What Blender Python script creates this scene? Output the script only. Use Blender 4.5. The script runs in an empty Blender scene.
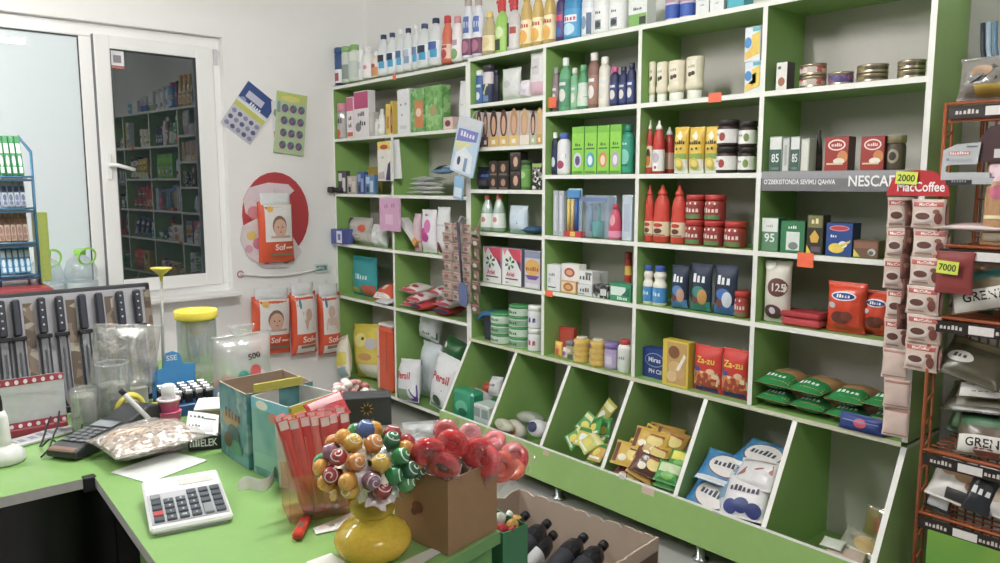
import bpy, math, random
from mathutils import Matrix, Vector, Euler
rnd = random.Random(11)
PI = math.pi
SC = bpy.context.scene
COL = SC.collection
# ------------------------------------------------------------------ camera
FPX = 776.158
CAM = Vector((0, 0, 1.408))
CE = Euler((1.44379608, -0.00029918, -0.71129222), 'XYZ')
RM = CE.to_matrix()
cd = bpy.data.cameras.new('camera')
cam = bpy.data.objects.new('camera', cd)
COL.objects.link(cam)
cam.location = CAM
cam.rotation_euler = CE
cd.sensor_width = 36
cd.lens = 36 * FPX / 1000
cd.clip_start = 0.02
SC.camera = cam
def ray(px, py): return RM @ Vector(((px - 500) / FPX, -(py - 281.5) / FPX, -1))
def PX(px, py, x): r = ray(px, py); return CAM + r * (x / r.x)
def PY(px, py, y): r = ray(px, py); return CAM + r * (y / r.y)
def PZ(px, py, z): r = ray(px, py); return CAM + r * ((z - CAM.z) / r.z)
# ------------------------------------------------------------------ materials
def lin(c):
    return c / 12.92 if c <= 0.04045 else ((c + 0.055) / 1.055) ** 2.4
def rgb(h):
    h = h.lstrip('#')
    c = [lin(int(h[i:i + 2], 16) / 255) for i in (0, 2, 4)]
    y = .2126 * c[0] + .7152 * c[1] + .0722 * c[2]          # the photograph's muted colours
    return tuple(max(0, y + (q - y) * .87) for q in c) + (1,)
_M = {}
def mat(col, rough=.45, metal=0.0, var=.10, scale=60, bump=0.0, coat=0.0):
    key = (col, rough, metal, var, scale, bump, coat)
    if key in _M: return _M[key]
    m = bpy.data.materials.new('surface')
    m.use_nodes = True
    nt = m.node_tree
    b = nt.nodes['Principled BSDF']
    b.inputs['Roughness'].default_value = rough
    b.inputs['Metallic'].default_value = metal
    if coat:
        b.inputs['Coat Weight'].default_value = coat
        b.inputs['Coat Roughness'].default_value = .08
    tc = nt.nodes.new('ShaderNodeTexCoord')
    n = nt.nodes.new('ShaderNodeTexNoise')
    n.inputs['Scale'].default_value = scale
    n.inputs['Detail'].default_value = 3
    nt.links.new(tc.outputs['Object'], n.inputs['Vector'])
    mx = nt.nodes.new('ShaderNodeMix')
    mx.data_type = 'RGBA'
    c = rgb(col)
    mx.inputs[6].default_value = tuple(x * (1 - var) for x in c[:3]) + (1,)
    mx.inputs[7].default_value = tuple(min(1, x * (1 + var)) for x in c[:3]) + (1,)
    nt.links.new(n.outputs['Fac'], mx.inputs[0])
    nt.links.new(mx.outputs[2], b.inputs['Base Color'])
    if bump:
        bp = nt.nodes.new('ShaderNodeBump')
        bp.inputs['Strength'].default_value = bump
        bp.inputs['Distance'].default_value = .004
        nt.links.new(n.outputs['Fac'], bp.inputs['Height'])
        nt.links.new(bp.outputs['Normal'], b.inputs['Normal'])
    _M[key] = m
    return m
def clear(col='#ffffff', see=.7, rough=.08, gloss=.5, bump=0.0, scale=40):
    """thin see-through plastic or glass: part transparent, part gloss, part tinted body"""
    key = ('clear', col, see, rough, gloss, bump, scale)
    if key in _M: return _M[key]
    m = bpy.data.materials.new('clear_plastic')
    m.use_nodes = True
    nt = m.node_tree
    nt.nodes.clear()
    out = nt.nodes.new('ShaderNodeOutputMaterial')
    tr = nt.nodes.new('ShaderNodeBsdfTransparent')
    tr.inputs[0].default_value = rgb(col)
    gl = nt.nodes.new('ShaderNodeBsdfGlossy')
    gl.inputs['Roughness'].default_value = rough
    df = nt.nodes.new('ShaderNodeBsdfDiffuse')
    df.inputs[0].default_value = rgb(col)
    a = nt.nodes.new('ShaderNodeMixShader')
    a.inputs[0].default_value = gloss
    nt.links.new(df.outputs[0], a.inputs[1]); nt.links.new(gl.outputs[0], a.inputs[2])
    b = nt.nodes.new('ShaderNodeMixShader')
    b.inputs[0].default_value = see
    nt.links.new(a.outputs[0], b.inputs[1]); nt.links.new(tr.outputs[0], b.inputs[2])
    nt.links.new(b.outputs[0], out.inputs[0])
    if bump:
        tc = nt.nodes.new('ShaderNodeTexCoord')
        n = nt.nodes.new('ShaderNodeTexNoise'); n.inputs['Scale'].default_value = scale
        nt.links.new(tc.outputs['Object'], n.inputs['Vector'])
        bp = nt.nodes.new('ShaderNodeBump'); bp.inputs['Strength'].default_value = bump; bp.inputs['Distance'].default_value = .01
        nt.links.new(n.outputs['Fac'], bp.inputs['Height'])
        nt.links.new(bp.outputs['Normal'], gl.inputs['Normal']); nt.links.new(bp.outputs['Normal'], df.inputs['Normal'])
    _M[key] = m
    return m
def blotch(c1, c2, c3=None, scale=60, rough=.4, bump=0.0, kind='voronoi'):
    """a print or a filling of many small patches of two or three colours"""
    key = ('blotch', c1, c2, c3, scale, rough, bump, kind)
    if key in _M: return _M[key]
    m = bpy.data.materials.new('patched_print')
    m.use_nodes = True
    nt = m.node_tree
    b = nt.nodes['Principled BSDF']
    b.inputs['Roughness'].default_value = rough
    tc = nt.nodes.new('ShaderNodeTexCoord')
    if kind == 'voronoi':
        n = nt.nodes.new('ShaderNodeTexVoronoi'); o = n.outputs['Color']
    else:
        n = nt.nodes.new('ShaderNodeTexNoise'); n.inputs['Detail'].default_value = 2; o = n.outputs['Fac']
    n.inputs['Scale'].default_value = scale
    nt.links.new(tc.outputs['Object'], n.inputs['Vector'])
    r = nt.nodes.new('ShaderNodeValToRGB')
    r.color_ramp.interpolation = 'CONSTANT' if kind == 'voronoi' else 'LINEAR'
    e = r.color_ramp.elements
    e[0].color = rgb(c1); e[0].position = 0 if kind == 'voronoi' else .38
    e[1].color = rgb(c2); e[1].position = .45 if kind == 'voronoi' else .56
    if c3:
        x = e.new(.7 if kind == 'voronoi' else .68); x.color = rgb(c3)
    nt.links.new(o, r.inputs[0])
    nt.links.new(r.outputs[0], b.inputs['Base Color'])
    if bump:
        bp = nt.nodes.new('ShaderNodeBump'); bp.inputs['Strength'].default_value = bump; bp.inputs['Distance'].default_value = .003
        nt.links.new(o, bp.inputs['Height']); nt.links.new(bp.outputs['Normal'], b.inputs['Normal'])
    _M[key] = m
    return m
def M_(c):
    """a colour string, or a material"""
    return mat(c) if isinstance(c, str) else c
# ------------------------------------------------------------------ mesh builder
class MB:
    def __init__(s): s.v = []; s.f = []; s.mi = []; s.sm = []; s.mats = []
    def idx(s, m):
        m = M_(m)
        if m not in s.mats: s.mats.append(m)
        return s.mats.index(m)
    def add(s, vs, fs, m, smooth=False, T=None):
        b = len(s.v); i = s.idx(m)
        for v in vs:
            s.v.append(tuple(T @ Vector(v)) if T is not None else tuple(v))
        for f in fs:
            s.f.append(tuple(b + k for k in f)); s.mi.append(i); s.sm.append(smooth)
        return s
    def box(s, x0, x1, y0, y1, z0, z1, m, c=0.0, T=None, front=None):
        """box with cut edges; front = material of the -Y face"""
        c = min(c, .45 * min(abs(x1 - x0), abs(y1 - y0), abs(z1 - z0)))
        lo, hi = (x0, y0, z0), (x1, y1, z1)
        if c <= 0:
            vs = [(x, y, z) for z in (z0, z1) for y in (y0, y1) for x in (x0, x1)]
            fs = [(0, 2, 3, 1), (4, 5, 7, 6), (0, 1, 5, 4), (2, 6, 7, 3), (0, 4, 6, 2), (1, 3, 7, 5)]
            if front is None: return s.add(vs, fs, m, False, T)
            b = len(s.v)
            s.add(vs, [f for k, f in enumerate(fs) if k != 2], m, False, T)
            i = s.idx(front); s.f.append((b, b + 1, b + 5, b + 4)); s.mi.append(i); s.sm.append(False)
            return s
        vs = []; ix = {}
        for sx in (0, 1):
            for sy in (0, 1):
                for sz in (0, 1):
                    sg = (sx, sy, sz)
                    for a in range(3):
                        p = []
                        for k in range(3):
                            q = hi[k] if sg[k] else lo[k]
                            if k != a: q += -c if sg[k] else c
                            p.append(q)
                        ix[(sg, a)] = len(vs); vs.append(tuple(p))
        ctr = Vector([(lo[k] + hi[k]) / 2 for k in range(3)])
        fs = []; fr = []
        def put(q):
            p = [Vector(vs[k]) for k in q]
            n = (p[1] - p[0]).cross(p[2] - p[0])
            cc = sum(p, Vector()) / len(p)
            fs.append(tuple(q) if n.dot(cc - ctr) > 0 else tuple(reversed(q)))
        for a in range(3):
            b, d = [k for k in range(3) if k != a]
            for sa in (0, 1):
                q = []
                for tb, td in ((0, 0), (1, 0), (1, 1), (0, 1)):
                    g = [0, 0, 0]; g[a] = sa; g[b] = tb; g[d] = td
                    q.append(ix[(tuple(g), a)])
                put(q)
                if a == 1 and sa == 0: fr.append(len(fs) - 1)
        for a in range(3):
            for b in range(a + 1, 3):
                d = 3 - a - b
                for sa in (0, 1):
                    for sb in (0, 1):
                        g0 = [0, 0, 0]; g0[a] = sa; g0[b] = sb; g1 = list(g0); g1[d] = 1
                        g0 = tuple(g0); g1 = tuple(g1)
                        put([ix[(g0, a)], ix[(g1, a)], ix[(g1, b)], ix[(g0, b)]])
        for sx in (0, 1):
            for sy in (0, 1):
                for sz in (0, 1):
                    put([ix[((sx, sy, sz), a)] for a in range(3)])
        b0 = len(s.f)
        s.add(vs, fs, m, False, T)
        if front is not None:
            for k in fr: s.mi[b0 + k] = s.idx(front)
        return s
    def lathe(s, prof, m, seg=20, ys=1.0, T=None, cap=True, smooth=True):
        vs = []; fs = []
        n = len(prof)
        for r, z in prof:
            for k in range(seg):
                a = 2 * PI * k / seg
                vs.append((r * math.cos(a), r * math.sin(a) * ys, z))
        for i in range(n - 1):
            for k in range(seg):
                k2 = (k + 1) % seg
                fs.append((i * seg + k, i * seg + k2, (i + 1) * seg + k2, (i + 1) * seg + k))
        if cap:
            fs.append(tuple(reversed(range(seg))))
            fs.append(tuple((n - 1) * seg + k for k in range(seg)))
        return s.add(vs, fs, m, smooth, T)
    def tube(s, pts, r, m, seg=8, T=None, cap=True):
        pts = [Vector(p) for p in pts]
        vs = []; fs = []
        up = Vector((0, 0, 1))
        n = len(pts)
        for i, p in enumerate(pts):
            d = (pts[min(i + 1, n - 1)] - pts[max(i - 1, 0)]).normalized()
            u = d.cross(up)
            if u.length < 1e-3: u = d.cross(Vector((1, 0, 0)))
            u.normalize(); w = d.cross(u)
            rr = r[i] if isinstance(r, (list, tuple)) else r
            for k in range(seg):
                a = 2 * PI * k / seg
                vs.append(p + (u * math.cos(a) + w * math.sin(a)) * rr)
        for i in range(n - 1):
            for k in range(seg):
                k2 = (k + 1) % seg
                fs.append((i * seg + k, (i + 1) * seg + k, (i + 1) * seg + k2, i * seg + k2))
        if cap:
            fs.append(tuple(range(seg))); fs.append(tuple(reversed([(n - 1) * seg + k for k in range(seg)])))
        return s.add(vs, fs, m, True, T)
    def sphere(s, c, r, m, seg=14, rings=9, sq=(1, 1, 1), T=None):
        vs = []; fs = []
        for i in range(rings + 1):
            t = PI * i / rings
            for k in range(seg):
                a = 2 * PI * k / seg
                vs.append((c[0] + r * sq[0] * math.sin(t) * math.cos(a), c[1] + r * sq[1] * math.sin(t) * math.sin(a), c[2] - r * sq[2] * math.cos(t)))
        for i in range(rings):
            for k in range(seg):
                k2 = (k + 1) % seg
                fs.append((i * seg + k, i * seg + k2, (i + 1) * seg + k2, (i + 1) * seg + k))
        return s.add(vs, fs, m, True, T)
    def torus(s, c, R, r, m, seg=24, ring=10, T=None, flat=1.0):
        vs = []; fs = []
        for i in range(seg):
            a = 2 * PI * i / seg
            for k in range(ring):
                b = 2 * PI * k / ring
                q = R + r * math.cos(b)
                vs.append((c[0] + q * math.cos(a), c[1] + r * flat * math.sin(b), c[2] + q * math.sin(a)))
        for i in range(seg):
            for k in range(ring):
                i2 = (i + 1) % seg; k2 = (k + 1) % ring
                fs.append((i * ring + k, i * ring + k2, i2 * ring + k2, i2 * ring + k))
        return s.add(vs, fs, m, True, T)
    def poly(s, pts, d0, d1, m, T=None):
        """outline in x-z given thickness from y=d0 (front) to y=d1"""
        n = len(pts)
        ar = sum(pts[i][0] * pts[(i + 1) % n][1] - pts[(i + 1) % n][0] * pts[i][1] for i in range(n))
        if ar < 0: pts = list(reversed(pts))
        vs = [(x, d0, z) for x, z in pts] + [(x, d1, z) for x, z in pts]
        fs = [tuple(range(n)), tuple(reversed(range(n, 2 * n)))]
        for i in range(n):
            j = (i + 1) % n
            fs.append((i, i + n, j + n, j))
        return s.add(vs, fs, m, False, T)
    def build(s, name, parent=None, loc=None, rot=None):
        me = bpy.data.meshes.new(name)
        me.from_pydata(s.v, [], s.f)
        for m in s.mats: me.materials.append(m)
        me.polygons.foreach_set('material_index', s.mi)
        me.polygons.foreach_set('use_smooth', s.sm)
        me.update()
        o = bpy.data.objects.new(name, me)
        COL.objects.link(o)
        if parent is not None: o.parent = parent
        if loc is not None: o.location = loc
        if rot is not None: o.rotation_euler = rot
        return o
def tag(o, label, cat, group=None, kind=None):
    o['label'] = label; o['category'] = cat
    if group: o['group'] = group
    if kind: o['kind'] = kind
    return o
def struct(o, label=None):
    o['kind'] = 'structure'
    if label: o['label'] = label
    return o
def empty(name, loc=(0, 0, 0), rot=(0, 0, 0)):
    o = bpy.data.objects.new(name, None)
    o.empty_display_size = .05
    COL.objects.link(o); o.location = loc; o.rotation_euler = rot
    return o
def kids(o): return [c for c in COL.objects if c.parent == o]
def copy_tree(o, parent=None):
    c = o.copy(); COL.objects.link(c)
    if parent is not None: c.parent = parent
    for k in list(o.children): copy_tree(k, c)
    return c
# ------------------------------------------------------------------ print on surfaces
_T = {}
def text_geo(s):
    if s in _T: return _T[s]
    cu = bpy.data.curves.new('lettering', 'FONT')
    cu.body = s; cu.resolution_u = 3; cu.offset = .018; cu.space_character = 1.0
    ob = bpy.data.objects.new('lettering', cu)
    me = bpy.data.meshes.new_from_object(ob)
    vs = [(v.co.x, v.co.y) for v in me.vertices]
    fs = [tuple(p.vertices) for p in me.polygons]
    bpy.data.objects.remove(ob); bpy.data.curves.remove(cu); bpy.data.meshes.remove(me)
    if vs:
        x0 = min(v[0] for v in vs); x1 = max(v[0] for v in vs); y0 = min(v[1] for v in vs); y1 = max(v[1] for v in vs)
        h = max(.3, y1 - y0)
        vs = [((v[0] - (x0 + x1) / 2) / h, (v[1] - (y0 + y1) / 2) / h) for v in vs]
        w = (x1 - x0) / h
    else: w = 1
    _T[s] = (vs, fs, w)
    return _T[s]
def art(mb, items, W, H, wrap, off=.0006, step=.0003):
    """items in fractions of the face: r rect, e ellipse, p polygon, t text (cx, cy, height, text, colour, widest share, tilt)"""
    for it in items:
        k = it[0]
        if k == 'r':
            x0, z0, x1, z1, c = it[1:6]
            nx, nz = 8, 6
            vs = [wrap((x0 + (x1 - x0) * i / nx - .5) * W, (z0 + (z1 - z0) * j / nz) * H, off) for j in range(nz + 1) for i in range(nx + 1)]
            fs = [(j * (nx + 1) + i, j * (nx + 1) + i + 1, (j + 1) * (nx + 1) + i + 1, (j + 1) * (nx + 1) + i) for j in range(nz) for i in range(nx)]
            mb.add(vs, fs, c, True)
        elif k == 'e':
            cx, cz, rx, rz, c = it[1:6]
            seg = 18
            vs = [wrap((cx - .5) * W, cz * H, off)]
            for q in (.5, 1):
                for i in range(seg):
                    a = 2 * PI * i / seg
                    vs.append(wrap((cx + q * rx * math.cos(a) - .5) * W, (cz + q * rz * math.sin(a)) * H, off))
            fs = [(0, 1 + i, 1 + (i + 1) % seg) for i in range(seg)]
            fs += [(1 + i, 1 + seg + i, 1 + seg + (i + 1) % seg, 1 + (i + 1) % seg) for i in range(seg)]
            mb.add(vs, fs, c, True)
        elif k == 'p':
            pts, c = it[1], it[2]
            n = len(pts)
            cx = sum(p[0] for p in pts) / n; cz = sum(p[1] for p in pts) / n
            vs = [wrap((cx - .5) * W, cz * H, off)] + [wrap((x - .5) * W, z * H, off) for x, z in pts]
            mb.add(vs, [(0, 1 + i, 1 + (i + 1) % n) for i in range(n)], c, True)
        elif k == 'b':                          # lettering too small to read: broken strokes
            cx, cz, hh, n, c = it[1:6]
            mw = it[6] if len(it) > 6 else .92
            h = hh * H
            wd = min(mw * W, n * h * .75) / n
            for q in range(n):
                xa = (cx - .5) * W + (q - n / 2) * wd
                v0 = cz * H - h * .42; v1 = v0 + h * (.95, .7, .7, .9, .65)[(q * 3 + n) % 5]
                u1 = (.86, .7, .8)[(q + n) % 3]
                mb.add([wrap(xa + .1 * wd, v0, off), wrap(xa + u1 * wd, v0, off), wrap(xa + (u1 - .06) * wd, v1, off), wrap(xa + .18 * wd, v1, off)], [(0, 1, 2, 3)], c)
        elif k == 't':
            cx, cz, hh, s, c = it[1:6]
            mw = it[6] if len(it) > 6 else .92
            tilt = it[7] if len(it) > 7 else 0
            gv, gf, w = text_geo(s)
            h = hh * H; sx = h
            if w * h > mw * W: sx = mw * W / w
            ca, sa = math.cos(tilt), math.sin(tilt)
            vs = []
            for x, z in gv:
                a, b = x * sx, z * h
                vs.append(wrap((cx - .5) * W + a * ca - b * sa, cz * H + a * sa + b * ca, off))
            mb.add(vs, gf, c, False)
        off += step
    return mb
# ------------------------------------------------------------------ shelf placing
FX = 2.515                      # front plane of the shelving
ROT = -PI / 2                   # things on the shelves face the room (-X)
Z = [1.0]                       # height of the shelf in use
def row(z): Z[0] = z
BAYS = [(3.1594 - (c + 1) * .55 + .009, 3.1594 - c * .55 - .009) for c in range(4)] + [(3.1869, 3.8744), (3.8924, 4.558)]
def fit(px0, px1, pt, x, zs):
    pc = (px0 + px1) / 2
    p = PX(pc, pt, x)
    H = p.z - zs
    mid = pt
    a = PX(px0, mid, x).y; b = PX(px1, mid, x).y
    if zs < 2.0:                    # keep clear of the dividers
        for lo, hi in BAYS:
            if lo - .009 < (a + b) / 2 < hi + .009:
                a = min(a, hi - .0015); b = max(b, lo + .0015)
    return a - b, H, (a + b) / 2
def put(o, x, y, z, rz=0.0):
    o.location = (x, y, z); o.rotation_euler = (0, 0, ROT + rz); return o
LASTTOP = [0]
def carton(nm, cat, lab, px0, px1, pt, D=.05, col='#ffffff', pr=None, inset=.015, zs=None, grp=None, rz=0, gap=.001, side=None):
    zs = Z[0] if zs is None else zs
    x = FX + inset
    W, H, y = fit(px0, px1, pt, x, zs)
    W -= gap
    mb = MB().box(-W / 2, W / 2, -D / 2, D / 2, 0, H, side or col, .0012, front=col)
    o = mb.build(nm)
    put(o, x + D / 2, y, zs, rz)
    if pr:
        art(MB(), pr, W, H, lambda u, v, f: (u, -D / 2 - f, v)).build('label_print', o)
    tag(o, lab, cat, grp)
    LASTTOP[0] = zs + H
    return o
PROF = {
    'round': [(.86, 0), (.98, .02), (1, .06), (1, .62), (.93, .70), (.7, .77), (.42, .82), (.40, .86)],
    'slim': [(.9, 0), (1, .02), (1, .74), (.9, .80), (.55, .85), (.5, .87)],
    'can': [(.92, 0), (1, .015), (1, .80), (.93, .83), (.88, .845)],
    'ketchup': [(.9, 0), (1, .03), (1, .42), (.94, .47), (.93, .52), (.90, .64), (.76, .74), (.5, .81), (.44, .84)],
    'mayo': [(.62, 0), (.72, .02), (.72, .20)],
    'water': [(.85, 0), (1, .03), (1, .15), (.95, .18), (1, .21), (1, .55), (.95, .6), (.8, .72), (.5, .83), (.36, .87), (.36, .9)],
    'curvy': [(.8, 0), (1, .04), (1, .28), (.82, .45), (.86, .6), (.7, .72), (.48, .8), (.45, .86)],
    'yog': [(.85, 0), (1, .03), (1, .5), (.94, .56), (.72, .62), (.74, .68), (.9, .73), (.88, .8), (.62, .86), (.6, .87)],
    'drop': [(.75, 0), (1, .05), (1, .2), (.9, .5), (.62, .75), (.4, .84), (.38, .87)],
    'trig': [(.85, 0), (1, .03), (1, .5), (.8, .62), (.4, .7), (.38, .74)],
    'jar': [(.86, 0), (.98, .03), (1, .08), (1, .68), (.9, .77), (.86, .79)],
    'ribs': [(.9, 0), (.95, .01), (1, .06), (1, .17), (.92, .215), (1, .26), (1, .38), (.92, .43), (1, .475), (1, .59), (.92, .645), (1, .69), (1, .82), (.9, .9), (.6, .93)],
}
CAPS = {
    'round': [(.45, .85), (.47, .86), (.47, .985), (.43, 1)], 'slim': [(.62, .86), (.64, .87), (.62, .985), (.56, 1)],
    'can': [(.9, .845), (.95, .85), (.95, .97), (.85, 1)], 'ketchup': [(.54, .83), (.56, .85), (.50, .88), (.24, .93), (.14, 1)],
    'water': [(.42, .895), (.43, .9), (.43, .99), (.4, 1)], 'curvy': [(.5, .855), (.52, .86), (.5, .98), (.44, 1)],
    'yog': [(.68, .865), (.7, .87), (.7, .99), (.66, 1)], 'drop': [(.42, .865), (.44, .87), (.36, .98), (.3, 1)],
    'jar': [(.96, .785), (1, .79), (1, .985), (.96, 1)], 'ribs': [(.62, .925), (.64, .93), (.62, .99), (.5, 1)],
    'trig': [(.45, .735), (.46, .74), (.44, .82), (.4, .83)],
}
def rad(prof, z):
    for (r0, z0), (r1, z1) in zip(prof, prof[1:]):
        if z0 <= z <= z1: return r0 + (r1 - r0) * (z - z0) / max(1e-6, z1 - z0)
    return prof[-1][0]
def bottle(nm, cat, lab, px0, px1, pt, shape='round', col='#ffffff', cap='#ffffff', lb=None, pr=None, ys=.8, inset=.02, zs=None, grp=None, rz=0, W=None, H=None, at=None):
    """turned bottle, can or jar > body, cap, label (lb = (z0, z1, colour)), label_print"""
    zs = Z[0] if zs is None else zs
    if at is None:
        x = FX + inset + .025
        W, H, y = fit(px0, px1, pt, x, zs)
        W -= .0015
    else: x, y, zs = at
    R = W / 2
    root = empty(nm, (x, y, zs), (0, 0, ROT + rz))
    pf = [(r * R, z * H) for r, z in PROF[shape]]
    MB().lathe(pf, col, 20, ys).build('body', root)
    if cap and shape in CAPS:
        mb = MB().lathe([(r * R, z * H) for r, z in CAPS[shape]], cap, 16, min(1, ys * 1.1))
        if shape == 'trig':
            mb.box(-.5 * R, .42 * R, -.3 * R, .3 * R, .82 * H, .94 * H, cap, .003)
            mb.box(-1.0 * R, -.45 * R, -.16 * R, .16 * R, .88 * H, .94 * H, cap, .002)
            mb.poly([(-.85 * R, .86 * H), (-.5 * R, .87 * H), (-.55 * R, .76 * H), (-.68 * R, .73 * H)], -.1 * R, .1 * R, cap)
            mb.box(-.2 * R, .5 * R, -.28 * R, .28 * R, .94 * H, 1.0 * H, cap, .003)
        mb.build('trigger_cap' if shape == 'trig' else ('lid' if shape == 'jar' else 'cap'), root)
    def wrap(u, v, f):
        r = rad(PROF[shape], v / H) * R + f
        a = max(-1.4, min(1.4, u / R))
        return (r * math.sin(a), -r * math.cos(a) * ys, v)
    if lb:
        z0, z1, c = lb
        zz = [z0 + (z1 - z0) * k / 6 for k in range(7)]
        MB().lathe([(rad(PROF[shape], q) * R + .0005, q * H) for q in zz], c, 20, ys, cap=False).build('label', root)
    if pr:
        art(MB(), pr, W, H, wrap, .0011).build('label_print', root)
    tag(root, lab, cat, grp)
    LASTTOP[0] = zs + H
    return root
def gpil(u, v, top=1.0):
    a = max(0, 1 - abs(2 * u - 1) ** 2.6) ** .62
    b = max(0, 1 - abs(2 * v - 1) ** 3.2) ** .62
    return a * b * (1 - (1 - top) * v)
def pillow(W, H, T, m, back=None, top=1.0, seed=0, wr=.10, nx=14, nz=16, fin=.05, z0=0.0):
    """filled packet standing in x-z: front -Y, sealed fins top and bottom; returns (MB, wrap)"""
    q = random.Random(seed)
    ph = [q.uniform(0, 6.28) for _ in range(6)]
    def thick(u, v):
        vv = (v - fin) / (1 - 2 * fin)
        if vv <= 0 or vv >= 1: return 0.0006
        g = gpil(u, vv, top)
        g *= 1 + wr * (math.sin(9 * u + 5 * v + ph[0]) * .6 + math.sin(21 * u - 8 * v + ph[1]) * .35 + math.sin(17 * v + ph[2] + 6 * u) * .4)
        return max(.0006, T / 2 * g)
    def outline(u, v):
        s = 1 - .05 * gpil(.5, max(0, min(1, (v - fin) / (1 - 2 * fin)))) * (2 * abs(u - .5)) ** 2
        return (u - .5) * W * s
    def P(u, v, sgn, f=0):
        return (outline(u, v), sgn * (thick(u, v) + f), z0 + v * H + .004 * H * math.sin(14 * u + ph[3]) * (2 * abs(v - .5)) ** 4)
    vs = []; fs = []
    vv = [0, fin * .55, fin] + [fin + (1 - 2 * fin) * k / nz for k in range(1, nz)] + [1 - fin, 1 - fin * .55, 1]
    N = len(vv)
    for sg in (-1, 1):
        for v in vv:
            for i in range(nx + 1): vs.append(P(i / nx, v, sg))
    S = (nx + 1) * N
    for j in range(N - 1):
        for i in range(nx):
            a = j * (nx + 1) + i
            fs.append((a, a + 1, a + nx + 2, a + nx + 1))
            fs.append((S + a, S + a + nx + 1, S + a + nx + 2, S + a + 1))
    for j in range(N - 1):
        for i in (0, nx):
            a = j * (nx + 1) + i; b = a + nx + 1
            fs.append((a, b, S + b, S + a) if i == 0 else (a, S + a, S + b, b))
    for i in range(nx):
        for j in (0, N - 1):
            a = j * (nx + 1) + i
            fs.append((a, S + a, S + a + 1, a + 1) if j == 0 else (a, a + 1, S + a + 1, S + a))
    mb = MB()
    mb.add(vs, fs, m, True)
    def wrap(u, v, f):
        uu = max(0, min(1, u / W + .5)); w = max(0, min(1, v / H))
        return P(uu, w, -1, f)
    return mb, wrap
_seed = [0]
def pouch(nm, cat, lab, px0, px1, pt, T=.05, col='#ffffff', pr=None, inset=.015, zs=None, grp=None, rz=0, rx=0, ry=0, top=.75, wr=.1, gap=.002):
    """packet standing on a shelf"""
    zs = Z[0] if zs is None else zs
    x = FX + inset
    W, H, y = fit(px0, px1, pt, x, zs)
    W -= gap
    _seed[0] += 1
    mb, wrap = pillow(W, H, T, col, top=top, seed=_seed[0], wr=wr)
    o = mb.build(nm)
    o.location = (x + T / 2, y, zs); o.rotation_euler = (rx, ry, ROT + rz)
    if pr: art(MB(), pr, W, H, wrap, .0012, .0006).build('label_print', o)
    if zs < 2.0: in_bay(o, zs)
    tag(o, lab, cat, grp)
    LASTTOP[0] = zs + H
    return o
def packet(nm, cat, lab, c, W, H, T, rot, col, pr=None, grp=None, wr=.12, top=1.0, fin=.05, part=None):
    """packet lying or leaning anywhere: c = its centre, rot = euler (tilt back is -x)"""
    _seed[0] += 1
    mb, wrap = pillow(W, H, T, col, top=top, seed=_seed[0], wr=wr, z0=-H / 2, fin=fin)
    o = mb.build(nm, None, c, rot)
    if pr: art(MB(), pr, W, H, wrap, .0014, .0006).build('label_print', o)
    tag(o, lab, cat, grp)
    return o
def contain(o, ylo, yhi, zmin, xmax, xmin=None, zlow=None):
    """shift a thing so that it lies inside its bay and on its shelf"""
    T = Matrix.Translation(o.location) @ o.rotation_euler.to_matrix().to_4x4()
    ps = [T @ v.co for v in o.data.vertices]
    z0 = min(p.z for p in ps); x1 = max(p.x for p in ps); x0 = min(p.x for p in ps); y0 = min(p.y for p in ps); y1 = max(p.y for p in ps)
    d = Vector((0, 0, 0))
    if z0 < zmin: d.z = zmin - z0
    if x1 > xmax: d.x = xmax - x1
    elif xmin is not None and x0 < xmin and z0 + d.z < zlow: d.x = min(xmin - x0, xmax - x1)
    if y1 - y0 > yhi - ylo: d.y = (ylo + yhi) / 2 - (y0 + y1) / 2
    elif y0 < ylo: d.y = ylo - y0
    elif y1 > yhi: d.y = yhi - y1
    o.location = o.location + d
    return o
from mathutils.bvhtree import BVHTree
HEAPS = {}
def settle(o, heap, d, most=.05, step=.004):
    """slide a packet out of the ones laid in the heap before it"""
    d = Vector(d).normalized()
    R = o.rotation_euler.to_matrix().to_4x4()
    fs = [tuple(p.vertices) for p in o.data.polygons]
    def tree():
        T = Matrix.Translation(o.location) @ R
        return BVHTree.FromPolygons([T @ v.co for v in o.data.vertices], fs)
    old = HEAPS.setdefault(heap, [])
    t = tree(); moved = 0
    while moved < most and any(t.overlap(q) for q in old):
        o.location = o.location + d * step; moved += step; t = tree()
    old.append(t)
    return o
def in_bay(o, z):
    y = o.location.y
    lo, hi = min(BAYS, key=lambda b: abs(y - (b[0] + b[1]) / 2) - (b[1] - b[0]) / 2)
    return contain(o, lo + .001, hi - .001, z + .0006, 2.7695)
ORD = ['first', 'second', 'third', 'fourth', 'fifth', 'sixth', 'seventh', 'eighth', 'ninth', 'tenth', 'eleventh', 'twelfth', 'thirteenth', 'fourteenth', 'fifteenth', 'sixteenth', 'seventeenth', 'eighteenth', 'nineteenth', 'twentieth']
# ------------------------------------------------------------------ room
WALL = mat('#efeeec', .7, var=.02, scale=14, bump=.05)
XR, YW = 2.782, 4.58            # shelf wall and window wall
FLOORM = mat('#b4b2af', .35, var=.06, scale=5)
struct(MB().box(-2.4, XR + .1, -2.6, YW + .2, -.06, 0, FLOORM).build('floor'))
struct(MB().box(-2.4, XR + .1, -2.6, YW + .2, 2.78, 2.84, mat('#cfcecb', .8, var=.02)).build('ceiling'))
struct(MB().box(XR, XR + .1, -2.6, YW + .2, 0, 2.78, WALL).build('wall_right'))
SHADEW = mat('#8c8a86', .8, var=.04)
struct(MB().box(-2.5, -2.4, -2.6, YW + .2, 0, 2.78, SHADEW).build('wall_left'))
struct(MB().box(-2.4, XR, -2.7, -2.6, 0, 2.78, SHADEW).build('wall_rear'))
OX0, OX1, OZ0, OZ1 = -.75, 1.815, .74, 2.245
w = MB()
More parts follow.
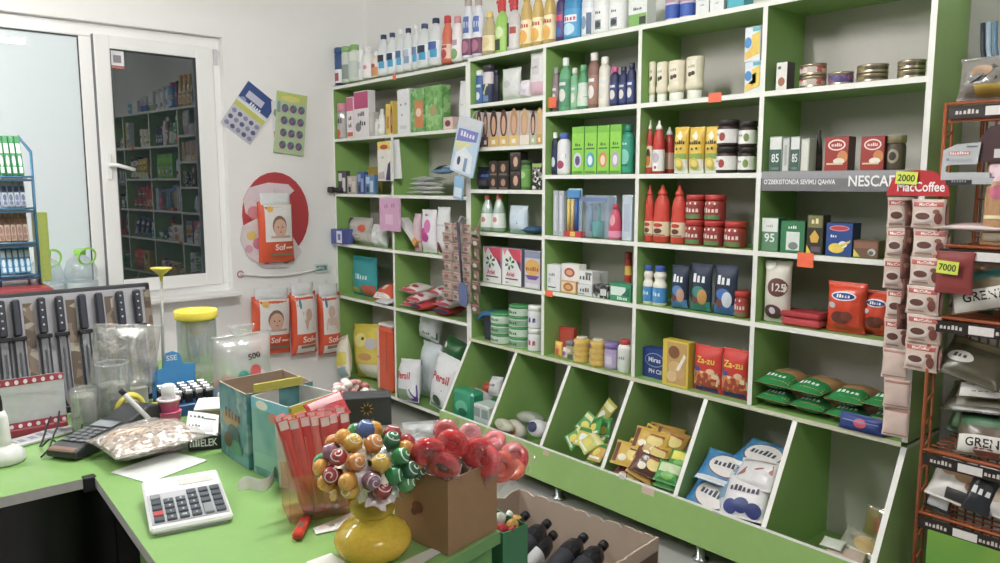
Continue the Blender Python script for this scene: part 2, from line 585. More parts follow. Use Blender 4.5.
w.box(-2.4, OX0, YW, YW + .2, 0, 2.78, WALL); w.box(OX1, XR, YW, YW + .2, 0, 2.78, WALL)
w.box(OX0, OX1, YW, YW + .2, OZ1, 2.78, WALL); w.box(OX0, OX1, YW, YW + .2, 0, OZ0, WALL)
struct(w.build('wall_back'))
PVC = mat('#f1f1f0', .3, var=.015)
GASK = mat('#4a4c4e', .6)
FY = 4.632
win = struct(empty('window_1', (0, FY, 0)))
zt = PY(40, 31, FY).z           # top of the fixed glass
xg = PY(80, 60, FY).x           # far edge of the fixed glass
xs = PY(92.5, 60, FY).x           # where the sash starts
f = MB()
f.box(OX0, OX1, 0, .07, zt, OZ1, PVC, .004)
f.box(OX0, OX1, 0, .07, OZ0, .80, PVC, .004)
f.box(xg, xs, 0, .07, .80, zt, PVC, .004)
f.box(1.775, OX1, 0, .07, .80, zt, PVC, .004)
f.box(OX0, OX0 + .06, 0, .07, .80, zt, PVC, .004)
f.build('window_frame', win)
g = MB()
g.box(OX0 + .06, xg, .012, .02, zt - .006, zt, GASK); g.box(xg - .006, xg, .012, .02, .80, zt - .006, GASK)
g.build('gasket_strip', win)
def pane_mat(name, base, refl, see, rough=.0):
    m = bpy.data.materials.new(name); m.use_nodes = True; nt = m.node_tree; nt.nodes.clear()
    out = nt.nodes.new('ShaderNodeOutputMaterial')
    a = nt.nodes.new('ShaderNodeBsdfTransparent') if see else nt.nodes.new('ShaderNodeBsdfDiffuse')
    a.inputs[0].default_value = rgb(base)
    gl = nt.nodes.new('ShaderNodeBsdfGlossy'); gl.inputs['Roughness'].default_value = rough
    mx = nt.nodes.new('ShaderNodeMixShader'); mx.inputs[0].default_value = refl
    nt.links.new(a.outputs[0], mx.inputs[1]); nt.links.new(gl.outputs[0], mx.inputs[2]); nt.links.new(mx.outputs[0], out.inputs[0])
    return m
p = MB().box(OX0 + .06, xg, .022, .028, .80, zt, pane_mat('pale_film_glass', '#e2edf2', .10, False)).build('pale_pane', win)
p['label'] = 'fixed pane with pale blue grey film'
AJ = math.radians(3.4)          # the opening sash stands slightly ajar
sash = empty('window_sash', (1.774, -.004, 0), (0, 0, AJ)); sash.parent = win
SW = 1.774 - xs
gx0, gx1, gz0, gz1 = -SW + .078, -.103, .872, 2.118
s = MB(); st, sb = zt + .012, .797
s.box(-SW, gx0, 0, .06, sb, st, PVC, .004); s.box(gx1, 0, 0, .06, sb, st, PVC, .004)
s.box(gx0, gx1, 0, .06, gz1, st, PVC, .003); s.box(gx0, gx1, 0, .06, sb, gz0, PVC, .003)
s.box(gx0, gx0 + .004, .002, .02, gz0, gz1, GASK); s.box(gx1 - .004, gx1, .002, .02, gz0, gz1, GASK)
s.box(gx0, gx1, .002, .02, gz1 - .004, gz1, GASK); s.box(gx0, gx1, .002, .02, gz0, gz0 + .004, GASK)
s.box(-SW - .002, -SW - .0005, .004, .04, sb, st, mat('#6f7174', .6))
s.build('sash_frame', sash)
p = MB().box(gx0, gx1, .022, .027, gz0, gz1, pane_mat('dark_glass', '#cfd6d8', .12, True)).build('clear_pane', sash)
p['label'] = 'clear pane with the dark outside behind it'
h = MB().box(-SW + .025, -SW + .05, -.012, 0, 1.42, 1.56, PVC, .004)
h.tube([(-SW + .037, -.01, 1.50), (-SW + .037, -.045, 1.50), (-SW + .06, -.052, 1.50), (-SW + .155, -.05, 1.475)], [.011, .011, .011, .010], PVC, 10)
h.build('window_handle', sash)
st_ = MB().box(gx0 + .006, gx0 + .075, .018, .0215, gz1 - .085, gz1 - .006, '#e9e9ee')
st_.box(gx0 + .02, gx0 + .06, .0165, .0185, gz1 - .07, gz1 - .03, '#8f8790'); st_.box(gx0 + .008, gx0 + .073, .0165, .0185, gz1 - .1, gz1 - .087, '#c06a66')
st_.build('glass_sticker', sash)
MB().box(.004, .026, -.012, .012, 2.09, 2.18, mat('#c9cbcd', .4), .004).build('hinge', sash)
SILL = mat('#eceae8', .3, var=.02)
struct(MB().box(OX0, PY(243, 296, 4.47).x, 4.47, FY, .735, .762, SILL, .006).build('windowsill'))
# dark ground outside so that the glass has something behind it
struct(MB().box(-4, 6, 5.2, 14, -.5, -.4, mat('#1a1c1e', .9)).build('ground_outside'))
# ------------------------------------------------------------------ lamps
LAMP = 185
def lamp(name, x, y, length, strength, lab, drop=.0):
    r = empty(name, (x, y, 2.78 - drop))
    if drop:
        for sx in (-.4, .4): MB().tube([(sx * length, 0, 0), (sx * length, 0, drop)], .004, mat('#d0d0d0', .4), 6).build('hanging_rod', r)
    MB().box(-length / 2 - .02, length / 2 + .02, -.045, .045, -.05, 0, mat('#f2f2f2', .4), .006).build('lamp_housing', r)
    m = bpy.data.materials.new('lit_tube'); m.use_nodes = True; nt = m.node_tree; nt.nodes.clear()
    o = nt.nodes.new('ShaderNodeOutputMaterial'); e = nt.nodes.new('ShaderNodeEmission')
    e.inputs[0].default_value = (1, .985, .96, 1); e.inputs[1].default_value = strength
    nt.links.new(e.outputs[0], o.inputs[0])
    MB().tube([(-length / 2, 0, -.068), (length / 2, 0, -.068)], .018, m, 12).build('lamp_tube', r)
    return tag(r, lab, 'ceiling lamp')
lamp('ceiling_lamp', 1.03, 1.715, .62, 260, 'short white tube lamp hung on two rods and mirrored in the pale window pane', .15)
lamp('ceiling_lamp', -.75, 3.3, 1.25, 165, 'unseen white tube lamp added over the window end to brighten its wall')  # added lamp out of view, lifts the brightness of the window wall
lamp('ceiling_lamp', .2, -.9, 1.25, 85, 'white tube lamp fixed flat to the ceiling away from the window')
# ------------------------------------------------------------------ shelving
GREEN = mat('#8cb85c', .38, var=.05, scale=25)
EDGE = mat('#f0f0ea', .4, var=.02)
BACKP = mat('#d0c8c5', .6, var=.03)
Y0, CW, T2 = 3.1594, .55, .009
XB = 2.772
def board(root, name, y0, y1, zs, x0=FX, t=.018, x1=XB, body=GREEN, edge=EDGE):
    ztop = zs - .0008
    m = MB().box(x0 + .0015, x1, y0, y1, ztop - t, ztop, body)
    m.box(x0, x0 + .0015, y0, y1, ztop - t, ztop, edge)
    return m.build(name, root)
def upright(root, name, yc, z0, z1, x0=FX, body=GREEN, t2=T2):
    m = MB().box(x0 + .0015, XB, yc - t2, yc + t2, z0, z1, body)
    m.box(x0, x0 + .0015, yc - t2, yc + t2, z0, z1, EDGE)
    return m.build(name, root)
main = empty('shelving_unit', (2.6, 2.06, 0))
main['label'] = 'long green shelving unit with white edges and sloping bins below'
main['category'] = 'shelving unit'
def P(o): o.location = -main.location if o.parent == main else o.location; return o
TOPZ = 2.013
P(board(main, 'top_board', Y0 - 4 * CW - T2, Y0 + T2, TOPZ + .018))
PLK = .593
P(board(main, 'plank_shelf', Y0 - 4 * CW + T2, Y0 + T2, PLK, x0=FX - .004, t=.016, edge=mat('#d8d6bd', .4)))
for i in range(5):
    P(upright(main, 'side_panel' if i in (0, 4) else 'divider', Y0 - i * CW, PLK, TOPZ))
LV1 = [1.80, 1.583, 1.373, 1.159, .900]
LV2 = [1.725, 1.443, 1.165, .906]
for c in range(4):
    for z in (LV1 if c == 0 else LV2):
        P(board(main, 'shelf', Y0 - (c + 1) * CW + T2, Y0 - c * CW - T2, z))
P(MB().box(FX, XB, Y0 - 4 * CW - T2 - .0015, Y0 - 4 * CW - T2, PLK - .02, PLK - .008, mat('#c2c9ae', .4)).build('joint_strip', main))
BX, BZ = 2.334, .237           # lower front edge of the bins
BS = 4 * CW / 6
for k in range(7):
    yc = Y0 - k * BS
    pts = [(FX, PLK - .016), (BX, BZ), (BX, .10), (XB, .10), (XB, PLK - .016)]
    m = MB().poly(pts, yc - T2, yc + T2, GREEN)
    dx, dz = .0015 * .88, .0015 * .47
    m.poly([(FX, PLK - .016), (BX, BZ), (BX - dx, BZ + dz), (FX - dx, PLK - .016 + dz)], yc - T2, yc + T2, EDGE)
    P(m.build('bin_side_panel' if k in (0, 6) else 'bin_divider', main))
m = MB().box(BX - .018, BX - .001, Y0 - 4 * CW - T2, Y0 + T2, .083, BZ - .0015, mat('#96c266', .38, var=.05, scale=25)).box(BX - .018, BX - .001, Y0 - 4 * CW - T2, Y0 + T2, BZ - .0015, BZ, EDGE)
P(m.build('front_panel', main))
P(MB().box(BX, XB, Y0 - 4 * CW - T2, Y0 + T2, .083, .10, GREEN).build('bottom_board', main))
P(MB().box(XB, XB + .005, Y0 - 4 * CW - T2, Y0 + T2, .09, TOPZ + .018, BACKP).build('back_panel', main))
P(MB().box(2.50, 2.516, Y0 - 4 * CW, Y0, .0006, .0825, mat('#23241f', .7)).build('under_shade_board', main))  # dark board added to give the deep shade under the unit
STEEL = mat('#b9bcc0', .25, .9)
for y in (3.05, 2.35, 1.6, 1.02):
    for x in (2.375, 2.70):
        P(MB().lathe([(.028, 0), (.03, .004), (.03, .01), (.019, .014), (.019, .083)], STEEL, 16).build('leg', main, None)).location = Vector((x, y, 0)) - main.location
unit = empty('shelving_unit', (2.6, 3.88, 0))
unit['label'] = 'two column green shelving unit standing in the corner beside the window wall'
unit['category'] = 'shelving unit'
def P2(o): o.location = -unit.location; return o
YA, YD, YE = Y0 + .0185, 3.8834, 4.567
LVL = [1.686, 1.336, 1.012, .669]
P2(board(unit, 'top_board', YA - T2, YE + T2, 2.016))
P2(upright(unit, 'side_panel', YA, .0, 1.998)); P2(upright(unit, 'side_panel', YE, .0, 1.998))
P2(upright(unit, 'divider', YD, .115, LVL[0] - .018))
for z in LVL[:1]: P2(board(unit, 'shelf', YA + T2, YE - T2, z))
for z in LVL[1:]:
    P2(board(unit, 'shelf', YA + T2, YD - T2, z)); P2(board(unit, 'shelf', YD + T2, YE - T2, z))
P2(board(unit, 'bottom_board', YA + T2, YE - T2, .115))
P2(MB().box(XB, XB + .005, YA - T2, YE + T2, .0, 2.016, BACKP).build('back_panel', unit))
# price tags on the shelf edges
ORG = mat('#ff6a3c', .5)
def sticker(px, py, w, h, lab, col=ORG, x=FX, txt=None, nm='shelf_price_tag'):
    c = PX(px, py, x)
    m = MB().box(-w / 2, w / 2, -.0012, 0, -h / 2, h / 2, col)
    o = m.build(nm, None, (x - .0003, c.y, c.z), (0, 0, ROT))
    if txt: art(MB(), [('t', .5, .5, .5, txt, '#5a2a22')], w, h, lambda u, v, f: (u, -.0012 - f, v - h / 2)).build('lettering', o)
    return tag(o, lab, 'price tag')
sticker(394.5, 77, .032, .03, 'red sticker on the top board below the clear blue-label bottles')
sticker(715, 97.5, .055, .034, 'orange price tag below the cream sauce bottles')
sticker(805.5, 260, .058, .05, 'orange price tag below the black and gold tea packet')
sticker(549, 293.5, .05, .028, 'orange price tag below the white soap cartons')
bx = BX - .018
sticker(648, 491, .06, .03, 'folded pale paper tag on the front panel below the yellow snack packets', mat('#e2c9b4'), bx, nm='shelf_paper_tag')
sticker(622, 477, .024, .018, 'tiny white tag scrap on the front panel below the yellow snack packets', mat('#dfe3da'), bx, nm='shelf_paper_tag')
sticker(546, 453, .035, .02, 'torn pinkish tag scrap on the front panel below the green packets', mat('#d8b7a0'), bx, nm='shelf_paper_tag')
sticker(716, 513, .03, .008, 'thin torn grey tag scrap on the front panel below the blue white bags', mat('#b9b7b0'), bx, nm='shelf_paper_tag')
# ------------------------------------------------------------------ goods: main unit
BLK = '#1b1b1e'
CLEARB = clear('#f6f9fb', .18, .08, .15)
def face(cx, cz, r, hair, skin='#d9a98a'):
    return [('e', cx, cz + r * .18, r * 1.25, r * 1.35, hair), ('e', cx, cz, r * .72, r * .9, skin)]
# ---- along the top board
row(TOPZ + .0188)
G = 'bottles along the top board'
bottle('spray_can', 'spray can', 'pale blue and white can first in line on the top board by the window wall', 329, 336.5, 50, 'can', '#c9d7e6', '#5b7fae', (.05, .45, '#e8eaf0'), [('e', .5, .3, .3, .12, '#a44b5a')], grp=G)
bottle('spray_can', 'spray can', 'navy and white can on the top board second from the window wall', 336.5, 343, 48, 'can', '#2f4f86', '#32568c', (.03, .4, '#e6e8ee'), [('r', .2, .08, .8, .3, '#b0505c')], grp=G)
bottle('spray_can', 'spray can', 'slim can with green cap and grey label on the top board', 343.5, 350, 47, 'can', '#cfd8cf', '#84b865', (.1, .5, '#8b9a92'), grp=G)
bottle('shampoo_bottle', 'bottle', 'pale bottle with wide green cap on the top board beside a slim can', 350.5, 358.5, 45, 'slim', '#d7dfd2', '#7fb35c', (.1, .55, '#c6cdc9'), grp=G)
bottle('lotion_bottle', 'bottle', 'thin plain white bottle on the top board beside the green cap', 359, 363.5, 44, 'slim', '#eeeeee', '#e4e6ea', None, [('r', .2, .3, .8, .5, '#cfd2da')], grp=G)
bottle('lotion_bottle', 'bottle', 'white bottle with small red mark on the top board', 364.5, 372.5, 47, 'round', '#ecebea', '#f2f2f2', (.1, .5, '#f3eded'), [('e', .6, .35, .18, .07, '#c98a8a')], grp=G)
bottle('lotion_bottle', 'bottle', 'small white and orange bottle on the top board before the clear bottles', 373, 379.5, 52, 'round', '#eee3d6', '#f1efee', (.05, .4, '#d8955a'), [('e', .5, .45, .3, .08, '#b04c5c')], grp=G)
wb = [(379.5, 387.7, 35, '#24406f', '#2a2f3d'), (388.3, 396.3, 33, '#24406f', '#22324f'), (397, 404, 29.5, '#eef0f2', '#5a7098'), (404.3, 412.3, 28.5, '#263a5c', '#b8c4d4'), (412.8, 419, 24.5, '#f0f1f3', '#6d84a8'), (419.5, 430, 24, '#3a4f78', '#2d3344'), (430.5, 441.5, 18.5, '#1d2f55', '#4668b4')]
dsc = ['clear bottle with navy cap first of the blue label row on the top board', 'clear bottle with navy cap second of the blue label row on the top board', 'cloudy bottle with white cap on the top board beside two navy caps', 'clear bottle with dark cap and pale grey label on the top board', 'cloudy narrow bottle with white cap on the top board before the big clear ones', 'wide clear bottle with black and turquoise label on the top board', 'tallest clear bottle with navy cap beside the orange red bottle']
for (a, b, t, c, l), d in zip(wb, dsc):
    bottle('cleaner_bottle', 'bottle', d, a, b, t, 'water', CLEARB, c, (.16, .52, '#dfe9f2'), [('r', .1, .33, .9, .5, l), ('r', .45, .17, .95, .34, '#3fa6d6' if l != '#b8c4d4' else '#93a6c4')], grp=G)
bottle('cleaner_bottle', 'bottle', 'orange red curvy bottle with red cap on the top board', 443, 452.3, 16, 'curvy', '#dd6f52', '#d2373f', (.1, .4, '#e6c3ae'), [('e', .5, .2, .3, .1, '#c23b40'), ('r', .2, .32, .8, .38, '#b5543f')], grp=G)
bottle('cleaner_bottle', 'bottle', 'white curvy bottle with pink cap where the two units meet', 453, 462.5, 16.5, 'curvy', '#efe8ea', '#d98d9a', (.1, .5, '#f3eef0'), [('r', .2, .36, .8, .48, '#b6a0b8'), ('e', .5, .17, .36, .12, '#7fae6a')], grp=G)
for k, (a, b) in enumerate(((463.5, 473), (473.5, 483.5))):
    bottle('cleaner_bottle', 'bottle', ('first' if k == 0 else 'second') + ' of two white and blue bottles with purple base on the top board', a, b, -3, 'curvy', '#e4e6ef', '#b9a9a0', (.03, .33, '#7d3f66'), [('r', .08, .42, .92, .68, '#5a78c0'), ('b', .5, .56, .14, 3, '#f2f4ff'), ('e', .5, .2, .36, .1, '#b8748f')], grp=G)
bottle('cleaner_bottle', 'bottle', 'clear amber bottle with yellow cap on the top board', 484, 496, 12, 'drop', clear('#efd9a0', .25, .08, .3), '#e6c75a', (.1, .45, '#f0e2b4'), [('e', .5, .3, .34, .13, '#e4cf96')], grp=G)
bottle('spray_bottle', 'bottle', 'lime green bottle with red spray trigger on the top board', 497, 508, -4, 'trig', '#9bd053', '#d7373c', (.05, .42, '#a5d65c'), [('r', .1, .05, .7, .24, '#3c4a34'), ('e', .6, .36, .3, .1, '#d8ecb0')], grp=G)
bottle('spray_bottle', 'bottle', 'grey bottle with black print and red spray trigger on the top board', 509, 520.5, -5, 'trig', '#cfcaca', '#cc3640', (.05, .45, '#d9d4d3'), [('r', .05, .08, .45, .5, '#3c3538'), ('r', .5, .3, .95, .42, '#b3443c')], grp=G)
for k, (a, b) in enumerate(((521.5, 532.5), (533, 544), (544.5, 556))):
    bottle('soap_bottle', 'bottle', ORD[k] + ' of three yellow orange soap bottles on the top board', a, b, -8 - 3 * k, 'curvy', clear('#f2c95c', .15, .08, .3), '#e9a53a', (.08, .5, '#f4e3b0'), [('b', .5, .40, .09, 5, '#c23c3a'), ('e', .5, .2, .38, .12, '#f0b240')], grp=G)
bottle('cleaner_bottle', 'bottle', 'dark purple bottle with red band on the top board', 557.5, 566, -8, 'slim', '#43306a', '#2c2347', (.1, .6, '#5a3f86'), [('r', .1, .42, .9, .54, '#e8415c'), ('e', .5, .2, .3, .1, '#2a6ab0')], grp=G)
bottle('cleaner_bottle', 'bottle', 'broad bright blue bottle with pink red name band on the top board', 566.5, 582.5, -10, 'slim', '#2f8fc9', '#d64a8a', (.05, .6, '#3aa0d8'), [('r', .05, .34, .95, .48, '#e9eef4'), ('b', .5, .41, .1, 5, '#d43a5c'), ('e', .5, .2, .35, .12, '#bfe3f4')], grp=G)
bottle('cleaner_bottle', 'bottle', 'white and silver bottle with navy side on the top board', 583.5, 595.5, -10, 'slim', '#dfe4ea', '#c9d2da', (.05, .6, '#e9edf1'), [('r', .62, .05, .98, .5, '#58708f'), ('e', .4, .3, .22, .14, '#7f9fbd')], grp=G)
for k, (a, b) in enumerate(((596, 610.5), (611.5, 627.5))):
    bottle('bleach_canister', 'canister', ORD[k] + ' of two white canisters with black lettering on the top board', a, b, -12, 'slim', '#eceeed', '#dfe3e6', (.05, .6, '#f1f2f2'), [('b', .5, .46, .07, 3, '#3a3c40'), ('r', .3, .1, .7, .3, '#7e8a92'), ('e', .5, .2, .18, .07, '#3b464e')], grp=G)
carton('detergent_box', 'box', 'white box with green foot and black lettering on the top board', 629, 647.5, -16, .06, '#eef0ee', [('r', .02, .02, .98, .3, '#7fb95a'), ('r', .6, .04, .95, .22, '#3a4034'), ('b', .5, .42, .07, 5, '#3d4347')], grp=G)
for k, (a, b) in enumerate(((667, 680.5), (681.5, 695.5))):
    bottle('wipes_tub', 'tub', ORD[k] + ' of two tubs with blue base on the top board', a, b, -14, 'can', '#d9cfe0', '#e6e8ef', (.0, .45, '#3560c4'), [('r', .1, .5, .9, .68, '#c79ab4')], grp=G)
for k, (a, b) in enumerate(((696.5, 709.5), (710.5, 724.5))):
    carton('soap_box', 'box', ORD[k] + ' of two white soap boxes on the top board beside the blue tubs', a, b, -16, .06, '#f0f1f2', [('b', .5, .3, .06, 4, '#9aa0b0'), ('r', .1, .45, .9, .55, '#d9e2ec')], grp=G)
carton('soap_box', 'box', 'turquoise box last in line on the top board', 728, 745, -18, .06, '#35b2c8', [('r', .1, .4, .9, .6, '#dff2f4')], grp=G)
# ---- first column (next to the corner unit)
row(LV1[0])
bottle('spray_can', 'spray can', 'blue spray can with tall white cap on the narrow top shelf', 474, 483.5, 71, 'can', '#3566a8', '#f0f0f2', (.08, .6, '#3b6fb4'), [('e', .5, .25, .3, .12, '#dfe7f2'), ('r', .1, .5, .9, .58, '#c6d4ea')])
bottle('spray_can', 'spray can', 'black spray can with white and yellow print on the narrow top shelf', 484.5, 494, 65, 'can', '#3c4562', '#3a3436', (.5, .8, '#d8ccd2'), [('p', [(.2, .3), (.6, .5), (.8, .48), (.4, .2)], '#d9dd6a'), ('r', .2, .05, .8, .2, '#6a8ac0')])
bottle('spray_can', 'spray can', 'plain dark navy can on the narrow top shelf', 494.3, 499, 70, 'can', '#23253a', '#23243a', None, None)
pouch('cotton_bag', 'bag', 'see through white cotton bag on the narrow top shelf', 499, 516, 68, .06, '#dcdedd', [('e', .4, .5, .2, .12, '#c6cac8')], rz=.1)
pouch('cotton_bag', 'bag', 'small slumped white and pink bag on the narrow top shelf', 516.5, 527, 80, .05, '#e6dfe6', [('r', .2, .3, .8, .5, '#cfc3dc')])
pouch('napkin_pack', 'napkin pack', 'tall white and pink napkin pack against the first divider', 527, 542, 52, .05, '#e9e4e6', [('r', .04, .05, .96, .34, '#e2b8cc'), ('r', .3, .5, .75, .86, '#d6d2d4'), ('b', .5, .66, .06, 4, '#b59aa6')], wr=.04)
row(LV1[1])
dye = [(476, 482, 112.5, '#3a2430', '#6b3450'), (482.5, 488.5, 112.5, '#4a2a34', '#74405c'), (489, 498.5, 112.5, '#43231f', '#e3b44a'), (499, 508.5, 112, '#5a3326', '#e8bd52'), (509, 519, 111, '#b98c5c', '#eac66c'), (519.5, 529.5, 111, '#c7a070', '#efe6d8'), (530, 536.5, 113, '#4a2f2e', '#b9c89a'), (537, 542.5, 110, '#e0b64c', '#d9a33a')]
for k, (a, b, t, hair, foot) in enumerate(dye):
    carton('hair_dye_box', 'hair dye box', ORD[k] + ' portrait hair dye box counted from the corner unit on the second shelf', a, b, t, .05, '#d8c6bb', [('r', .03, .30, .97, .98, '#cdb8ac')] + face(.5, .62, .3, hair) + [('r', .03, .02, .97, .30, foot), ('r', .3, .08, .7, .2, '#f2e6d8')], grp='hair dye boxes on the second shelf')
row(LV1[2])
pouch('stocking_packet', 'packet', 'dark navy packet slumped over the shelf end beside the hanging leaflet', 471, 488, 167, .07, '#22263c', [('r', .2, .15, .8, .4, '#4a3f52'), ('r', .5, .55, .9, .66, '#3d6ab0')])
for tier in (0, 1):
    zz = LV1[2] if tier == 0 else zz2
    for k, (a, b) in enumerate(((489, 497.5), (498, 508.5))):
        carton('hair_dye_box', 'hair dye box', ('lower' if tier == 0 else 'upper') + ' black portrait box ' + ('beside the navy packet' if k == 0 else 'beside the tall black pair') + ' on the third shelf', a, b, 176 if tier == 0 else 160.8, .05, '#2a2422', face(.5, .52, .3, '#3d2a22', '#b98d74') + [('r', .1, .04, .9, .16, '#7a6a5c')], zs=zz, grp='black portrait boxes on the third shelf')
    zz2 = LASTTOP[0] + .001
for tier in (0, 1):
    zz = LV1[2] if tier == 0 else zz2
    carton('hair_dye_box', 'hair dye box', ('lower' if tier == 0 else 'upper') + ' of two tall stacked black boxes beside the green tube', 510, 520.5, 171 if tier == 0 else 152, .05, '#2b2624', [('r', .04, .8, .96, .96, '#57524e')] + face(.55, .48, .3, '#4a3226', '#d3a98e'), zs=zz, grp='black portrait boxes on the third shelf')
    zz2 = LASTTOP[0] + .001
bottle('shaving_gel_can', 'can', 'slim green can beside the tall black boxes on the third shelf', 521.5, 530.5, 160, 'can', '#4f8a34', '#3d5a2e', (.1, .7, '#6aa544'), [('e', .5, .5, .3, .12, '#a9cf86')])
carton('hair_dye_box', 'hair dye box', 'black and white spotted box against the first divider on the third shelf', 532, 542, 163, .05, blotch('#23201f', '#e6e2de', '#8c8682', 70), [('r', .05, .84, .95, .98, '#9cba5c')])
row(LV1[3])
for k, (a, b, t) in enumerate(((482.5, 493, 195), (494, 504.5, 194))):
    bottle('dish_soap_bottle', 'bottle', ORD[k] + ' of two clear dish soap bottles with pink caps', a, b, t, 'drop', clear('#cfe6dc', .35, .06, .3), '#e0685c', (.12, .5, '#e2ece4'), [('e', .5, .32, .36, .16, '#f4efee'), ('e', .5, .33, .2, .07, '#d58a86')], grp='dish soap bottles')
pouch('napkin_pack', 'napkin pack', 'light blue napkin pack beside the dish soap bottles', 505, 523, 206, .07, '#cfe0f0', [('p', [(.1, .05), (.9, .05), (.95, .5), (.55, .8)], '#5a92cf'), ('p', [(.3, .5), (.6, .95), (.8, .9)], '#e6d3b0')], wr=.05)
in_bay(packet('cleaning_cloth', 'cloth', 'flat blue folded cloth lying beside the light blue napkin pack', Vector((FX + .075, PX(531, 231, FX + .05).y, LV1[3] + .02)), .105, .10, .036, (-PI / 2, 0, ROT), '#3f628f'), LV1[3])
row(LV1[4])
ar = [('p', [(.28, .99), (.98, .99), (.98, .62), (.6, .72)], '#d8435c'), ('p', [(.7, .72), (.98, .62), (.98, .4)], '#7a3f74'), ('p', [(.02, .99), (.28, .99), (.14, .8)], '#e88a9a')]
for q in range(6):
    t0 = q * PI / 3
    cx, cz = .42, .60
    ar.append(('p', [(cx + .07 * math.cos(t0), cz + .055 * math.sin(t0)), (cx + .24 * math.cos(t0 + .15), cz + .17 * math.sin(t0 + .15)), (cx + .27 * math.cos(t0 + .55), cz + .19 * math.sin(t0 + .55)), (cx + .14 * math.cos(t0 + .7), cz + .1 * math.sin(t0 + .7))], '#3f9a48' if q % 2 else '#1f5f3a'))
ar += [('t', .45, .31, .12, 'Ariel', '#d0334a', .66), ('r', .2, .17, .85, .2, '#5a3a50'), ('b', .3, .09, .05, 3, '#6a5a6a')]
for k, (a, b, t) in enumerate(((483, 501.5, 247), (502, 521.5, 248.5))):
    carton('washing_powder_box', 'washing powder box', ORD[k] + ' of two white washing powder boxes with a green leaf star', a, b, t, .07, '#f0eef0', ar, grp='white washing powder boxes', side='#7c8196')
carton('washing_powder_box', 'washing powder box', 'purple and gold washing powder box against the first divider', 524.5, 540.5, 250.5, .06, '#cfcadb', [('r', .02, .8, .98, .98, '#8e98b4'), ('e', .5, .55, .47, .22, '#e6b44c'), ('b', .5, .52, .12, 6, '#b5443c', .8), ('p', [(.05, .35), (.95, .35), (.75, .24), (.25, .24)], '#7a55a8'), ('r', .1, .04, .9, .14, '#ece8f0')], side='#4b4a60')
row(PLK)
dp = empty('dustpan', (FX + .08, PX(487, 330, FX + .05).y - .03, PLK + .0004), (0, 0, ROT))
m = MB().poly([(-.085, .105), (-.055, .145), (.055, .155), (.055, .135), (-.045, .125), (-.078, .098)], -.05, .05, mat('#2f86c4', .3)); m.build('pan', dp)
MB().poly([(-.03, 0), (.05, 0), (.055, .13), (-.04, .12)], -.045, .045, mat('#23273a', .5)).build('brush', dp)
tag(dp, 'blue dustpan on a dark brush at the end of the plank beside green tubs', 'dustpan')
gt = [(494.8, 511.5, [330.5, 322, 312]), (512.5, 529, [331.5, 322.5, 314.5, 304.5])]
for k, (a, b, tops) in enumerate(gt):
    zz = PLK; n = len(tops); W_, H_, y_ = fit(a, b, tops[-1], FX + .06, PLK)
    H1 = H_ / n
    for j in range(n):
        bottle('cleaning_paste_tub', 'tub', ORD[j] + ' green lidded tub from below in the ' + ('lower stack beside the dustpan' if k == 0 else 'taller stack'), 0, 0, 0, 'jar', '#cfe0cf', '#46a55c', (.12, .66, '#86b08c' if (j + k) % 2 else '#c3dcc6'), [('b', .5, .4, .3, 5, '#3c5c44', .8)], ys=1, at=(FX + .06, y_, PLK + j * H1), W=W_ - .004, H=H1 - .001, grp='green lidded tubs')
W_, H_, y_ = fit(530.3, 541.5, 305, FX + .05, PLK)
for j in range(2):
    bottle('cleaning_paste_tub', 'tub', ('lower' if j == 0 else 'upper') + ' white lidded tub with red and navy lettering against the first divider', 0, 0, 0, 'jar', '#eeeeee', '#f2f2f2', (.1, .68, '#e9e9ef'), [('b', .5, .4, .3, 3, '#c4374a' if j == 0 else '#3d4a86', .9)], ys=1, at=(FX + .05, y_, PLK + j * H_ / 2), W=W_ - .003, H=H_ / 2 - .001, grp='white lidded tubs')
# ---- second column
row(LV2[0])
sh = [(549.5, 559.5, 68, 'slim', '#8f7d84', '#9aa09c', '#a08890', 'greyish brown bottle with grey cap beside the first divider on the top shelf'),
      (560.8, 571.5, 58, 'round', '#5fae7c', '#eef2ee', '#4f9a70', 'green shampoo bottle with tall white cap on the top shelf'),
      (571.8, 578.3, 68, 'slim', '#7ab98a', '#dfe6df', '#8fc79c', 'short narrow green bottle with white cap on the top shelf'),
      (578.8, 589, 65, 'curvy', '#4a9e6a', '#62b07e', '#d5e8da', 'plain green shampoo bottle with green cap on the top shelf'),
      (589.8, 599.5, 53, 'slim', '#8d6558', '#ece6e0', '#a87c6a', 'brown bottle with broad white cap tallest on the top shelf'),
      (600.3, 610.3, 57, 'slim', '#e9e4d8', '#f1efe9', '#efe9dc', 'ivory bottle with flat white cap on the top shelf'),
      (611, 619.5, 67, 'slim', '#27305e', '#d2468c', '#33407a', 'navy bottle with bright pink cap on the top shelf'),
      (620, 627.8, 67, 'slim', '#2a3363', '#27305c', '#3a4684', 'first plain navy bottle after the pink cap on the top shelf'),
      (628.2, 636, 63, 'slim', '#2a3363', '#27305c', '#3d4a8a', 'tallest navy bottle standing against the second divider on the top shelf')]
for a, b, t, s_, c, cp, l, d in sh:
    bottle('shampoo_bottle', 'shampoo bottle', d, a, b, t, s_, c, cp, (.08, .6, l), [('e', .5, .3, .3, .12, '#e4e0da'), ('r', .2, .48, .8, .54, '#dfe3ee')], grp='shampoo bottles on the top shelf')
c_ = PX(552.5, 102.5, FX + .012)
o = MB().box(-.024, .024, -.0015, 0, -.024, .024, ORG).build('shelf_price_tag', None, c_, (0, 0, ROT)); tag(o, 'red orange square tag stuck to the greyish brown shampoo bottle', 'price tag')
row(LV2[1])
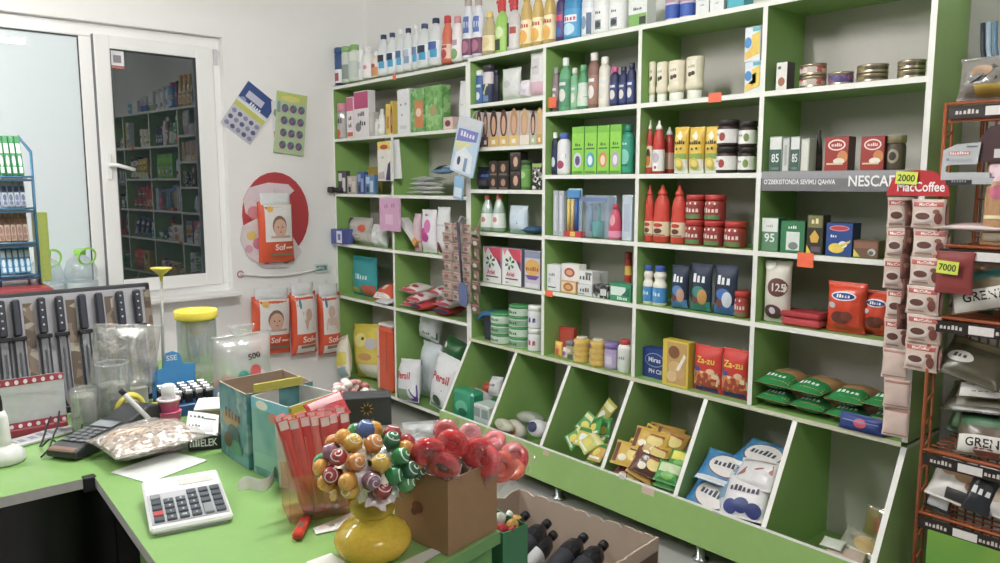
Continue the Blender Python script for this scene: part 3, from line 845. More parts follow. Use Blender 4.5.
bottle('shampoo_bottle', 'shampoo bottle', 'black and blue bottle with white cap beside the green cartons', 550, 558.5, 132.5, 'slim', '#252b45', '#f0f1f3', (.1, .6, '#2f3d66'), [('e', .5, .3, .3, .12, '#d8dcea')])
bottle('shampoo_bottle', 'shampoo bottle', 'white bottle with blue cap and purple band beside the green cartons', 559, 570.3, 133, 'slim', '#ecebf0', '#4a6ab8', (.05, .55, '#f2eff4'), [('p', [(.05, .6), (.95, .5), (.95, .38), (.05, .5)], '#6a2f86'), ('e', .5, .24, .3, .1, '#b0446a')])
gb = [(572, 584.3, 126.7, '#d5d7e4', '#5a4a80'), (584.8, 597, 126, '#3fa7d0', '#e8f2f6'), (597.5, 609.7, 125.3, '#e08a5a', '#f2d9b8'), (610.2, 621.8, 124.3, '#b9a8c4', '#e9e4ee')]
for k, (a, b, t, c1, c2) in enumerate(gb):
    carton('shampoo_carton', 'shampoo carton', 'lime green carton with ' + ['grey violet', 'sky blue', 'orange', 'lilac'][k] + ' disc beside the other lime cartons', a, b, t, .06, '#8ed62c', [('r', .03, .86, .97, .99, '#76c42a'), ('b', .5, .62, .07, 3, '#2f6a30', .7), ('r', .15, .52, .85, .55, '#3b7a3a'), ('e', .5, .30, .34, .16, c1), ('e', .5, .29, .2, .1, c2), ('r', .1, .02, .9, .07, '#5aa02c')], grp='lime green shampoo cartons', side='#4fae3a')
bottle('shampoo_bottle', 'shampoo bottle', 'teal green bottle standing against the second divider', 622.5, 634.3, 125, 'slim', '#15977a', '#0f7f68', (.05, .7, '#1ca184'), [('e', .5, .35, .38, .16, '#7ed0be'), ('b', .5, .62, .06, 3, '#dff2ec'), ('r', .2, .16, .8, .2, '#0d6a58')])
row(LV2[2])
for k, (a, b) in enumerate(((553.3, 558.2), (558.7, 563.8))):
    carton('toothbrush_pack', 'toothbrush pack', ORD[k] + ' narrow silver toothbrush sleeve beside the first divider', a, b, 190.5 + k * .5, .02, '#b9bfca', [('r', .3, .1, .7, .9, '#d9dde6')], grp='silver toothbrush sleeves')
pk = empty('razor_pack', (FX + .035, PX(574, 220, FX + .03).y, LV2[2]), (0, 0, ROT))
H_ = fit(568, 581, 188.5, FX + .03, LV2[2])[1]
MB().box(-.042, .042, 0, .004, 0, H_, '#bcd6ec', .001).build('card', pk)
MB().box(-.04, .04, -.014, -.0005, .8 * H_, .97 * H_, '#4a93d0', .002).build('header', pk)
for u, c in ((-.026, '#e6c95a'), (-.002, '#ddc27a'), (.022, '#2f63b4')): MB().tube([(u, -.012, .02), (u, -.012, .78 * H_)], .0085, c, 8).build('razor', pk)
tag(pk, 'blue card of yellow and blue razors hanging beside the toothbrush sleeves', 'razor pack')
carton('candy_box', 'box', 'flat red box with yellow centre lying before the razor card', 564, 581, 231.3, .03, '#d3383c', [('r', .36, .1, .66, .9, '#f1c93a')], inset=.002)
pk = empty('toothbrush_set', (FX + .04, PX(597, 220, FX + .03).y, LV2[2]), (0, 0, ROT))
W_, H_, _ = fit(581.5, 612, 195.5, FX + .03, LV2[2])
MB().box(-W_ / 2, W_ / 2, .012, .016, 0, H_, '#cdd6e0', .001).build('card', pk)
MB().box(-W_ / 2, W_ / 2, -.03, .011, 0, H_, clear('#eef3f8', .86, .06, .5), .006).build('blister', pk)
MB().box(-W_ * .42, W_ * .42, -.0335, -.031, .86 * H_, .95 * H_, '#6f87b4').build('header', pk)
MB().lathe([(.02, 0), (.026, .002), (.028, .07), (.026, .07)], '#3fb0ac', 14, T=Matrix.Translation((0, -.002, .004))).build('cup', pk)
MB().tube([(.012, -.008, .05), (.01, -.008, .82 * H_)], .006, '#57b3a8', 8).build('toothbrush', pk)
MB().tube([(-.04, -.008, .03), (-.04, -.008, .8 * H_)], .01, '#8fb3d8', 8).build('tube', pk)
tag(pk, 'clear blister set with toothbrush and teal cup on blue card', 'toothbrush set')
bottle('air_freshener', 'air freshener', 'red and pink goblet shaped freshener before the blister set', 610, 622, 204, 'drop', '#d84a6a', '#c73a58', (.0, .25, '#e893b4'), [('e', .5, .55, .26, .16, '#f0a6b4')], inset=.002)
carton('toothpaste_box', 'box', 'narrow pale blue box against the second divider', 622.5, 632.5, 195, .04, '#c3cfe0', [('r', .2, .2, .8, .8, '#b3c0d6')])
row(LV2[3])
def soap(a, b, t, col, pr, lab, zs=None, D=.05, grp=None, inset=.015): return carton('soap_carton', 'soap carton', lab, a, b, t, D, col, pr, zs=zs, grp=grp, inset=inset)
soap(545.5, 560, 264.7, '#eceef2', [('b', .4, .62, .12, 4, '#8a90a2', .5), ('r', .1, .12, .7, .16, '#3a3d46'), ('r', .1, .3, .3, .5, '#cfd4e2')], 'tall white soap carton beside the first divider')
soap(560.8, 576, 281, '#e9b36a', [('r', .03, .1, .97, .9, '#f0d8a8'), ('e', .5, .5, .33, .36, '#c46a34'), ('e', .5, .5, .2, .2, '#e2a866')], 'gold soap carton with brown oval under the white one'); zz = LASTTOP[0] + .001
soap(561.5, 579, 264.2, '#f1ece8', [('e', .47, .5, .3, .28, '#b8553c'), ('e', .47, .5, .2, .16, '#e3a184')], 'white soap carton with red oval on top of the gold one', zs=zz)
soap(577.5, 592, 284.5, '#e3e4e6', [('b', .5, .5, .4, 4, '#55585c'), ('r', .05, .1, .5, .2, '#8fa08c')], 'lower of two white grey soap cartons beside the gold one'); zz = LASTTOP[0] + .001
soap(578.5, 592.5, 271, '#eceded', [('b', .5, .5, .4, 4, '#5b5f62'), ('r', .5, .7, .95, .9, '#7a8a80')], 'upper of two white grey soap cartons beside the gold one', zs=zz)
soap(594, 600.5, 272, '#e1e3e6', [('r', .1, .4, .8, .6, '#9aa2ac')], 'narrow white carton standing behind the dark patterned carton', inset=.085)
soap(593, 608, 285, blotch('#2a2a2c', '#6e7072', '#d0d2d2', 60), [('r', .5, .2, .9, .7, '#d9dada')], 'dark patterned soap carton between white and green cartons')
soap(610, 631, 283.5, '#2f9a70', [('r', .04, .3, .75, .8, '#dff0e6'), ('p', [(.55, .3), (.95, .85), (.95, .3)], '#1f6f56'), ('b', .6, .15, .2, 5, '#e8f4ee', .6)], 'green and white soap carton against the second divider')
bottle('spray_can', 'spray can', 'red can with yellow band standing behind the green soap carton', 625.5, 632, 252, 'can', '#c9332c', '#b02a26', (.5, .7, '#f0c040'), None, inset=.09)
row(PLK)
carton('biscuit_box', 'box', 'red upright box behind the small jars on the plank', 557.5, 573, 327.5, .03, '#c9453a', [('r', .1, .1, .9, .9, '#d1523f')], inset=.10, rz=.1)
pouch('sugar_packet', 'packet', 'small yellow packet with red figure beside the first divider on the plank', 553, 560.5, 342, .03, '#f0c04a', [('e', .5, .4, .25, .2, '#d9534a')])
pouch('sugar_packet', 'packet', 'small pink and white packet between the yellow packet and the glass jar', 561, 566.5, 348, .03, '#e9cfd8', [('e', .5, .5, .3, .2, '#9a6fae')])
bottle('spice_jar', 'jar', 'small glass jar with grey lid and green foot on the plank', 567, 575, 341, 'jar', '#b9b58a', '#8b8f96', (.05, .3, '#56745c'), [('e', .5, .5, .3, .12, '#e4dcc0')])
for k, (a, b, t) in enumerate(((575.5, 589, 336.5), (591.5, 605, 338.5))):
    bottle('honey_bottle', 'bottle', ORD[k] + ' of two ribbed yellow squeeze bottles on the plank', a, b, t, 'ribs', '#dcb64e', '#e0d6c4', None, [('p', [(.04, .1), (.42, .1), (.42, .95), (.04, .95)], '#cfc6a8'), ('e', .24, .75, .17, .09, '#6a4a9a'), ('e', .25, .38, .1, .05, '#5a8a4a')], ys=1, grp='ribbed yellow bottles')
bottle('cream_jar', 'jar', 'lilac jar with clear purple lid on the plank', 606, 618, 342, 'jar', '#b4a0cf', '#8a78b8', (.1, .6, '#c3b3da'), [('r', .2, .2, .8, .5, '#d9cfe8')])
bottle('talc_bottle', 'bottle', 'white oblong bottle with red cap against the second divider', 619, 631.5, 339.5, 'slim', '#e9e7e6', '#d2363f', None, [('r', .18, .12, .82, .68, '#dfe5de'), ('b', .5, .45, .1, 4, '#7c9a86', .6)])
# ---- third column
row(LV2[0])
mj = [(645.5, 656, 62), (657.5, 668.5, 62), (669.5, 686, 60.5), (687.3, 704.5, 56.5)]
for k, (a, b, t) in enumerate(mj):
    x = FX + .05
    W_, H_, y_ = fit(a, b, t, x, LV2[0])
    r = empty('sauce_bottle', (x, y_, LV2[0]), (0, 0, ROT))
    R = W_ / 2
    CR = '#ece2c6'
    MB().lathe([(.74 * R, 0), (.78 * R, .006), (.78 * R, .2 * H_), (.7 * R, .21 * H_)], '#f1efe8', 20, .75).build('cap', r)
    pf = [(.72 * R, .205 * H_), (.98 * R, .28 * H_), (1.0 * R, .36 * H_), (.86 * R, .44 * H_), (.92 * R, .7 * H_), (.98 * R, .93 * H_), (.9 * R, .985 * H_), (.6 * R, H_)]
    MB().lathe(pf, mat(CR, .35), 20, .75).build('body', r)
    def wr_(u, v, f, pf=pf, R=R):
        q = R
        for (r0, z0), (r1, z1) in zip(pf, pf[1:]):
            if z0 <= v <= z1: q = r0 + (r1 - r0) * (v - z0) / (z1 - z0)
        q += f; s_ = max(-.98, min(.98, u / q))
        return (u, -q * math.sqrt(1 - s_ * s_) * .75, v)
    art(MB(), [('r', .22, .48, .78, .9, '#f3ead4'), ('b', .5, .76, .07, 4, '#b8a884', .45), ('e', .42, .58, .12, .055, '#5b4632'), ('e', .6, .6, .1, .05, '#463828')], W_, H_, wr_, .001).build('label_print', r)
    tag(r, ORD[k] + ' cream sauce bottle standing on its white cap counted from the divider', 'sauce bottle', 'cream sauce bottles')
W_, H_, y_ = fit(745.3, 761.5, 26.6, FX + .02, LV2[0])
for k in range(2):
    pr = [('r', .02, .8, .98, .98, '#dfe9f2'), ('r', .5, .86, .98, .98, '#55b4c4'), ('e', .22, .55, .22, .16, '#3b8fd0'), ('p', [(.45, .75), (.95, .85), (.95, .2), (.05, .05), (.05, .25), (.5, .4)], '#f2cd3a'), ('e', .3, .2, .2, .1, '#f0c040')]
    carton('baby_food_box', 'box', ('lower' if k == 0 else 'upper') + ' of two stacked blue and yellow boxes against the third divider', 745.3, 761.5, 61.3 if k == 0 else 26.6, .05, '#e8edf2', pr, zs=LV2[0] if k == 0 else LASTTOP[0] + .001, grp='stacked blue and yellow boxes')
row(LV2[1])
kt = [(640.8, 654.6, 120.5, '#e7b48a', 'round shouldered'), (653.6 + 1.3, 665, 120.5, '#f1ece8', 'white labelled')]
bottle('ketchup_bottle', 'ketchup bottle', 'red ketchup bottle with white nozzle and orange label beside the divider', 640.8, 653.6, 120.5, 'ketchup', '#c9362f', '#f0ece6', (.12, .52, '#ecd9b4'), [('e', .5, .35, .34, .12, '#3a2a20'), ('e', .5, .24, .34, .1, '#d97a3a')], grp='white nozzle ketchup bottles')
bottle('ketchup_bottle', 'ketchup bottle', 'red ketchup bottle with white nozzle and plain white label', 654.2, 665, 120.5, 'ketchup', '#cf3a30', '#f2eee8', (.05, .45, '#f2eeee'), [('e', .5, .3, .28, .1, '#bcb2c6'), ('e', .5, .12, .1, .03, '#a0343a')], grp='white nozzle ketchup bottles')
bottle('ketchup_bottle', 'ketchup bottle', 'small red ketchup bottle half hidden behind the yellow packets', 664.5, 675, 127, 'ketchup', '#c5352d', '#f0ebe6', (.1, .45, '#dfb6a6'), None, inset=.075, grp='white nozzle ketchup bottles')
yp = [(671.5, 686, 127), (686.5, 702, 127), (702.5, 717.5, 126.5)]
for k, (a, b, t) in enumerate(yp):
    pouch('mayonnaise_pouch', 'pouch', ORD[k] + ' of three yellow lemon printed pouches', a, b, t, .05, '#efc62f', [('r', .02, .0, .98, .3, '#f1f0ea'), ('r', .04, .3, .96, .42, '#8fb04a'), ('e', .5, .2, .3, .13, '#ecc92e'), ('e', .5, .2, .2, .08, '#f6e27a'), ('p', [(.3, .8), (.5, .92), (.75, .78), (.6, .7)], '#f5efd8'), ('b', .5, .66, .09, 6, '#3d3a22', .8), ('e', .4, .52, .07, .03, '#3f4a20'), ('e', .68, .53, .07, .03, '#3f4a20')], grp='yellow lemon pouches', wr=.06)
for k, (a, b, pic) in enumerate(((719, 739, '#a83a34'), (740.3, 757.3, '#7f9a4a'))):
    W_, H_, y_ = fit(a, b, 119.8 + k * 1.2, FX + .055, LV2[1])
    for j in range(2):
        bottle('jam_jar', 'jam jar', ('lower' if j == 0 else 'upper') + ' dark lidded jar with ' + ('red fruit' if k == 0 else 'green fruit') + ' on its white label', 0, 0, 0, 'jar', '#3b2a26', '#2b2524', (.12, .64, '#eeecea'), [('e', .5 if k == 0 else .68, .36, .15, .16, pic), ('b', .3, .45, .1, 3, '#8a8684', .3)], ys=1, at=(FX + .055, y_, LV2[1] + j * H_ / 2), W=W_ - .004, H=H_ / 2 - .001, grp='dark lidded jars')
row(LV2[2])
for k, (a, b, t) in enumerate(((640.5, 654.8, 185), (655.3, 670.8, 185), (673, 687, 185.3))):
    bottle('ketchup_bottle', 'ketchup bottle', ORD[k] + ' of three big all red ketchup bottles', a, b, t, 'ketchup', '#d8402f', '#d9432f', (.12, .37, '#e9d7b4'), [('e', .5, .31, .3, .035, '#c23a2c'), ('e', .5, .21, .26, .045, '#6a3a2c'), ('r', .05, .13, .95, .15, '#8a6a5a')], grp='all red ketchup bottles')
tp = [(687.8, 705.6), (706.6, 725.6), (727, 747.5)]
for j in range(2):
    for k, (a, b) in enumerate(tp):
        if j == 1 and k == 2: continue
        W_, H_, y_ = fit(a, b, 194.5, FX + .06, LV2[2])
        bottle('tomato_paste_jar', 'jar', ('upper' if j else 'lower') + ' row ' + ORD[k] + ' red lidded tomato jar counted from the ketchup bottles', 0, 0, 0, 'jar', '#a8332c', '#c9352f', (.03, .56, '#9e3a34'), [('r', .02, .06, .98, .22, '#5c8a4e'), ('b', .5, .40, .2, 5, '#f0d8d4', .85), ('e', .25, .66, .05, .05, '#f2e6e2'), ('e', .5, .67, .05, .05, '#f2e6e2'), ('e', .75, .66, .05, .05, '#f2e6e2')], ys=1, at=(FX + .06, y_, LV2[2] + j * H_ / 2), W=W_ - .005, H=H_ / 2 - .001, grp='red lidded tomato jars')
row(LV2[3])
for k, (a, b, t) in enumerate(((641, 653.8, 265), (654.3, 667, 266))):
    bottle('yogurt_bottle', 'bottle', ORD[k] + ' of two white drink bottles with blue caps', a, b, t, 'yog', '#efeadd', '#3f63b8', (.08, .46, '#3a8fd0'), [('r', .05, .1, .5, .44, '#4fa3de'), ('b', .5, .3, .12, 3, '#eaf2fa', .6)], grp='white drink bottles')
mp = [(668, 686, 266, '#4a86c0', '#c79a86'), (687, 709.5, 264.5, '#2f8a80', '#c9964a'), (711, 735, 266, '#3a6fb8', '#cfd6e2')]
for k, (a, b, t, c1, c2) in enumerate(mp):
    pouch('nut_pouch', 'pouch', 'dark blue pouch with ' + ['pale blue foot beside the drink bottles', 'gold nut picture in the middle of three', 'turquoise foot beside the red lidded jar'][k], a, b, t, .055, '#23304a', [('r', .03, .02, .97, .22, c1), ('b', .5, .70, .2, 3, '#eef2f6', .6), ('e', .5, .42, .3, .12, c1), ('e', .68, .32, .2, .16, c2), ('e', .35, .24, .14, .08, '#7a4a3c')], grp='dark blue nut pouches', top=.5, wr=.06)
W_, H_, y_ = fit(735.5, 750.5, 291, FX + .055, LV2[3])
bottle('tomato_paste_jar', 'jar', 'single red lidded tomato jar against the third divider beside the dark pouches', 0, 0, 0, 'jar', '#a8332c', '#c9352f', (.03, .56, '#b0403a'), [('r', .02, .06, .98, .2, '#5c7a4e'), ('b', .5, .40, .2, 5, '#f0d8d4', .85), ('e', .3, .66, .05, .05, '#f2e6e2'), ('e', .6, .66, .05, .05, '#f2e6e2')], ys=1, at=(FX + .055, y_, LV2[3]), W=W_ - .004, H=H_)
row(PLK)
carton('cleaner_box', 'box', 'navy blue box with white lettering standing on the plank', 641, 664, 348.6, .05, '#27408a', [('e', .58, .62, .46, .24, '#8fb0c8'), ('e', .58, .62, .43, .21, '#23408e'), ('t', .58, .63, .17, 'Miras', '#f2f4f8', .7), ('t', .62, .24, .15, 'PH Cil', '#f2f4f8', .7)], inset=.05)
carton('dumpling_box', 'box', 'yellow box with dumpling picture overlapping the navy box', 663, 689, 341, .045, '#e3c81e', [('r', .18, .06, .94, .96, '#c9a05a'), ('e', .45, .75, .22, .14, '#8c5a34'), ('e', .5, .42, .26, .14, '#dcb878'), ('e', .38, .22, .2, .12, '#e2c28c'), ('e', .72, .3, .16, .1, '#d2a868'), ('p', [(.55, .38), (.85, .75), (.92, .68), (.66, .36)], '#f4efe2')], inset=.004, side='#d8bf1c')
for k, (a, b, t) in enumerate(((691, 720, 347), (719, 747.5, 350.5))):
    pouch('snack_packet', 'snack packet', ORD[k] + ' of two red snack packets with yellow lettering on the plank', a, b, t, .05, '#d8352c', [('r', .02, .12, .98, .46, blotch('#d98a4a', '#a8442c', '#ecd6b0', 55)), ('r', .1, .02, .9, .12, '#2f3f8a'), ('t', .5, .70, .14, 'Za-zu', '#f6d83a', .8), ('e', .22, .5, .12, .05, '#3b55b0'), ('e', .7, .48, .14, .06, '#e9c49a')], inset=.012 + .004 * k, grp='red snack packets', wr=.07, top=.9)
# ---- fourth column
row(LV2[0])
carton('stock_cube_box', 'box', 'small white box with brown picture beside the third divider', 776.5, 788, 62, .05, '#e6e3de', [('e', .5, .3, .3, .16, '#a8644a'), ('e', .3, .8, .15, .06, '#55705c')], side='#3b3536')
def tin(lab, a, b, t, n, col, bands, D=.07, grp=None):
    W_, H_, y_ = fit(a, b, t, FX + .06, LV2[0])
    for j in range(n):
        r = empty('food_tin', (FX + .065, y_, LV2[0] + j * H_ / n), (0, 0, ROT))
        R = W_ / 2; h = H_ / n - .001
        MB().lathe([(.94 * R, 0), (R, .002), (R, .006), (.97 * R, .008), (.97 * R, h - .008), (R, h - .006), (R, h - .002), (.94 * R, h)], mat('#a99a80', .3, .8), 24, .75).build('body', r)
        MB().lathe([(.972 * R, .01), (.972 * R, h - .01)], bands[j % len(bands)], 24, .75, cap=False).build('label', r)
        tag(r, lab[j], 'food tin', grp)
tin(['lower of two red and silver tins beside the small white box', 'upper of two red and silver tins beside the small white box'], 800, 826, 64, 2, '#b9b0a8', [blotch('#c8b8b0', '#b8503f', '#d8d2cc', 40)], grp='red and silver tins')
tin(['lone flat purple tin between the red and bronze tins'], 828, 853, 72, 1, '#5a4a86', [blotch('#4f4382', '#8a5a7c', '#b9a4c0', 60)])
tin(['lower of two bronze tins in the middle of the empty shelf', 'upper of two bronze tins in the middle of the empty shelf'], 857, 888, 64.5, 2, '#7a6a48', [blotch('#4a4434', '#9a8552', '#6a5a3c', 50)], grp='middle bronze tins')
tin(['lower of two bronze tins against the end panel', 'upper of two bronze tins against the end panel'], 897.5, 925.5, 60, 2, '#7a6a48', [blotch('#4a4434', '#9a8552', '#6a5a3c', 50)], grp='end bronze tins')
row(LV2[1])
def tea(lab, a, b, t, D=.06): carton('tea_box', 'tea box', lab, a, b, t, D, '#3d5f56', [('r', .04, .64, .96, .98, '#dfe3e0'), ('t', .5, .4, .24, '85', '#e6ece8', .6), ('r', .2, .08, .8, .14, '#6d8a80')], grp='dark green tea boxes with white tops', side='#b9c2be')
tea('first dark green tea box with white top beside the third divider', 770, 782.5, 136.5)
carton('tea_box', 'tea box', 'pale grey box side between the two dark green tea boxes', 783, 790, 138, .05, '#b9beb9', [('r', .12, .06, .88, .94, '#d0d4d0'), ('r', .3, .2, .7, .8, '#b4bab6')])
tea('second dark green tea box with white top and a grey box on each side', 791, 800.5, 136.5)
carton('tea_box', 'tea box', 'pale cream box side beside the second dark green tea box', 801.5, 810, 138.5, .05, '#c9cabf', [('r', .12, .06, .88, .94, '#dcdcd2')])
bottle('coffee_bottle', 'bottle', 'dark brown slim bottle beside the first red coffee box', 815.5, 824, 129.5, 'drop', '#2b2422', '#3a302c', (.1, .4, '#4a3830'), None, inset=.05)
cb = [('e', .5, .76, .37, .16, '#f0e6e0'), ('e', .5, .76, .31, .12, '#b5362c'), ('b', .5, .76, .1, 6, '#f4e8e0', .45), ('e', .76, .42, .22, .18, '#d98a4a'), ('e', .62, .3, .24, .09, '#efe4d4'), ('r', .1, .2, .8, .25, '#e9c8a0')]
carton('coffee_box', 'coffee box', 'red coffee box beside the dark slim bottle', 825.5, 849.5, 136.5, .05, '#a8322a', cb, grp='red coffee boxes', side='#5a2a26')
carton('coffee_box', 'coffee box', 'red coffee box beside the bronze coffee jar', 861.5, 885.5, 136, .05, '#a8322a', cb, grp='red coffee boxes', side='#5a2a26')
bottle('coffee_jar', 'jar', 'dark bronze coffee jar with flat lid beside the red box', 887, 907, 135.5, 'jar', '#4a4030', '#8a7f5c', (.08, .7, '#54483a'), [('e', .5, .42, .3, .2, '#a59a80'), ('e', .5, .42, .18, .12, '#3a322a')])
ba = PX(761.5, 180, FX - .004).y; bb = PX(915, 180, FX - .004).y
bn = MB().box(-(ba - bb) / 2, (ba - bb) / 2, -.002, 0, 0, .068, mat('#86868a', .3, .35)).build('shelf_banner', None, (FX - .002, (ba + bb) / 2, LV2[1] - .064), (0, 0, ROT))
art(MB(), [('r', 0, .62, 1, .98, '#9b9ba0'), ('t', .27, .44, .3, "O'ZBEKISTONDA SEVIMLI QAHVA", '#f4f4f6', .5), ('t', .765, .5, .52, 'NESCAFE', '#f6f6f8', .32)], ba - bb, .068, lambda u, v, f: (u, -.002 - f, v)).build('lettering', bn)
tag(bn, 'long silver grey shelf banner lettered in white below the coffee boxes', 'shelf banner')
row(LV2[2])
carton('tea_box', 'tea box', 'white and green tea box numbered 95 beside the third divider', 759.5, 779, 217.5, .06, '#5f8f6c', [('r', .03, .58, .97, .98, '#e3e6e2'), ('t', .5, .4, .26, '95', '#e6efe8', .66), ('b', .5, .75, .08, 4, '#a8b0ac')], side='#3f7a58')
carton('tea_box', 'tea box', 'plain green tea box with white label beside the white topped one', 781, 805.5, 221, .06, '#2f7f50', [('r', .25, .08, .8, .66, '#dfe8e2'), ('b', .5, .8, .1, 4, '#eef4ee', .5), ('e', .55, .22, .2, .12, '#7d8a86')], side='#24603c')
carton('tea_box', 'tea box', 'tall black and gold tea packet between green and blue boxes', 807.5, 824, 215, .05, '#3b3a2c', [('r', .05, .68, .95, .98, '#7d7a4a'), ('b', .5, .84, .14, 2, '#e6dca8'), ('p', [(.3, .3), (.7, .3), (.8, .45), (.5, .62), (.2, .45)], '#e0b23a'), ('p', [(0.02, .02), (.02, .25), (.35, .02)], '#e6d23a'), ('r', .3, .06, .9, .2, '#6a5a6c')])
carton('tea_box', 'tea box', 'blue tea box with yellow cup and red name oval', 826.5, 853.5, 223, .06, '#274f96', [('e', .5, .84, .38, .09, '#d88a94'), ('e', .5, .84, .33, .06, '#c23a48'), ('b', .3, .6, .09, 3, '#eaf0f8'), ('e', .42, .24, .3, .15, '#f0d23a'), ('e', .66, .36, .16, .1, '#eef2f4'), ('p', [(.5, .32), (.95, .5), (.92, .42), (.6, .26)], '#e9c83a')], side='#1c2f5c')
carton('tea_box', 'tea box', 'low brown and gold box beside the blue tea box', 853.5, 879, 240.5, .05, '#7a5a44', [('r', .05, .55, .95, .9, '#9a6a58'), ('p', [(.02, .05), (.02, .5), (.3, .05)], '#d6d04a'), ('e', .75, .35, .16, .2, '#cfd2cc'), ('e', .72, .3, .1, .12, '#6a6a64')])
row(LV2[3])
pouch('milk_pack', 'pack', 'tall cream pack with brown oval numbered 125', 761.5, 789, 261.5, .06, '#d9d2c6', [('e', .6, .58, .36, .15, '#6a4038'), ('t', .66, .58, .13, '125', '#f0e8e0', .5), ('e', .45, .18, .34, .12, '#5a3a40'), ('e', .45, .2, .12, .06, '#d8d0da'), ('e', .2, .92, .25, .07, '#ece8e2')], wr=.05, top=.9)
bx_ = PX(804, 322, FX + .05)
o = MB().box(-.07, .07, -.045, .045, 0, .03, '#c8424a', .008).build('food_container'); put(o, FX + .062, bx_.y, LV2[3] + .001)
k_ = MB().box(-.073, .073, -.048, .048, .031, .052, '#b23038', .006).build('lid', o); tag(o, 'flat red plastic container between cream pack and orange bags', 'container')
for k, (a, b, t) in enumerate(((823.5, 864, 283.5), (858.5, 893, 292))):
    pouch('chocolate_bag', 'candy bag', ['wrapped orange candy bag with blue name oval beside the red container', 'second orange candy bag partly behind the coffee sachets'][k], a, b, t, .07, mat('#e0451f', .28), [('e', .5, .74, .32, .09, '#e9eef4'), ('e', .5, .74, .28, .065, '#27408e'), ('b', .5, .74, .07, 5, '#f4f6fa', .45), ('e', .22, .55, .12, .06, '#c9c4cc'), ('e', .45, .32, .24, .12, '#6a342a'), ('e', .62, .36, .14, .09, '#7d4030')], inset=.01 + .03 * k, grp='orange candy bags', wr=.11, top=.95)
# pasta bags on the plank
row(PLK)
GB = mat('#1f8a46', .25, bump=.2, scale=50)
def pasta(px, py, z, W, D, T, rz, tilt, lab, x=FX + .105, y=0):
    c = Vector((x, y, z))
    _seed[0] += 1
    mb, wrap = pillow(W, D, T, mat('#b98a52', .3, var=.25, scale=300), top=1, seed=_seed[0], z0=-D / 2)
    o = mb.build('pasta_bag', None, c, (-PI / 2 + tilt, 0, ROT + rz))
    a = MB()
    N = 12
    # green printed front end and dark seal
    for sg in (-1, 1):
        vs = []; fs = []
        for j in range(7):
            for i in range(N + 1):
                p = Vector(wrap((i / N - .5) * W, (.0 + .42 * j / 6) * D, .0009))
                if sg > 0: p.y = -p.y
                p.z -= 0
                vs.append((p.x, p.y, p.z))
        for j in range(6):
            for i in range(N):
                q = (j * (N + 1) + i, j * (N + 1) + i + 1, (j + 1) * (N + 1) + i + 1, (j + 1) * (N + 1) + i)
                fs.append(q if sg < 0 else tuple(reversed(q)))
        a.add(vs, fs, GB, True)
    a.build('printed_end', o)
    art(MB(), [('b', .5, .22, .1, 5, '#eaf4ea', .7), ('e', .5, .78, .3, .12, '#c9b9a4')], W, D, wrap, .002).build('label_print', o)
    return tag(o, lab, 'pasta bag', 'green pasta bags on the plank')
PB = [Y0 - 3 * CW - T2 - .004 - (k + .5) * .131 for k in range(4)]
for k, (w, t, d) in enumerate(((.126, .056, 'beside the third divider'), (.126, .056, 'second from the third divider'), (.126, .052, 'behind the navy packet'), (.126, .06, 'behind the strip of coffee sachets'))):
    pasta(0, 0, PLK + .003 + t / 2 * 1.1, w, .19, t, .0, .0, 'bottom green pasta bag ' + d, y=PB[k])
for k, (w, t, d, rz, dz) in enumerate(((.128, .058, 'beside the third divider', .03, 0), (.128, .056, 'second from the third divider', -.05, -.002), (.126, .054, 'above the navy packet', .05, -.006), (.122, .054, 'against the end panel', -.03, .004))):
    pasta(0, 0, PLK + .098 + dz, w, .20, t, rz, .04, 'top green pasta bag ' + d, y=PB[k], x=FX + .10)
packet('biscuit_packet', 'packet', 'navy packet with red oval lying at the plank front before the pasta bags', Vector((FX - .005, PX(862, 428, FX).y, PLK + .03)), .15, .055, .03, (-.2, 0, ROT), '#2b3f86', [('e', .5, .5, .14, .28, '#d2546c'), ('r', .08, .55, .9, .62, '#7f90c4')])
# ------------------------------------------------------------------ goods: corner unit
row(LVL[0])
pt_ = bottle('cotton_bud_tub', 'tub', 'round clear tub with pink lid beside the window wall', 336, 346, 104, 'jar', clear('#d9d6d4', .3, .1, .3), '#d98aa0', (.05, .6, '#b9b4b2'), [('b', .5, .5, .16, 4, '#4a4646'), ('e', .5, .15, .25, .12, '#e0503c')], ys=1)
carton('hair_colour_box', 'box', 'small pink and white box with dark lettering beside the clear tub', 346, 353, 97, .05, '#efe6ea', [('r', .02, .66, .98, .98, '#d86a92'), ('b', .5, .48, .1, 2, '#4b4148'), ('b', .5, .3, .1, 2, '#4b4148'), ('r', .1, .04, .9, .14, '#d9604c')])
carton('hair_colour_box', 'box', 'wide pink and white box with black lettering taller than its neighbour', 353.5, 368, 91, .05, '#ece6ea', [('r', .02, .62, .98, .98, '#c94a80'), ('b', .5, .50, .1, 4, '#3b363c'), ('b', .6, .3, .12, 3, '#2f2a30'), ('e', .3, .22, .2, .1, '#8a868c')])
carton('cream_box', 'box', 'narrow grey beige box beside the pink boxes', 368.5, 373, 112, .04, '#c4bdb6', [('r', .2, .2, .8, .8, '#d2ccc6')])
bottle('lotion_bottle', 'bottle', 'short plain white bottle beside the grey beige box', 374.5, 378.8, 119, 'slim', '#eeeeec', '#e6e6e4', None, None)
bottle('lotion_bottle', 'bottle', 'white bottle with pointed cap beside the yellow and pink packet', 379, 385, 109, 'drop', '#eeeeea', '#e4e6e0', None, [('e', .5, .35, .25, .1, '#d2d6cc')])
carton('hair_dye_box', 'box', 'narrow yellow box with a dark figure', 385.5, 389.8, 104, .04, '#e9c63a', [('r', .2, .2, .8, .6, '#c88a40')])
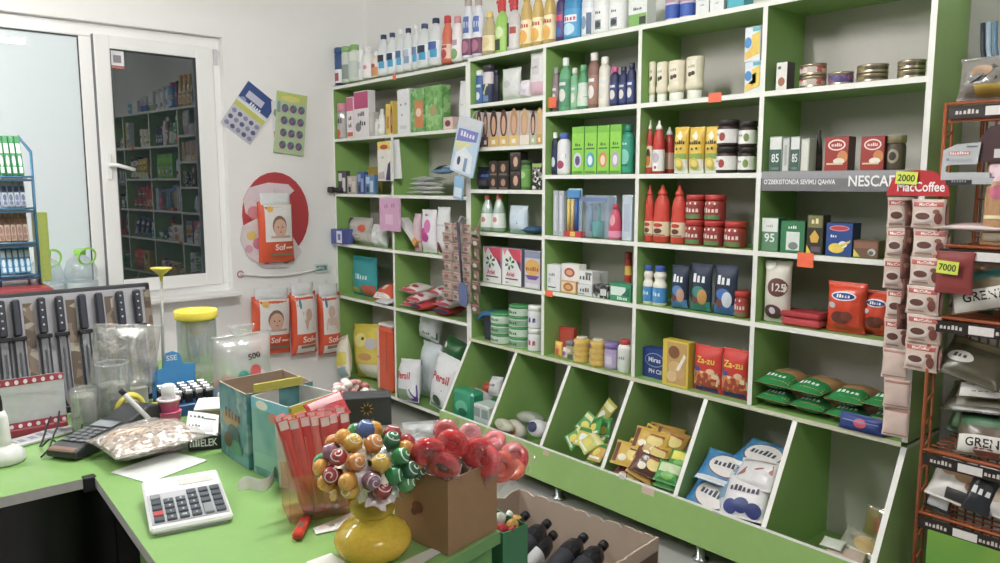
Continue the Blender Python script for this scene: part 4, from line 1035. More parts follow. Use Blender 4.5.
carton('hair_dye_box', 'box', 'yellow and magenta box with portrait beside the tall white carton', 390, 396.2, 100.5, .05, '#e3c040', [('r', .05, .05, .95, .72, '#a8426c')] + face(.5, .48, .26, '#4a2a2c'))
carton('lotion_carton', 'carton', 'tallest plain white carton printed with small grey dots', 397, 409, 89, .05, '#e9e9ec', [('e', .3, .65, .08, .03, '#a3a6ac'), ('e', .7, .66, .08, .03, '#a3a6ac'), ('e', .4, .42, .08, .03, '#b4b2b8'), ('r', .2, .1, .8, .18, '#d4d6da')])
carton('tea_carton', 'carton', 'green patterned carton with orange middle beside the white carton', 410, 424, 88.5, .06, blotch('#6fae5c', '#8fc27a', '#5a9a4c', 50), [('r', .32, .1, .9, .72, '#d98448'), ('e', .6, .45, .2, .1, '#f0d6c0')])
carton('tea_carton', 'carton', 'wide green patterned carton second beside the white carton', 425, 441.5, 85.5, .06, blotch('#7ab85c', '#98c87e', '#64a44e', 40), [('e', .5, .45, .2, .12, '#b49a6a')])
carton('soap_box', 'box', 'low pinkish soap box beside the green cartons', 443, 452.5, 117, .05, '#e3c4bc', [('e', .5, .5, .3, .25, '#7a4a42'), ('r', .1, .1, .9, .2, '#f0dcd6')])
pouch('cotton_bag', 'bag', 'tall white bag leaning at the end of the shelf above the hanging leaflet', 455.5, 466, 81, .05, '#e6e6e8', [('e', .5, .15, .25, .07, '#a8665a'), ('b', .5, .5, .06, 3, '#c8c8cc')], ry=.04, wr=.05)
row(LVL[1])
bd = [(337, 346, 171, '#4a4a54', '#d8d6d4', 'black and white card of brushes at the window wall end'), (347, 356, 176, '#b9b0a6', '#d6d0c8', 'beige card of brushes between black and blue cards'), (357, 364, 172, '#3a5a9c', '#8fa8d4', 'mid blue brush card behind the hanging yellow leaflet'), (365, 374, 175, '#5a86b8', '#b4cfe6', 'light blue brush card last in line')]
for a, b, t, c1, c2, d in bd:
    carton('brush_card', 'brush card', d, a, b, t, .03, c1, [('r', .1, .55, .5, .9, c2), ('r', .55, .1, .9, .7, c2), ('r', .15, .1, .4, .4, '#2c2e3c')], grp='brush cards')
pouch('sponge_pack', 'pack', 'mustard yellow sponge pack standing at the back of the brush shelf', 363, 378, 167, .06, '#b0962f', None, inset=.13)
cbx = PX(329, 190, FX - .01)
bc = empty('hair_brush', (FX + .05, 4.50, LVL[1] + .001), (0, 0, ROT + .25))
MB().tube([(-.05, -.07, .022), (.0, -.02, .022), (.05, .03, .022)], [.017, .019, .016], '#2a2a30', 10).build('handle', bc)
MB().box(-.085, -.04, -.10, -.06, .004, .042, '#35353c', .008).build('brush_head', bc)
tag(bc, 'black brush poking out over the shelf end at the window wall', 'hair brush')
for k in range(4):
    c = PX(420 + 1.2 * k, 190 - 5 * k, FX + .06)
    packet('folded_cloth', 'cloth', ['lowest', 'second', 'third', 'topmost'][k] + ' of the white folded cloths stacked on the shelf', Vector((FX + .10, c.y, LVL[1] + .014 + .026 * k)), .19 - .012 * k, .15, .025, (-PI / 2, 0, ROT + .04 * (k - 1)), ['#f0eeee', '#ecebec', '#e9e8ea', '#e2e4e8'][k], [('r', .1, .0, .9, .12, '#b9b6bc')], grp='white folded cloths')
in_bay(packet('cloth_packet', 'packet', 'blue and black wrapped packet lying over the white cloths', Vector((FX + .09, PX(441, 176, FX + .06).y, LVL[1] + .142)), .14, .10, .04, (-PI / 2 + .3, 0, ROT + .3), '#5f86ac', [('r', .1, .1, .5, .9, '#2b3038'), ('r', .55, .3, .9, .6, '#dfe4ea')]), LVL[1])
# hanging leaflets
def leaflet(nm, cat, lab, x, pts, col, pr=None, T=.004, ry=0, rz=0, loop=True):
    (px0, py0, px1, py1) = pts
    a = PX(px0, (py0 + py1) / 2, x); b = PX(px1, (py0 + py1) / 2, x); t = PX((px0 + px1) / 2, py0, x).z; bt = PX((px0 + px1) / 2, py1, x).z
    W, H = a.y - b.y, t - bt
    r = empty(nm, (x, (a.y + b.y) / 2, bt), (0, ry, ROT + rz))
    MB().box(-W / 2, W / 2, -T / 2, T / 2, 0, H, col, .001).build('card', r)
    if pr: art(MB(), pr, W, H, lambda u, v, f: (u, -T / 2 - f, v)).build('label_print', r)
    if loop: MB().tube([(0, 0, H - .004), (0, .012, H + .03), (0, (FX - x) + .0, H + .045)], .0015, '#e8e8e8', 6).build('hanging_loop', r)
    return tag(r, lab, cat)
leaflet('hanging_booklet', 'booklet', 'white packet with yellow top and navy side hanging over the brush shelf', FX - .03, (378, 141.5, 393, 181), '#e9e6dc', [('r', .02, .8, .98, .99, '#f0d040'), ('e', .5, .86, .3, .06, '#c8452f'), ('p', [(.62, .02), (.98, .02), (.98, .5), (.8, .42), (.7, .2)], '#2c2f6a'), ('p', [(.05, .05), (.55, .05), (.5, .25), (.05, .2)], '#c6b6bc'), ('b', .4, .6, .05, 4, '#8f95a0')], T=.018, rz=-.08)
leaflet('hanging_booklet', 'booklet', 'blank white card hanging slanted behind the yellow topped packet', FX - .008, (391, 140, 400, 179), '#dfe0e2', None, T=.006, ry=-.08, rz=.3)
leaflet('hanging_poster', 'poster', 'blue and white hanging pack with silver top covering the end of the corner unit', FX - .05, (451, 117, 472, 174), '#bcd6ec', [('r', .02, .82, .98, .99, '#cfd3d8'), ('p', [(.06, .55), (.9, .62), (.92, .8), (.1, .78)], '#7f7fc4'), ('b', .5, .70, .1, 5, '#e6e2f2'), ('p', [(.05, .55), (.8, .58), (.3, .38), (.05, .42)], '#d9d9a0'), ('p', [(.1, .04), (.9, .05), (.85, .36), (.5, .5), (.15, .34)], '#e4eaf2'), ('e', .32, .22, .07, .08, '#3b4a62'), ('r', .55, .06, .68, .3, '#7f98bc')], T=.01, ry=.27, rz=.1)
leaflet('hanging_strip', 'strip', 'narrow light blue strip hanging below the blue and white pack', FX - .045, (453, 176, 462, 199), '#8fbce0', [('r', .1, .1, .9, .5, '#d6e4f0')], ry=.15)
row(LVL[2])
pouch('cloth_bag', 'bag', 'grey bag with red price patch and black edge near the window wall', 343, 366, 218, .10, '#b9b4b0', [('r', .02, .05, .98, .45, '#c9c2ba'), ('b', .5, .3, .16, 6, '#4b4440'), ('e', .75, .62, .14, .14, '#e8664a'), ('r', .02, .78, .2, .98, '#2d2c30')], inset=.03, top=.9)
carton('glove_box', 'box', 'blue and white box sticking out past the shelf end at the window wall', 325, 342, 229, .08, '#5560a8', [('r', .5, .1, .98, .9, '#dfe4f0'), ('r', .62, .3, .85, .7, '#6a76b4')], inset=-.045)
pouch('sack', 'bag', 'crumpled white translucent bag beside the grey bag', 367, 381, 225, .09, mat('#dfe0e2', .25, bump=.5, scale=25), None, inset=.01, wr=.25)
leaflet('hanging_napkin_pack', 'napkin pack', 'pink square pack hanging over the divider of the corner unit', FX - .02, (380.5, 198, 400, 231), '#e0b4d0', [('r', .03, .04, .97, .96, '#dba6cb'), ('b', .35, .75, .14, 2, '#b87fb0'), ('b', .7, .78, .14, 2, '#b87fb0'), ('r', .3, .2, .7, .5, '#e8bfdc')], T=.014)
tb = MB().box(-.105, .105, -.03, .03, 0, .035, '#e6e4e0', .002)
tb.box(.07, .106, -.031, .031, -.0008, .0358, '#e0a84a')
o = in_bay(tb.build('leaning_box', None, (FX + .04, YD - .12, LVL[2] + .10), (0, .68, ROT)), LVL[2]); tag(o, 'white box with orange end leaning down from the divider of the corner unit', 'box')
for k, (a, b, t, c, d) in enumerate(((410.5, 417, 214, '#d8b8c4', 'narrow mauve sanitary pack beside the leaning box'), (418, 432.5, 210, '#ece8ee', 'white sanitary pack with magenta flower print'), (433.5, 446, 207.5, '#e9e9ec', 'tall plain white pack with burgundy spot beside the flower print'))):
    pr = [[('r', .1, .1, .9, .3, '#a84a5c')], [('e', .35, .42, .25, .16, '#d64aa4'), ('e', .6, .62, .2, .16, '#e07cc0'), ('e', .5, .35, .2, .1, '#c23a92'), ('b', .5, .88, .06, 3, '#5a5c6a')], [('e', .25, .14, .22, .12, '#8a2a4a'), ('r', .15, .6, .85, .64, '#cfd4dc')]][k]
    pouch('sanitary_pack', 'pack', d, a, b, t, .06, c, pr, wr=.04, top=.95, grp='sanitary packs')
# hanging sachet sheets at the post between the two units
def sheet(lab, x, px0, px1, py0, py1, cols, c1, c2, c3, rz=0, tri=False):
    a = PX(px0, (py0 + py1) / 2, x); b = PX(px1, (py0 + py1) / 2, x); t = PX((px0 + px1) / 2, py0, x).z; bt = PX((px0 + px1) / 2, py1, x).z
    W, H = a.y - b.y, t - bt
    r = empty('sachet_sheet', (x, (a.y + b.y) / 2, bt), (0, .03, ROT + rz))
    n = max(3, round(H / .055))
    for j in range(n):
        for i in range(cols):
            w_, h_ = W / cols, H / n
            _seed[0] += 1
            mb, wr_ = pillow(w_ * .98, h_ * .98, .016, c1 if (i + j) % 2 else c2, seed=_seed[0], nx=8, nz=8, wr=.2)
            o = mb.build('sachet', r, ((i + .5) * w_ - W / 2, .004 * ((i + j) % 2), j * h_), (.12, 0, .15 * (-1) ** (i + j)))
            art(MB(), [('e', .5, .5, .22, .2, c3), ('r', .1, .78, .9, .9, '#b06a6a')], w_, h_, wr_, .001).build('label_print', o)
    MB().tube([(0, 0, H - .01), (0, .02, H + .04)], .0015, '#d9d9d9', 6).build('hanging_loop', r)
    return tag(r, lab, 'sachet sheet', None)
sheet('pale pink beige sheet of sachets hanging at the end of the corner unit', FX - .035, 444, 469, 223, 301, 3, '#cdb8ac', '#b9a396', '#8a6a62', rz=.1)
sheet('dark brown spotted sachet strip hanging at the post between the units', FX - .03, 471, 481, 226, 314, 1, '#8a7a66', '#6f604f', '#d6cab4', rz=-.2)
sp = empty('fly_swatter', (FX - .065, PX(464, 270, FX - .065).y, PX(464, 306, FX - .065).z), (0, -.14, ROT))
hh = PX(464, 222, FX - .065).z - PX(464, 306, FX - .065).z
MB().poly([(-.035, .02), (-.025, .0), (.02, .0), (.034, .02), (.034, .10), (.015, .125), (-.015, .125), (-.035, .10)], -.003, .003, '#5f6f9c').build('paddle', sp)
MB().tube([(0, 0, .12), (.004, 0, hh * .6), (.012, 0, hh)], [.006, .007, .009], '#4a4c62', 8).build('handle', sp)
MB().tube([(.012, 0, hh), (.012, .03, hh + .03), (.012, .065, hh + .01)], .002, '#c8c8cc', 6).build('hanging_loop', sp)
tag(sp, 'slate blue fly swatter hanging in front of the sachet sheets', 'fly swatter')
row(LVL[3])
pouch('laundry_pack', 'pack', 'teal pack standing behind the orange wipes pack', 347, 371, 257, .09, '#1fa0a6', [('b', .55, .5, .14, 5, '#c9eef0'), ('e', .25, .14, .2, .08, '#d8c84a'), ('r', .55, .02, .98, .3, '#c9604a')], inset=.06, top=.85)
in_bay(packet('wipes_pack', 'wipes pack', 'orange wipes pack lying on a red printed base before the teal pack', Vector((FX + .075, PX(379, 285, FX).y, LVL[3] + .055)), .19, .15, .10, (-PI / 2 + .45, 0, ROT), '#e2532f', [('r', .4, .3, .6, .6, '#e9d4cc'), ('r', .02, .03, .98, .16, '#efe4de'), ('b', .5, .1, .08, 9, '#a83a2c')], wr=.04), LVL[3])
in_bay(packet('wipes_pack', 'wipes pack', 'white soft pack lying at the shelf edge below the orange pack', Vector((FX + .02, PX(384, 298, FX).y, LVL[3] + .018)), .15, .09, .034, (-PI / 2 + .2, 0, ROT), '#dcdae0', None), LVL[3])
rc = [((421, 315), '#d23a44', 'dark red packet lowest at the front of the pile'), ((443, 318), '#c03040', 'dark red and navy packet beside the hanging sachets'), ((410, 309), '#ecdada', 'white and red packet low at the divider'), ((418, 298), '#ead6d8', 'white and pink packet in the middle of the pile'), ((410, 289), '#e9dcda', 'white and red packet topmost at the divider'), ((436, 292), '#d9e2e8', 'pale blue packet topmost beside the hanging sachets'), ((446, 303), '#ddd6dc', 'pale packet behind the fly swatter in the pile')]
for k, ((px, py), c, d) in enumerate(rc):
    p = PX(px, py, FX + .04)
    in_bay(packet('pasta_packet', 'packet', d, Vector((FX + .075 + .01 * (k % 3), p.y, max(LVL[3] + .022, p.z))), .15, .15, .052, (-PI / 2 + .12, 0, ROT + .1 * ((k * 7) % 5 - 2)), c, [('r', .02, .0, .98, .1, '#c44650' if k > 1 else '#2b3050'), ('e', .3, .2, .15, .1, '#c8505c'), ('e', .7, .3, .18, .1, '#b83a48')], grp='red and white packets pile'), LVL[3])
row(.115)
pouch('nappy_pack', 'pack', 'big yellow baby nappy pack standing upright in the corner bay', 348, 377, 329, .13, '#e3cf35', [('e', .45, .72, .22, .12, '#f4e88a'), ('e', .78, .66, .16, .1, '#c9c6cc'), ('r', .3, .3, .95, .5, '#e9d24a'), ('r', .35, .02, .95, .28, '#e6e2d4'), ('e', .6, .42, .2, .07, '#d49a5a'), ('e', .55, .75, .05, .03, '#6a5a34')], inset=.03, ry=-.12, wr=.06, top=.9)
in_bay(packet('nappy_pack', 'pack', 'smaller white and yellow pack slumped against the window wall below the big one', Vector((FX - .035, 4.455, .115 + .15)), .14, .28, .08, (-.15, -.35, ROT), '#dedac8', [('r', .2, .3, .95, .6, '#dfcf45'), ('r', .1, .04, .9, .25, '#8fb0b4')]), .115)
r = empty('nappy_pack', (FX + .07, PX(386, 350, FX).y, .1155), (0, 0, ROT)); W_, H_, y_ = fit(378.5, 393, 324, FX + .03, .115)
r.location.y = y_
MB().box(-W_ / 2, W_ / 2, -.06, .06, 0, H_ * .95, mat('#e0562c', .28), .02).build('body', r)
MB().box(-W_ / 2 + .004, W_ / 2 - .004, -.05, .05, H_ * .95, H_, '#e6dcd6', .008).build('folded_top', r)
art(MB(), [('r', .06, .03, .22, .92, '#e9c4b4'), ('b', .14, .5, .03, 2, '#c2452c'), ('r', .7, .3, .76, .9, '#c8441f')], W_, H_, lambda u, v, f: (u, -.06 - f, v)).build('label_print', r)
tag(r, 'tall orange nappy pack standing against the corner unit divider', 'pack')
W_, H_, y_ = fit(411, 437, 326, FX + .12, .115)
in_bay(packet('nappy_pack', 'pack', 'white pack on top of the paler one in the lower bay', Vector((FX + .15, PX(424, 338, FX + .1).y, .555)), .20, .16, .10, (-.1, .1, ROT), mat('#dfe4e8', .3, bump=.2), [('b', .6, .3, .1, 5, '#4b5a58'), ('p', [(.5, .1), (.98, .1), (.98, .4)], '#4a6a58')]), .115)
in_bay(packet('nappy_pack', 'pack', 'tall pale blue white pack standing in the middle of the lower bay', Vector((FX + .14, PX(426, 375, FX + .1).y, .29)), .19, .34, .12, (-.05, .04, ROT), mat('#d4dde4', .3, bump=.2), [('r', .1, .6, .4, .7, '#9fb0bc')]), .115)
in_bay(packet('detergent_bag', 'detergent bag', 'dark green bag lying behind the big washing powder bag', Vector((FX + .13, PX(450, 362, FX + .1).y, .44)), .18, .17, .09, (-.2, .2, ROT), mat('#2f6a3c', .3), [('e', .25, .7, .12, .1, '#e4ece4'), ('e', .7, .3, .2, .15, '#b9c8a8')]), .115)
in_bay(packet('detergent_bag', 'detergent bag', 'big white washing powder bag with red name beside the sloping panel', Vector((FX + .02, PX(444, 388, FX).y, .275)), .24, .32, .11, (-.12, .14, ROT), mat('#e6e8ec', .28), [('p', [(.05, .02), (.95, .02), (.9, .3), (.6, .42), (.3, .3)], '#5f9a5c'), ('t', .5, .62, .15, 'Persil', '#d0232f', .8), ('e', .45, .2, .16, .1, '#3a5a3c')], wr=.05), .115)
in_bay(packet('detergent_bag', 'detergent bag', 'white washing powder bag with red name, green foot and purple corner at the divider', Vector((FX + .0, PX(410, 392, FX).y, .24)), .21, .25, .10, (-.15, -.12, ROT), mat('#e4e6ea', .28), [('r', .02, .02, .7, .3, '#8fae84'), ('p', [(.6, .02), (.98, .02), (.98, .42), (.75, .3)], '#5a3a94'), ('t', .5, .62, .17, 'Persil', '#d0232f', .8)], wr=.05), .115)
# ------------------------------------------------------------------ goods: sloping bins
# green soap blocks in the first bin
def bin_packet(nm, cat, lab, px, py, x, W, H, T, rot, col, pr=None, grp=None, wr=.12):
    o = packet(nm, cat, lab, PX(px, py, x), W, H, T, (rot[0], rot[1], ROT + rot[2]), col, pr, grp, wr)
    k = min(5, max(0, int((Y0 - o.location.y) / BS)))
    contain(o, Y0 - (k + 1) * BS + T2 + .001, Y0 - k * BS - T2 - .001, .102, XB - .003, BX + .002, BZ)
    return settle(o, k, (-.15, 0, 1), .045)
c = PX(466, 403, FX - .09)
o = MB().box(-.085, .075, -.045, .045, 0, .17, mat('#1f9a72', .25), .015).build('soap_pack'); put(o, FX - .08, c.y, .13, .05); SPK = [o]
art(MB(), [('e', .45, .5, .3, .2, '#5fc49a'), ('e', .5, .35, .2, .12, '#146a4c')], .16, .17, lambda u, v, f: (u, -.045 - f, v)).build('label_print', o)
tag(o, 'shiny green soap pack in the first bin', 'soap pack')
c = PX(487, 412, FX - .10)
o = MB().box(-.06, .06, -.05, .05, 0, .19, mat('#c9d4d0', .3), .006).build('soap_pack'); put(o, FX - .10, c.y - .012, .125, .0); SPK.append(o)
art(MB(), [('r', .05, .66, .45, .9, '#8a9a98'), ('r', .55, .66, .95, .9, '#8a9a98'), ('r', .05, .1, .95, .56, '#b4c2bc'), ('b', .5, .4, .1, 6, '#6a7a78')], .12, .19, lambda u, v, f: (u, -.05 - f, v)).build('label_print', o)
tag(o, 'white printed back of a soap pack beside the shiny green one', 'soap pack')
o = MB().box(-.04, .04, -.04, .04, 0, .20, mat('#1d8f68', .25), .01).build('soap_pack'); put(o, FX + .01, PX(500, 405, FX).y + .015, .105, .0); SPK.append(o); tag(o, 'darker green pack standing behind at the second divider of the bins', 'soap pack')
bin_packet('washing_sponge', 'sponge', 'grey white packet lying on top of the green soap packs', 473, 396, FX - .02, .16, .10, .05, (-1.0, .1, 0), '#b9bcb8')
bin_packet('sponge', 'sponge', 'small red packet at the back of the first bin', 467.5, 386, FX + .06, .05, .10, .04, (-.3, .3, 0), '#c9482c')
bin_packet('soap_wrapper', 'packet', 'white packet high against the divider of the first bin', 496, 389, FX + .02, .09, .10, .05, (-.4, -.1, 0), '#d4d4d6', [('b', .5, .5, .14, 4, '#6a6c70')])
# second bin
def in_bin(o):
    k = min(5, max(0, int((Y0 - o.location.y) / BS)))
    contain(o, Y0 - (k + 1) * BS + T2 + .001, Y0 - k * BS - T2 - .001, .102, XB - .003, BX + .002, BZ)
    return settle(o, k, (-.15, 0, 1), .045)
def loaf(nm, lab, px, py, x, sq, col, rz, band):
    p = PX(px, py, x)
    o = MB().sphere((0, 0, 0), 1, col, 20, 12, sq).build(nm, None, p, (-.4, 0, ROT + rz))
    art(MB(), [('e', .5, .5, .3, .3, band)], sq[0] * 2, sq[2] * 2, lambda u, v, f: (u, -sq[1] * math.sqrt(max(0, 1 - (u / sq[0]) ** 2 - ((v - sq[2]) / sq[2]) ** 2)) - f, v - sq[2]), .002).build('label_print', o)
    in_bin(o)
    return tag(o, lab, 'sponge pack', 'oval packs in the second bin')
loaf('sponge_pack', 'oval clear pack with orange middle in the second bin', 514, 431, FX - .10, (.075, .045, .055), mat('#c9c4b8', .3), .1, mat('#d9924e'))
loaf('sponge_pack', 'pale oval pack lying low at the edge of the second bin', 503, 434, FX - .14, (.07, .04, .03), mat('#d0cdb8', .35), -.2, mat('#b4b49a'))
loaf('sponge_pack', 'grey green oval pack behind the white pads of the second bin', 532, 428, FX - .05, (.08, .045, .035), mat('#8c9484', .4), .2, mat('#a4aa9a'))
loaf('sponge_pack', 'white oval pad leaning at the divider of the second bin', 541, 427, FX - .09, (.06, .03, .028), mat('#d6d4d4', .35), .5, mat('#e6e4e4'))
loaf('sponge_pack', 'white and navy oval pack at the front corner of the second bin', 538, 438, FX - .14, (.05, .04, .04), mat('#dcdce0', .3), .0, mat('#2f3a5c'))
for o in SPK: in_bin(o)
# third bin: green seasoning packets
sc_ = [(605, 414, FX + .04, .3, '#b9b23c', 'olive yellow seasoning packet standing at the back of the third bin'), (604, 429, FX - .02, -.2, '#3f9a3f', 'green packet below the olive one in the third bin'), (588, 431, FX - .05, .5, '#4aa84a', 'green packet fallen to the rear of the third bin'), (597, 437, FX - .07, -.5, '#3aa040', 'upright green packet in the middle of the third bin'), (577, 442, FX - .11, .6, '#55b050', 'green packet nearest the window in the third bin'), (586, 447, FX - .12, .1, '#d9c83a', 'yellow packet with white mark in the third bin'), (598, 446, FX - .10, -.4, '#3f9c3c', 'green packet leaning before the upright one in the third bin'), (600, 455, FX - .145, -.1, '#d6a24c', 'orange yellow packet at the front edge of the third bin'), (589, 454, FX - .15, .5, '#c9cf5a', 'lime packet at the front edge of the third bin')]
for k, (px, py, x, ry, col, d) in enumerate(sc_):
    bin_packet('seasoning_packet', 'seasoning packet', d, px, py, x, .078, .095 if k else .13, .024, (-.5 - .06 * k % .5, ry, .2 * ((k * 3) % 4 - 1.5)), mat(col, .28), [('r', .05, .7, .95, .9, '#2f8a3c' if k % 2 else '#e9e0a0'), ('e', .5, .4, .25, .2, '#e3d24a' if k not in (0, 5) else '#e9ece6'), ('r', .1, .08, .9, .18, '#e8f0e0')], grp='seasoning packets in the third bin', wr=.18)
# fourth bin: yellow and brown noodles
nd = [(665, 437, FX + .03, -.5, .16, '#b98a2c', 'brown yellow packet at the very back of the fourth bin'), (659, 443, FX - .03, -.55, .17, '#e0bf2a', 'shiny yellow packet uppermost in the fourth bin'), (671, 452, FX - .01, -.7, .15, '#b98a34', 'tan brown packet at the divider in the fourth bin'), (652, 452, FX - .06, -.5, .16, '#d9ae34', 'gold brown packet second from the top in the fourth bin'), (642, 458, FX - .09, -.4, .17, '#dcb92e', 'yellow packet with white mark in the middle of the fourth bin'), (655, 464, FX - .08, -.7, .15, '#c4a12c', 'creased yellow packet leaning on the brown ones'), (630, 467, FX - .13, -.4, .16, '#d9b33a', 'yellow and plum packet at the window side of the fourth bin'), (625, 477, FX - .155, -.3, .14, '#a8503c', 'plum red and gold packet at the front edge of the fourth bin'), (648, 477, FX - .14, -.8, .15, '#5a3a2c', 'dark brown packet at the front edge of the fourth bin'), (661, 471, FX - .09, -.9, .14, '#6a4430', 'dark brown packet between yellow and green packets'), (639, 481, FX - .16, -.4, .12, '#d0a040', 'gold packet wedged low at the front edge of the fourth bin')]
for k, (px, py, x, ry, W, col, d) in enumerate(nd):
    bin_packet('noodle_packet', 'noodle packet', d, px, py, x, W * .95, .105, .026, (-.75, .25 + .3 * ((k * 5) % 3 - 1) * .5, .35), mat(col, .28), [('r', .03, .1, .15, .9, '#6f3a2c'), ('e', .62, .5, .22, .26, '#e6cf6a'), ('e', .3, .3, .12, .14, '#efe6cc'), ('r', .45, .66, .85, .74, '#a8503a')], grp='noodle packets in the fourth bin', wr=.15)
for k, (px, py, x, d, c2) in enumerate(((683, 463, FX - .06, 'green and yellow packet against the fifth divider', '#e9e04a'), (676, 482, FX - .14, 'yellow and green packet at the front corner of the fourth bin', '#e3d93a'), (665, 486, FX - .16, 'green leafy packet beside the torn tag in the fourth bin', '#cfe0b0'))):
    bin_packet('seasoning_packet', 'seasoning packet', d, px, py, x, .10, .09, .03, (-.8, .1, .3), mat('#3f9c40', .28), [('r', .1, .45, .95, .9, c2), ('e', .5, .3, .25, .18, '#6fb84a')], wr=.15)
# fifth bin: blue and white bags
bl = [('e', .5, .5, .36, .34, '#7a4a58'), ('e', .5, .5, .34, .31, '#e2dcda'), ('b', .5, .53, .18, 6, '#3a4658', .5)]
BB = blotch('#2f7fb8', '#4a97c8', '#7fb6d8', 18, .3, kind='noise')
bags = [(770, 461, FX + .05, .22, .17, .030, (-1.15, .0, -.15), 'uppermost blue bag with white oval on the stack in the fifth bin'), (766, 470, FX + .03, .22, .17, .028, (-1.2, .0, -.1), 'second blue bag of the stack in the fifth bin'), (760, 478, FX + .01, .22, .17, .028, (-1.25, .0, -.05), 'third blue bag of the stack in the fifth bin'), (728, 482, FX - .05, .20, .15, .045, (-1.0, .1, .2), 'blue bag lying behind the front one in the fifth bin'), (708, 496, FX - .105, .21, .17, .05, (-.85, .12, .0), 'blue bag with white oval at the front divider of the fifth bin')]
for px, py, x, W, H, T, rot, d in bags:
    bin_packet('washing_powder_bag', 'washing powder bag', d, px, py, x, W, H, T, rot, BB, [('r', .02, .01, .98, .12, '#dfe4ea'), ('r', .86, .1, .99, .9, '#d9dfe8')] + bl, grp='blue washing powder bags', wr=.05)
bin_packet('washing_powder_bag', 'washing powder bag', 'white bag with brown red print between the stack and the grape bag', 764, 489, FX - .07, .17, .12, .05, (-.8, -.15, -.1), mat('#dcdadc', .3), [('p', [(.1, .3), (.95, .5), (.9, .8), (.3, .6)], '#a8625c'), ('r', .1, .85, .9, .95, '#b9a4a0')], wr=.14)
bin_packet('washing_powder_bag', 'washing powder bag', 'white bag with navy round fruits at the front of the fifth bin', 752, 511, FX - .12, .17, .16, .05, (-.65, -.08, .05), mat('#e2e0e2', .3), [('e', .25, .2, .18, .16, '#3b4a8c'), ('e', .5, .26, .18, .17, '#33427f'), ('e', .78, .2, .18, .16, '#2c3a78'), ('b', .5, .62, .14, 7, '#4a3a5c', .8), ('e', .6, .9, .14, .05, '#8fb05c')], wr=.05)
bin_packet('washing_powder_bag', 'washing powder bag', 'pale blue bag slipping down between the front bags', 735, 500, FX - .10, .14, .14, .025, (-.6, -.5, .1), mat('#7f9fb8', .3), [('r', .05, .05, .95, .3, '#c9d4de')], wr=.14)
# sixth bin
bin_packet('clear_packet', 'packet', 'clear packet with brown and red contents leaning on the back of the last bin', 876, 523, FX + .2, .08, .11, .03, (-.15, .05, 0), clear('#cdbf94', .25, .1, .4), [('r', .15, .1, .6, .9, '#9a8a4a'), ('r', .5, .2, .85, .7, '#b06a4c')])
bin_packet('clear_packet', 'packet', 'crumpled clear packet lying before the end panel in the last bin', 868, 550, FX - .05, .15, .12, .05, (-1.1, .3, .2), clear('#d4d2c0', .35, .15, .4, bump=.5), [('e', .5, .5, .25, .25, '#c2a46a'), ('r', .2, .15, .8, .25, '#d9d4c6')], wr=.25)
bin_packet('clear_packet', 'packet', 'flat pinkish scrap packet at the front edge of the last bin', 846, 555, FX - .13, .12, .06, .015, (-1.3, .1, .3), '#cbb4a6')
bin_packet('clear_packet', 'packet', 'flat white scrap packet lying nearer the fifth bin in the last bin', 833, 550, FX - .13, .07, .05, .012, (-1.3, .0, .1), '#c9cfc0')
# ------------------------------------------------------------------ sachet strips on the end post
def strip(lab, x, px0, px1, py0, py1, n, c1, c2, rz=0, zig=.0, wr=.12, name='coffee_sachet_strip', sway=0, plain=0):
    a = PX(px0, (py0 + py1) / 2, x); b = PX(px1, (py0 + py1) / 2, x); t = PX((px0 + px1) / 2, py0, x).z; bt = PX((px0 + px1) / 2, py1, x).z
    W, H = a.y - b.y, t - bt
    r = empty(name, (x, (a.y + b.y) / 2, bt), (0, 0, ROT + rz))
    h = H / n
    for j in range(n):
        _seed[0] += 1
        mb, wr_ = pillow(W, h * .995, .014, c1, seed=_seed[0], nx=8, nz=8, wr=wr, fin=.07)
        o = mb.build('sachet', r, (sway * (n - 1 - j) / n + .004 * math.sin(j * 2.1), .003 * math.cos(j * 1.7), j * h), (zig * (1 if j % 2 else -1), 0, .06 * math.sin(j * 1.9)))
        if j >= plain:
            pr = [('r', .06, .74, .94, .90, '#b5544a'), ('t', .5, .82, .10, 'MacCoffee', '#f1e2d8', .8), ('e', .36, .40, .30, .2, '#d9cfca'), ('e', .36, .42, .22, .12, '#6a4034'), ('e', .82, .35, .12, .2, '#7a4238'), ('e', .76, .58, .1, .08, '#8a5648'), ('r', .1, .1, .6, .16, '#a88478')] if c2 else [('r', .1, .2, .9, .8, '#7a4c40'), ('e', .5, .5, .3, .1, '#a8786a')]
        else:
            pr = [('r', .04, .86, .96, .93, '#a87064'), ('r', .04, .06, .96, .1, '#b58a7a')]
        art(MB(), pr, W, h, wr_, .001, .0005).build('label_print', o)
    return tag(r, lab, 'sachet strip')
SA = mat('#dcc4b8', .28, var=.14, scale=40)
x = 2.40
strip('strip of eight coffee sachets hanging beside the orange candy bags', x + .045, 880, 906, 197, 437, 8, SA, True, rz=.15, zig=.05, sway=.03, plain=3)
strip('strip of seven coffee sachets hanging before the green end panel', x, 908, 943, 199, 372, 6, SA, True, rz=-.05, zig=.02)
strip('dark narrow twisted sachet strip hanging between the two coffee strips', x + .03, 901, 912, 200, 330, 5, mat('#84584c', .3, var=.3, scale=60), False, rz=.9, zig=.1, wr=.25)
strip('reddish narrow sachet strip at the rack side of the coffee strips', x + .01, 939, 946, 205, 374, 6, mat('#a87a6e', .3, var=.25, scale=60), False, rz=-.7, zig=.03, wr=.2)
a = PX(887, 184, x - .01); b = PX(951, 184, x - .01)
W_ = a.y - b.y; zt_ = PX(915, 170, x - .01).z; zb_ = PX(915, 196, x - .01).z; H_ = zt_ - zb_
r = empty('display_header', (x - .01, (a.y + b.y) / 2, zb_), (0, 0, ROT))
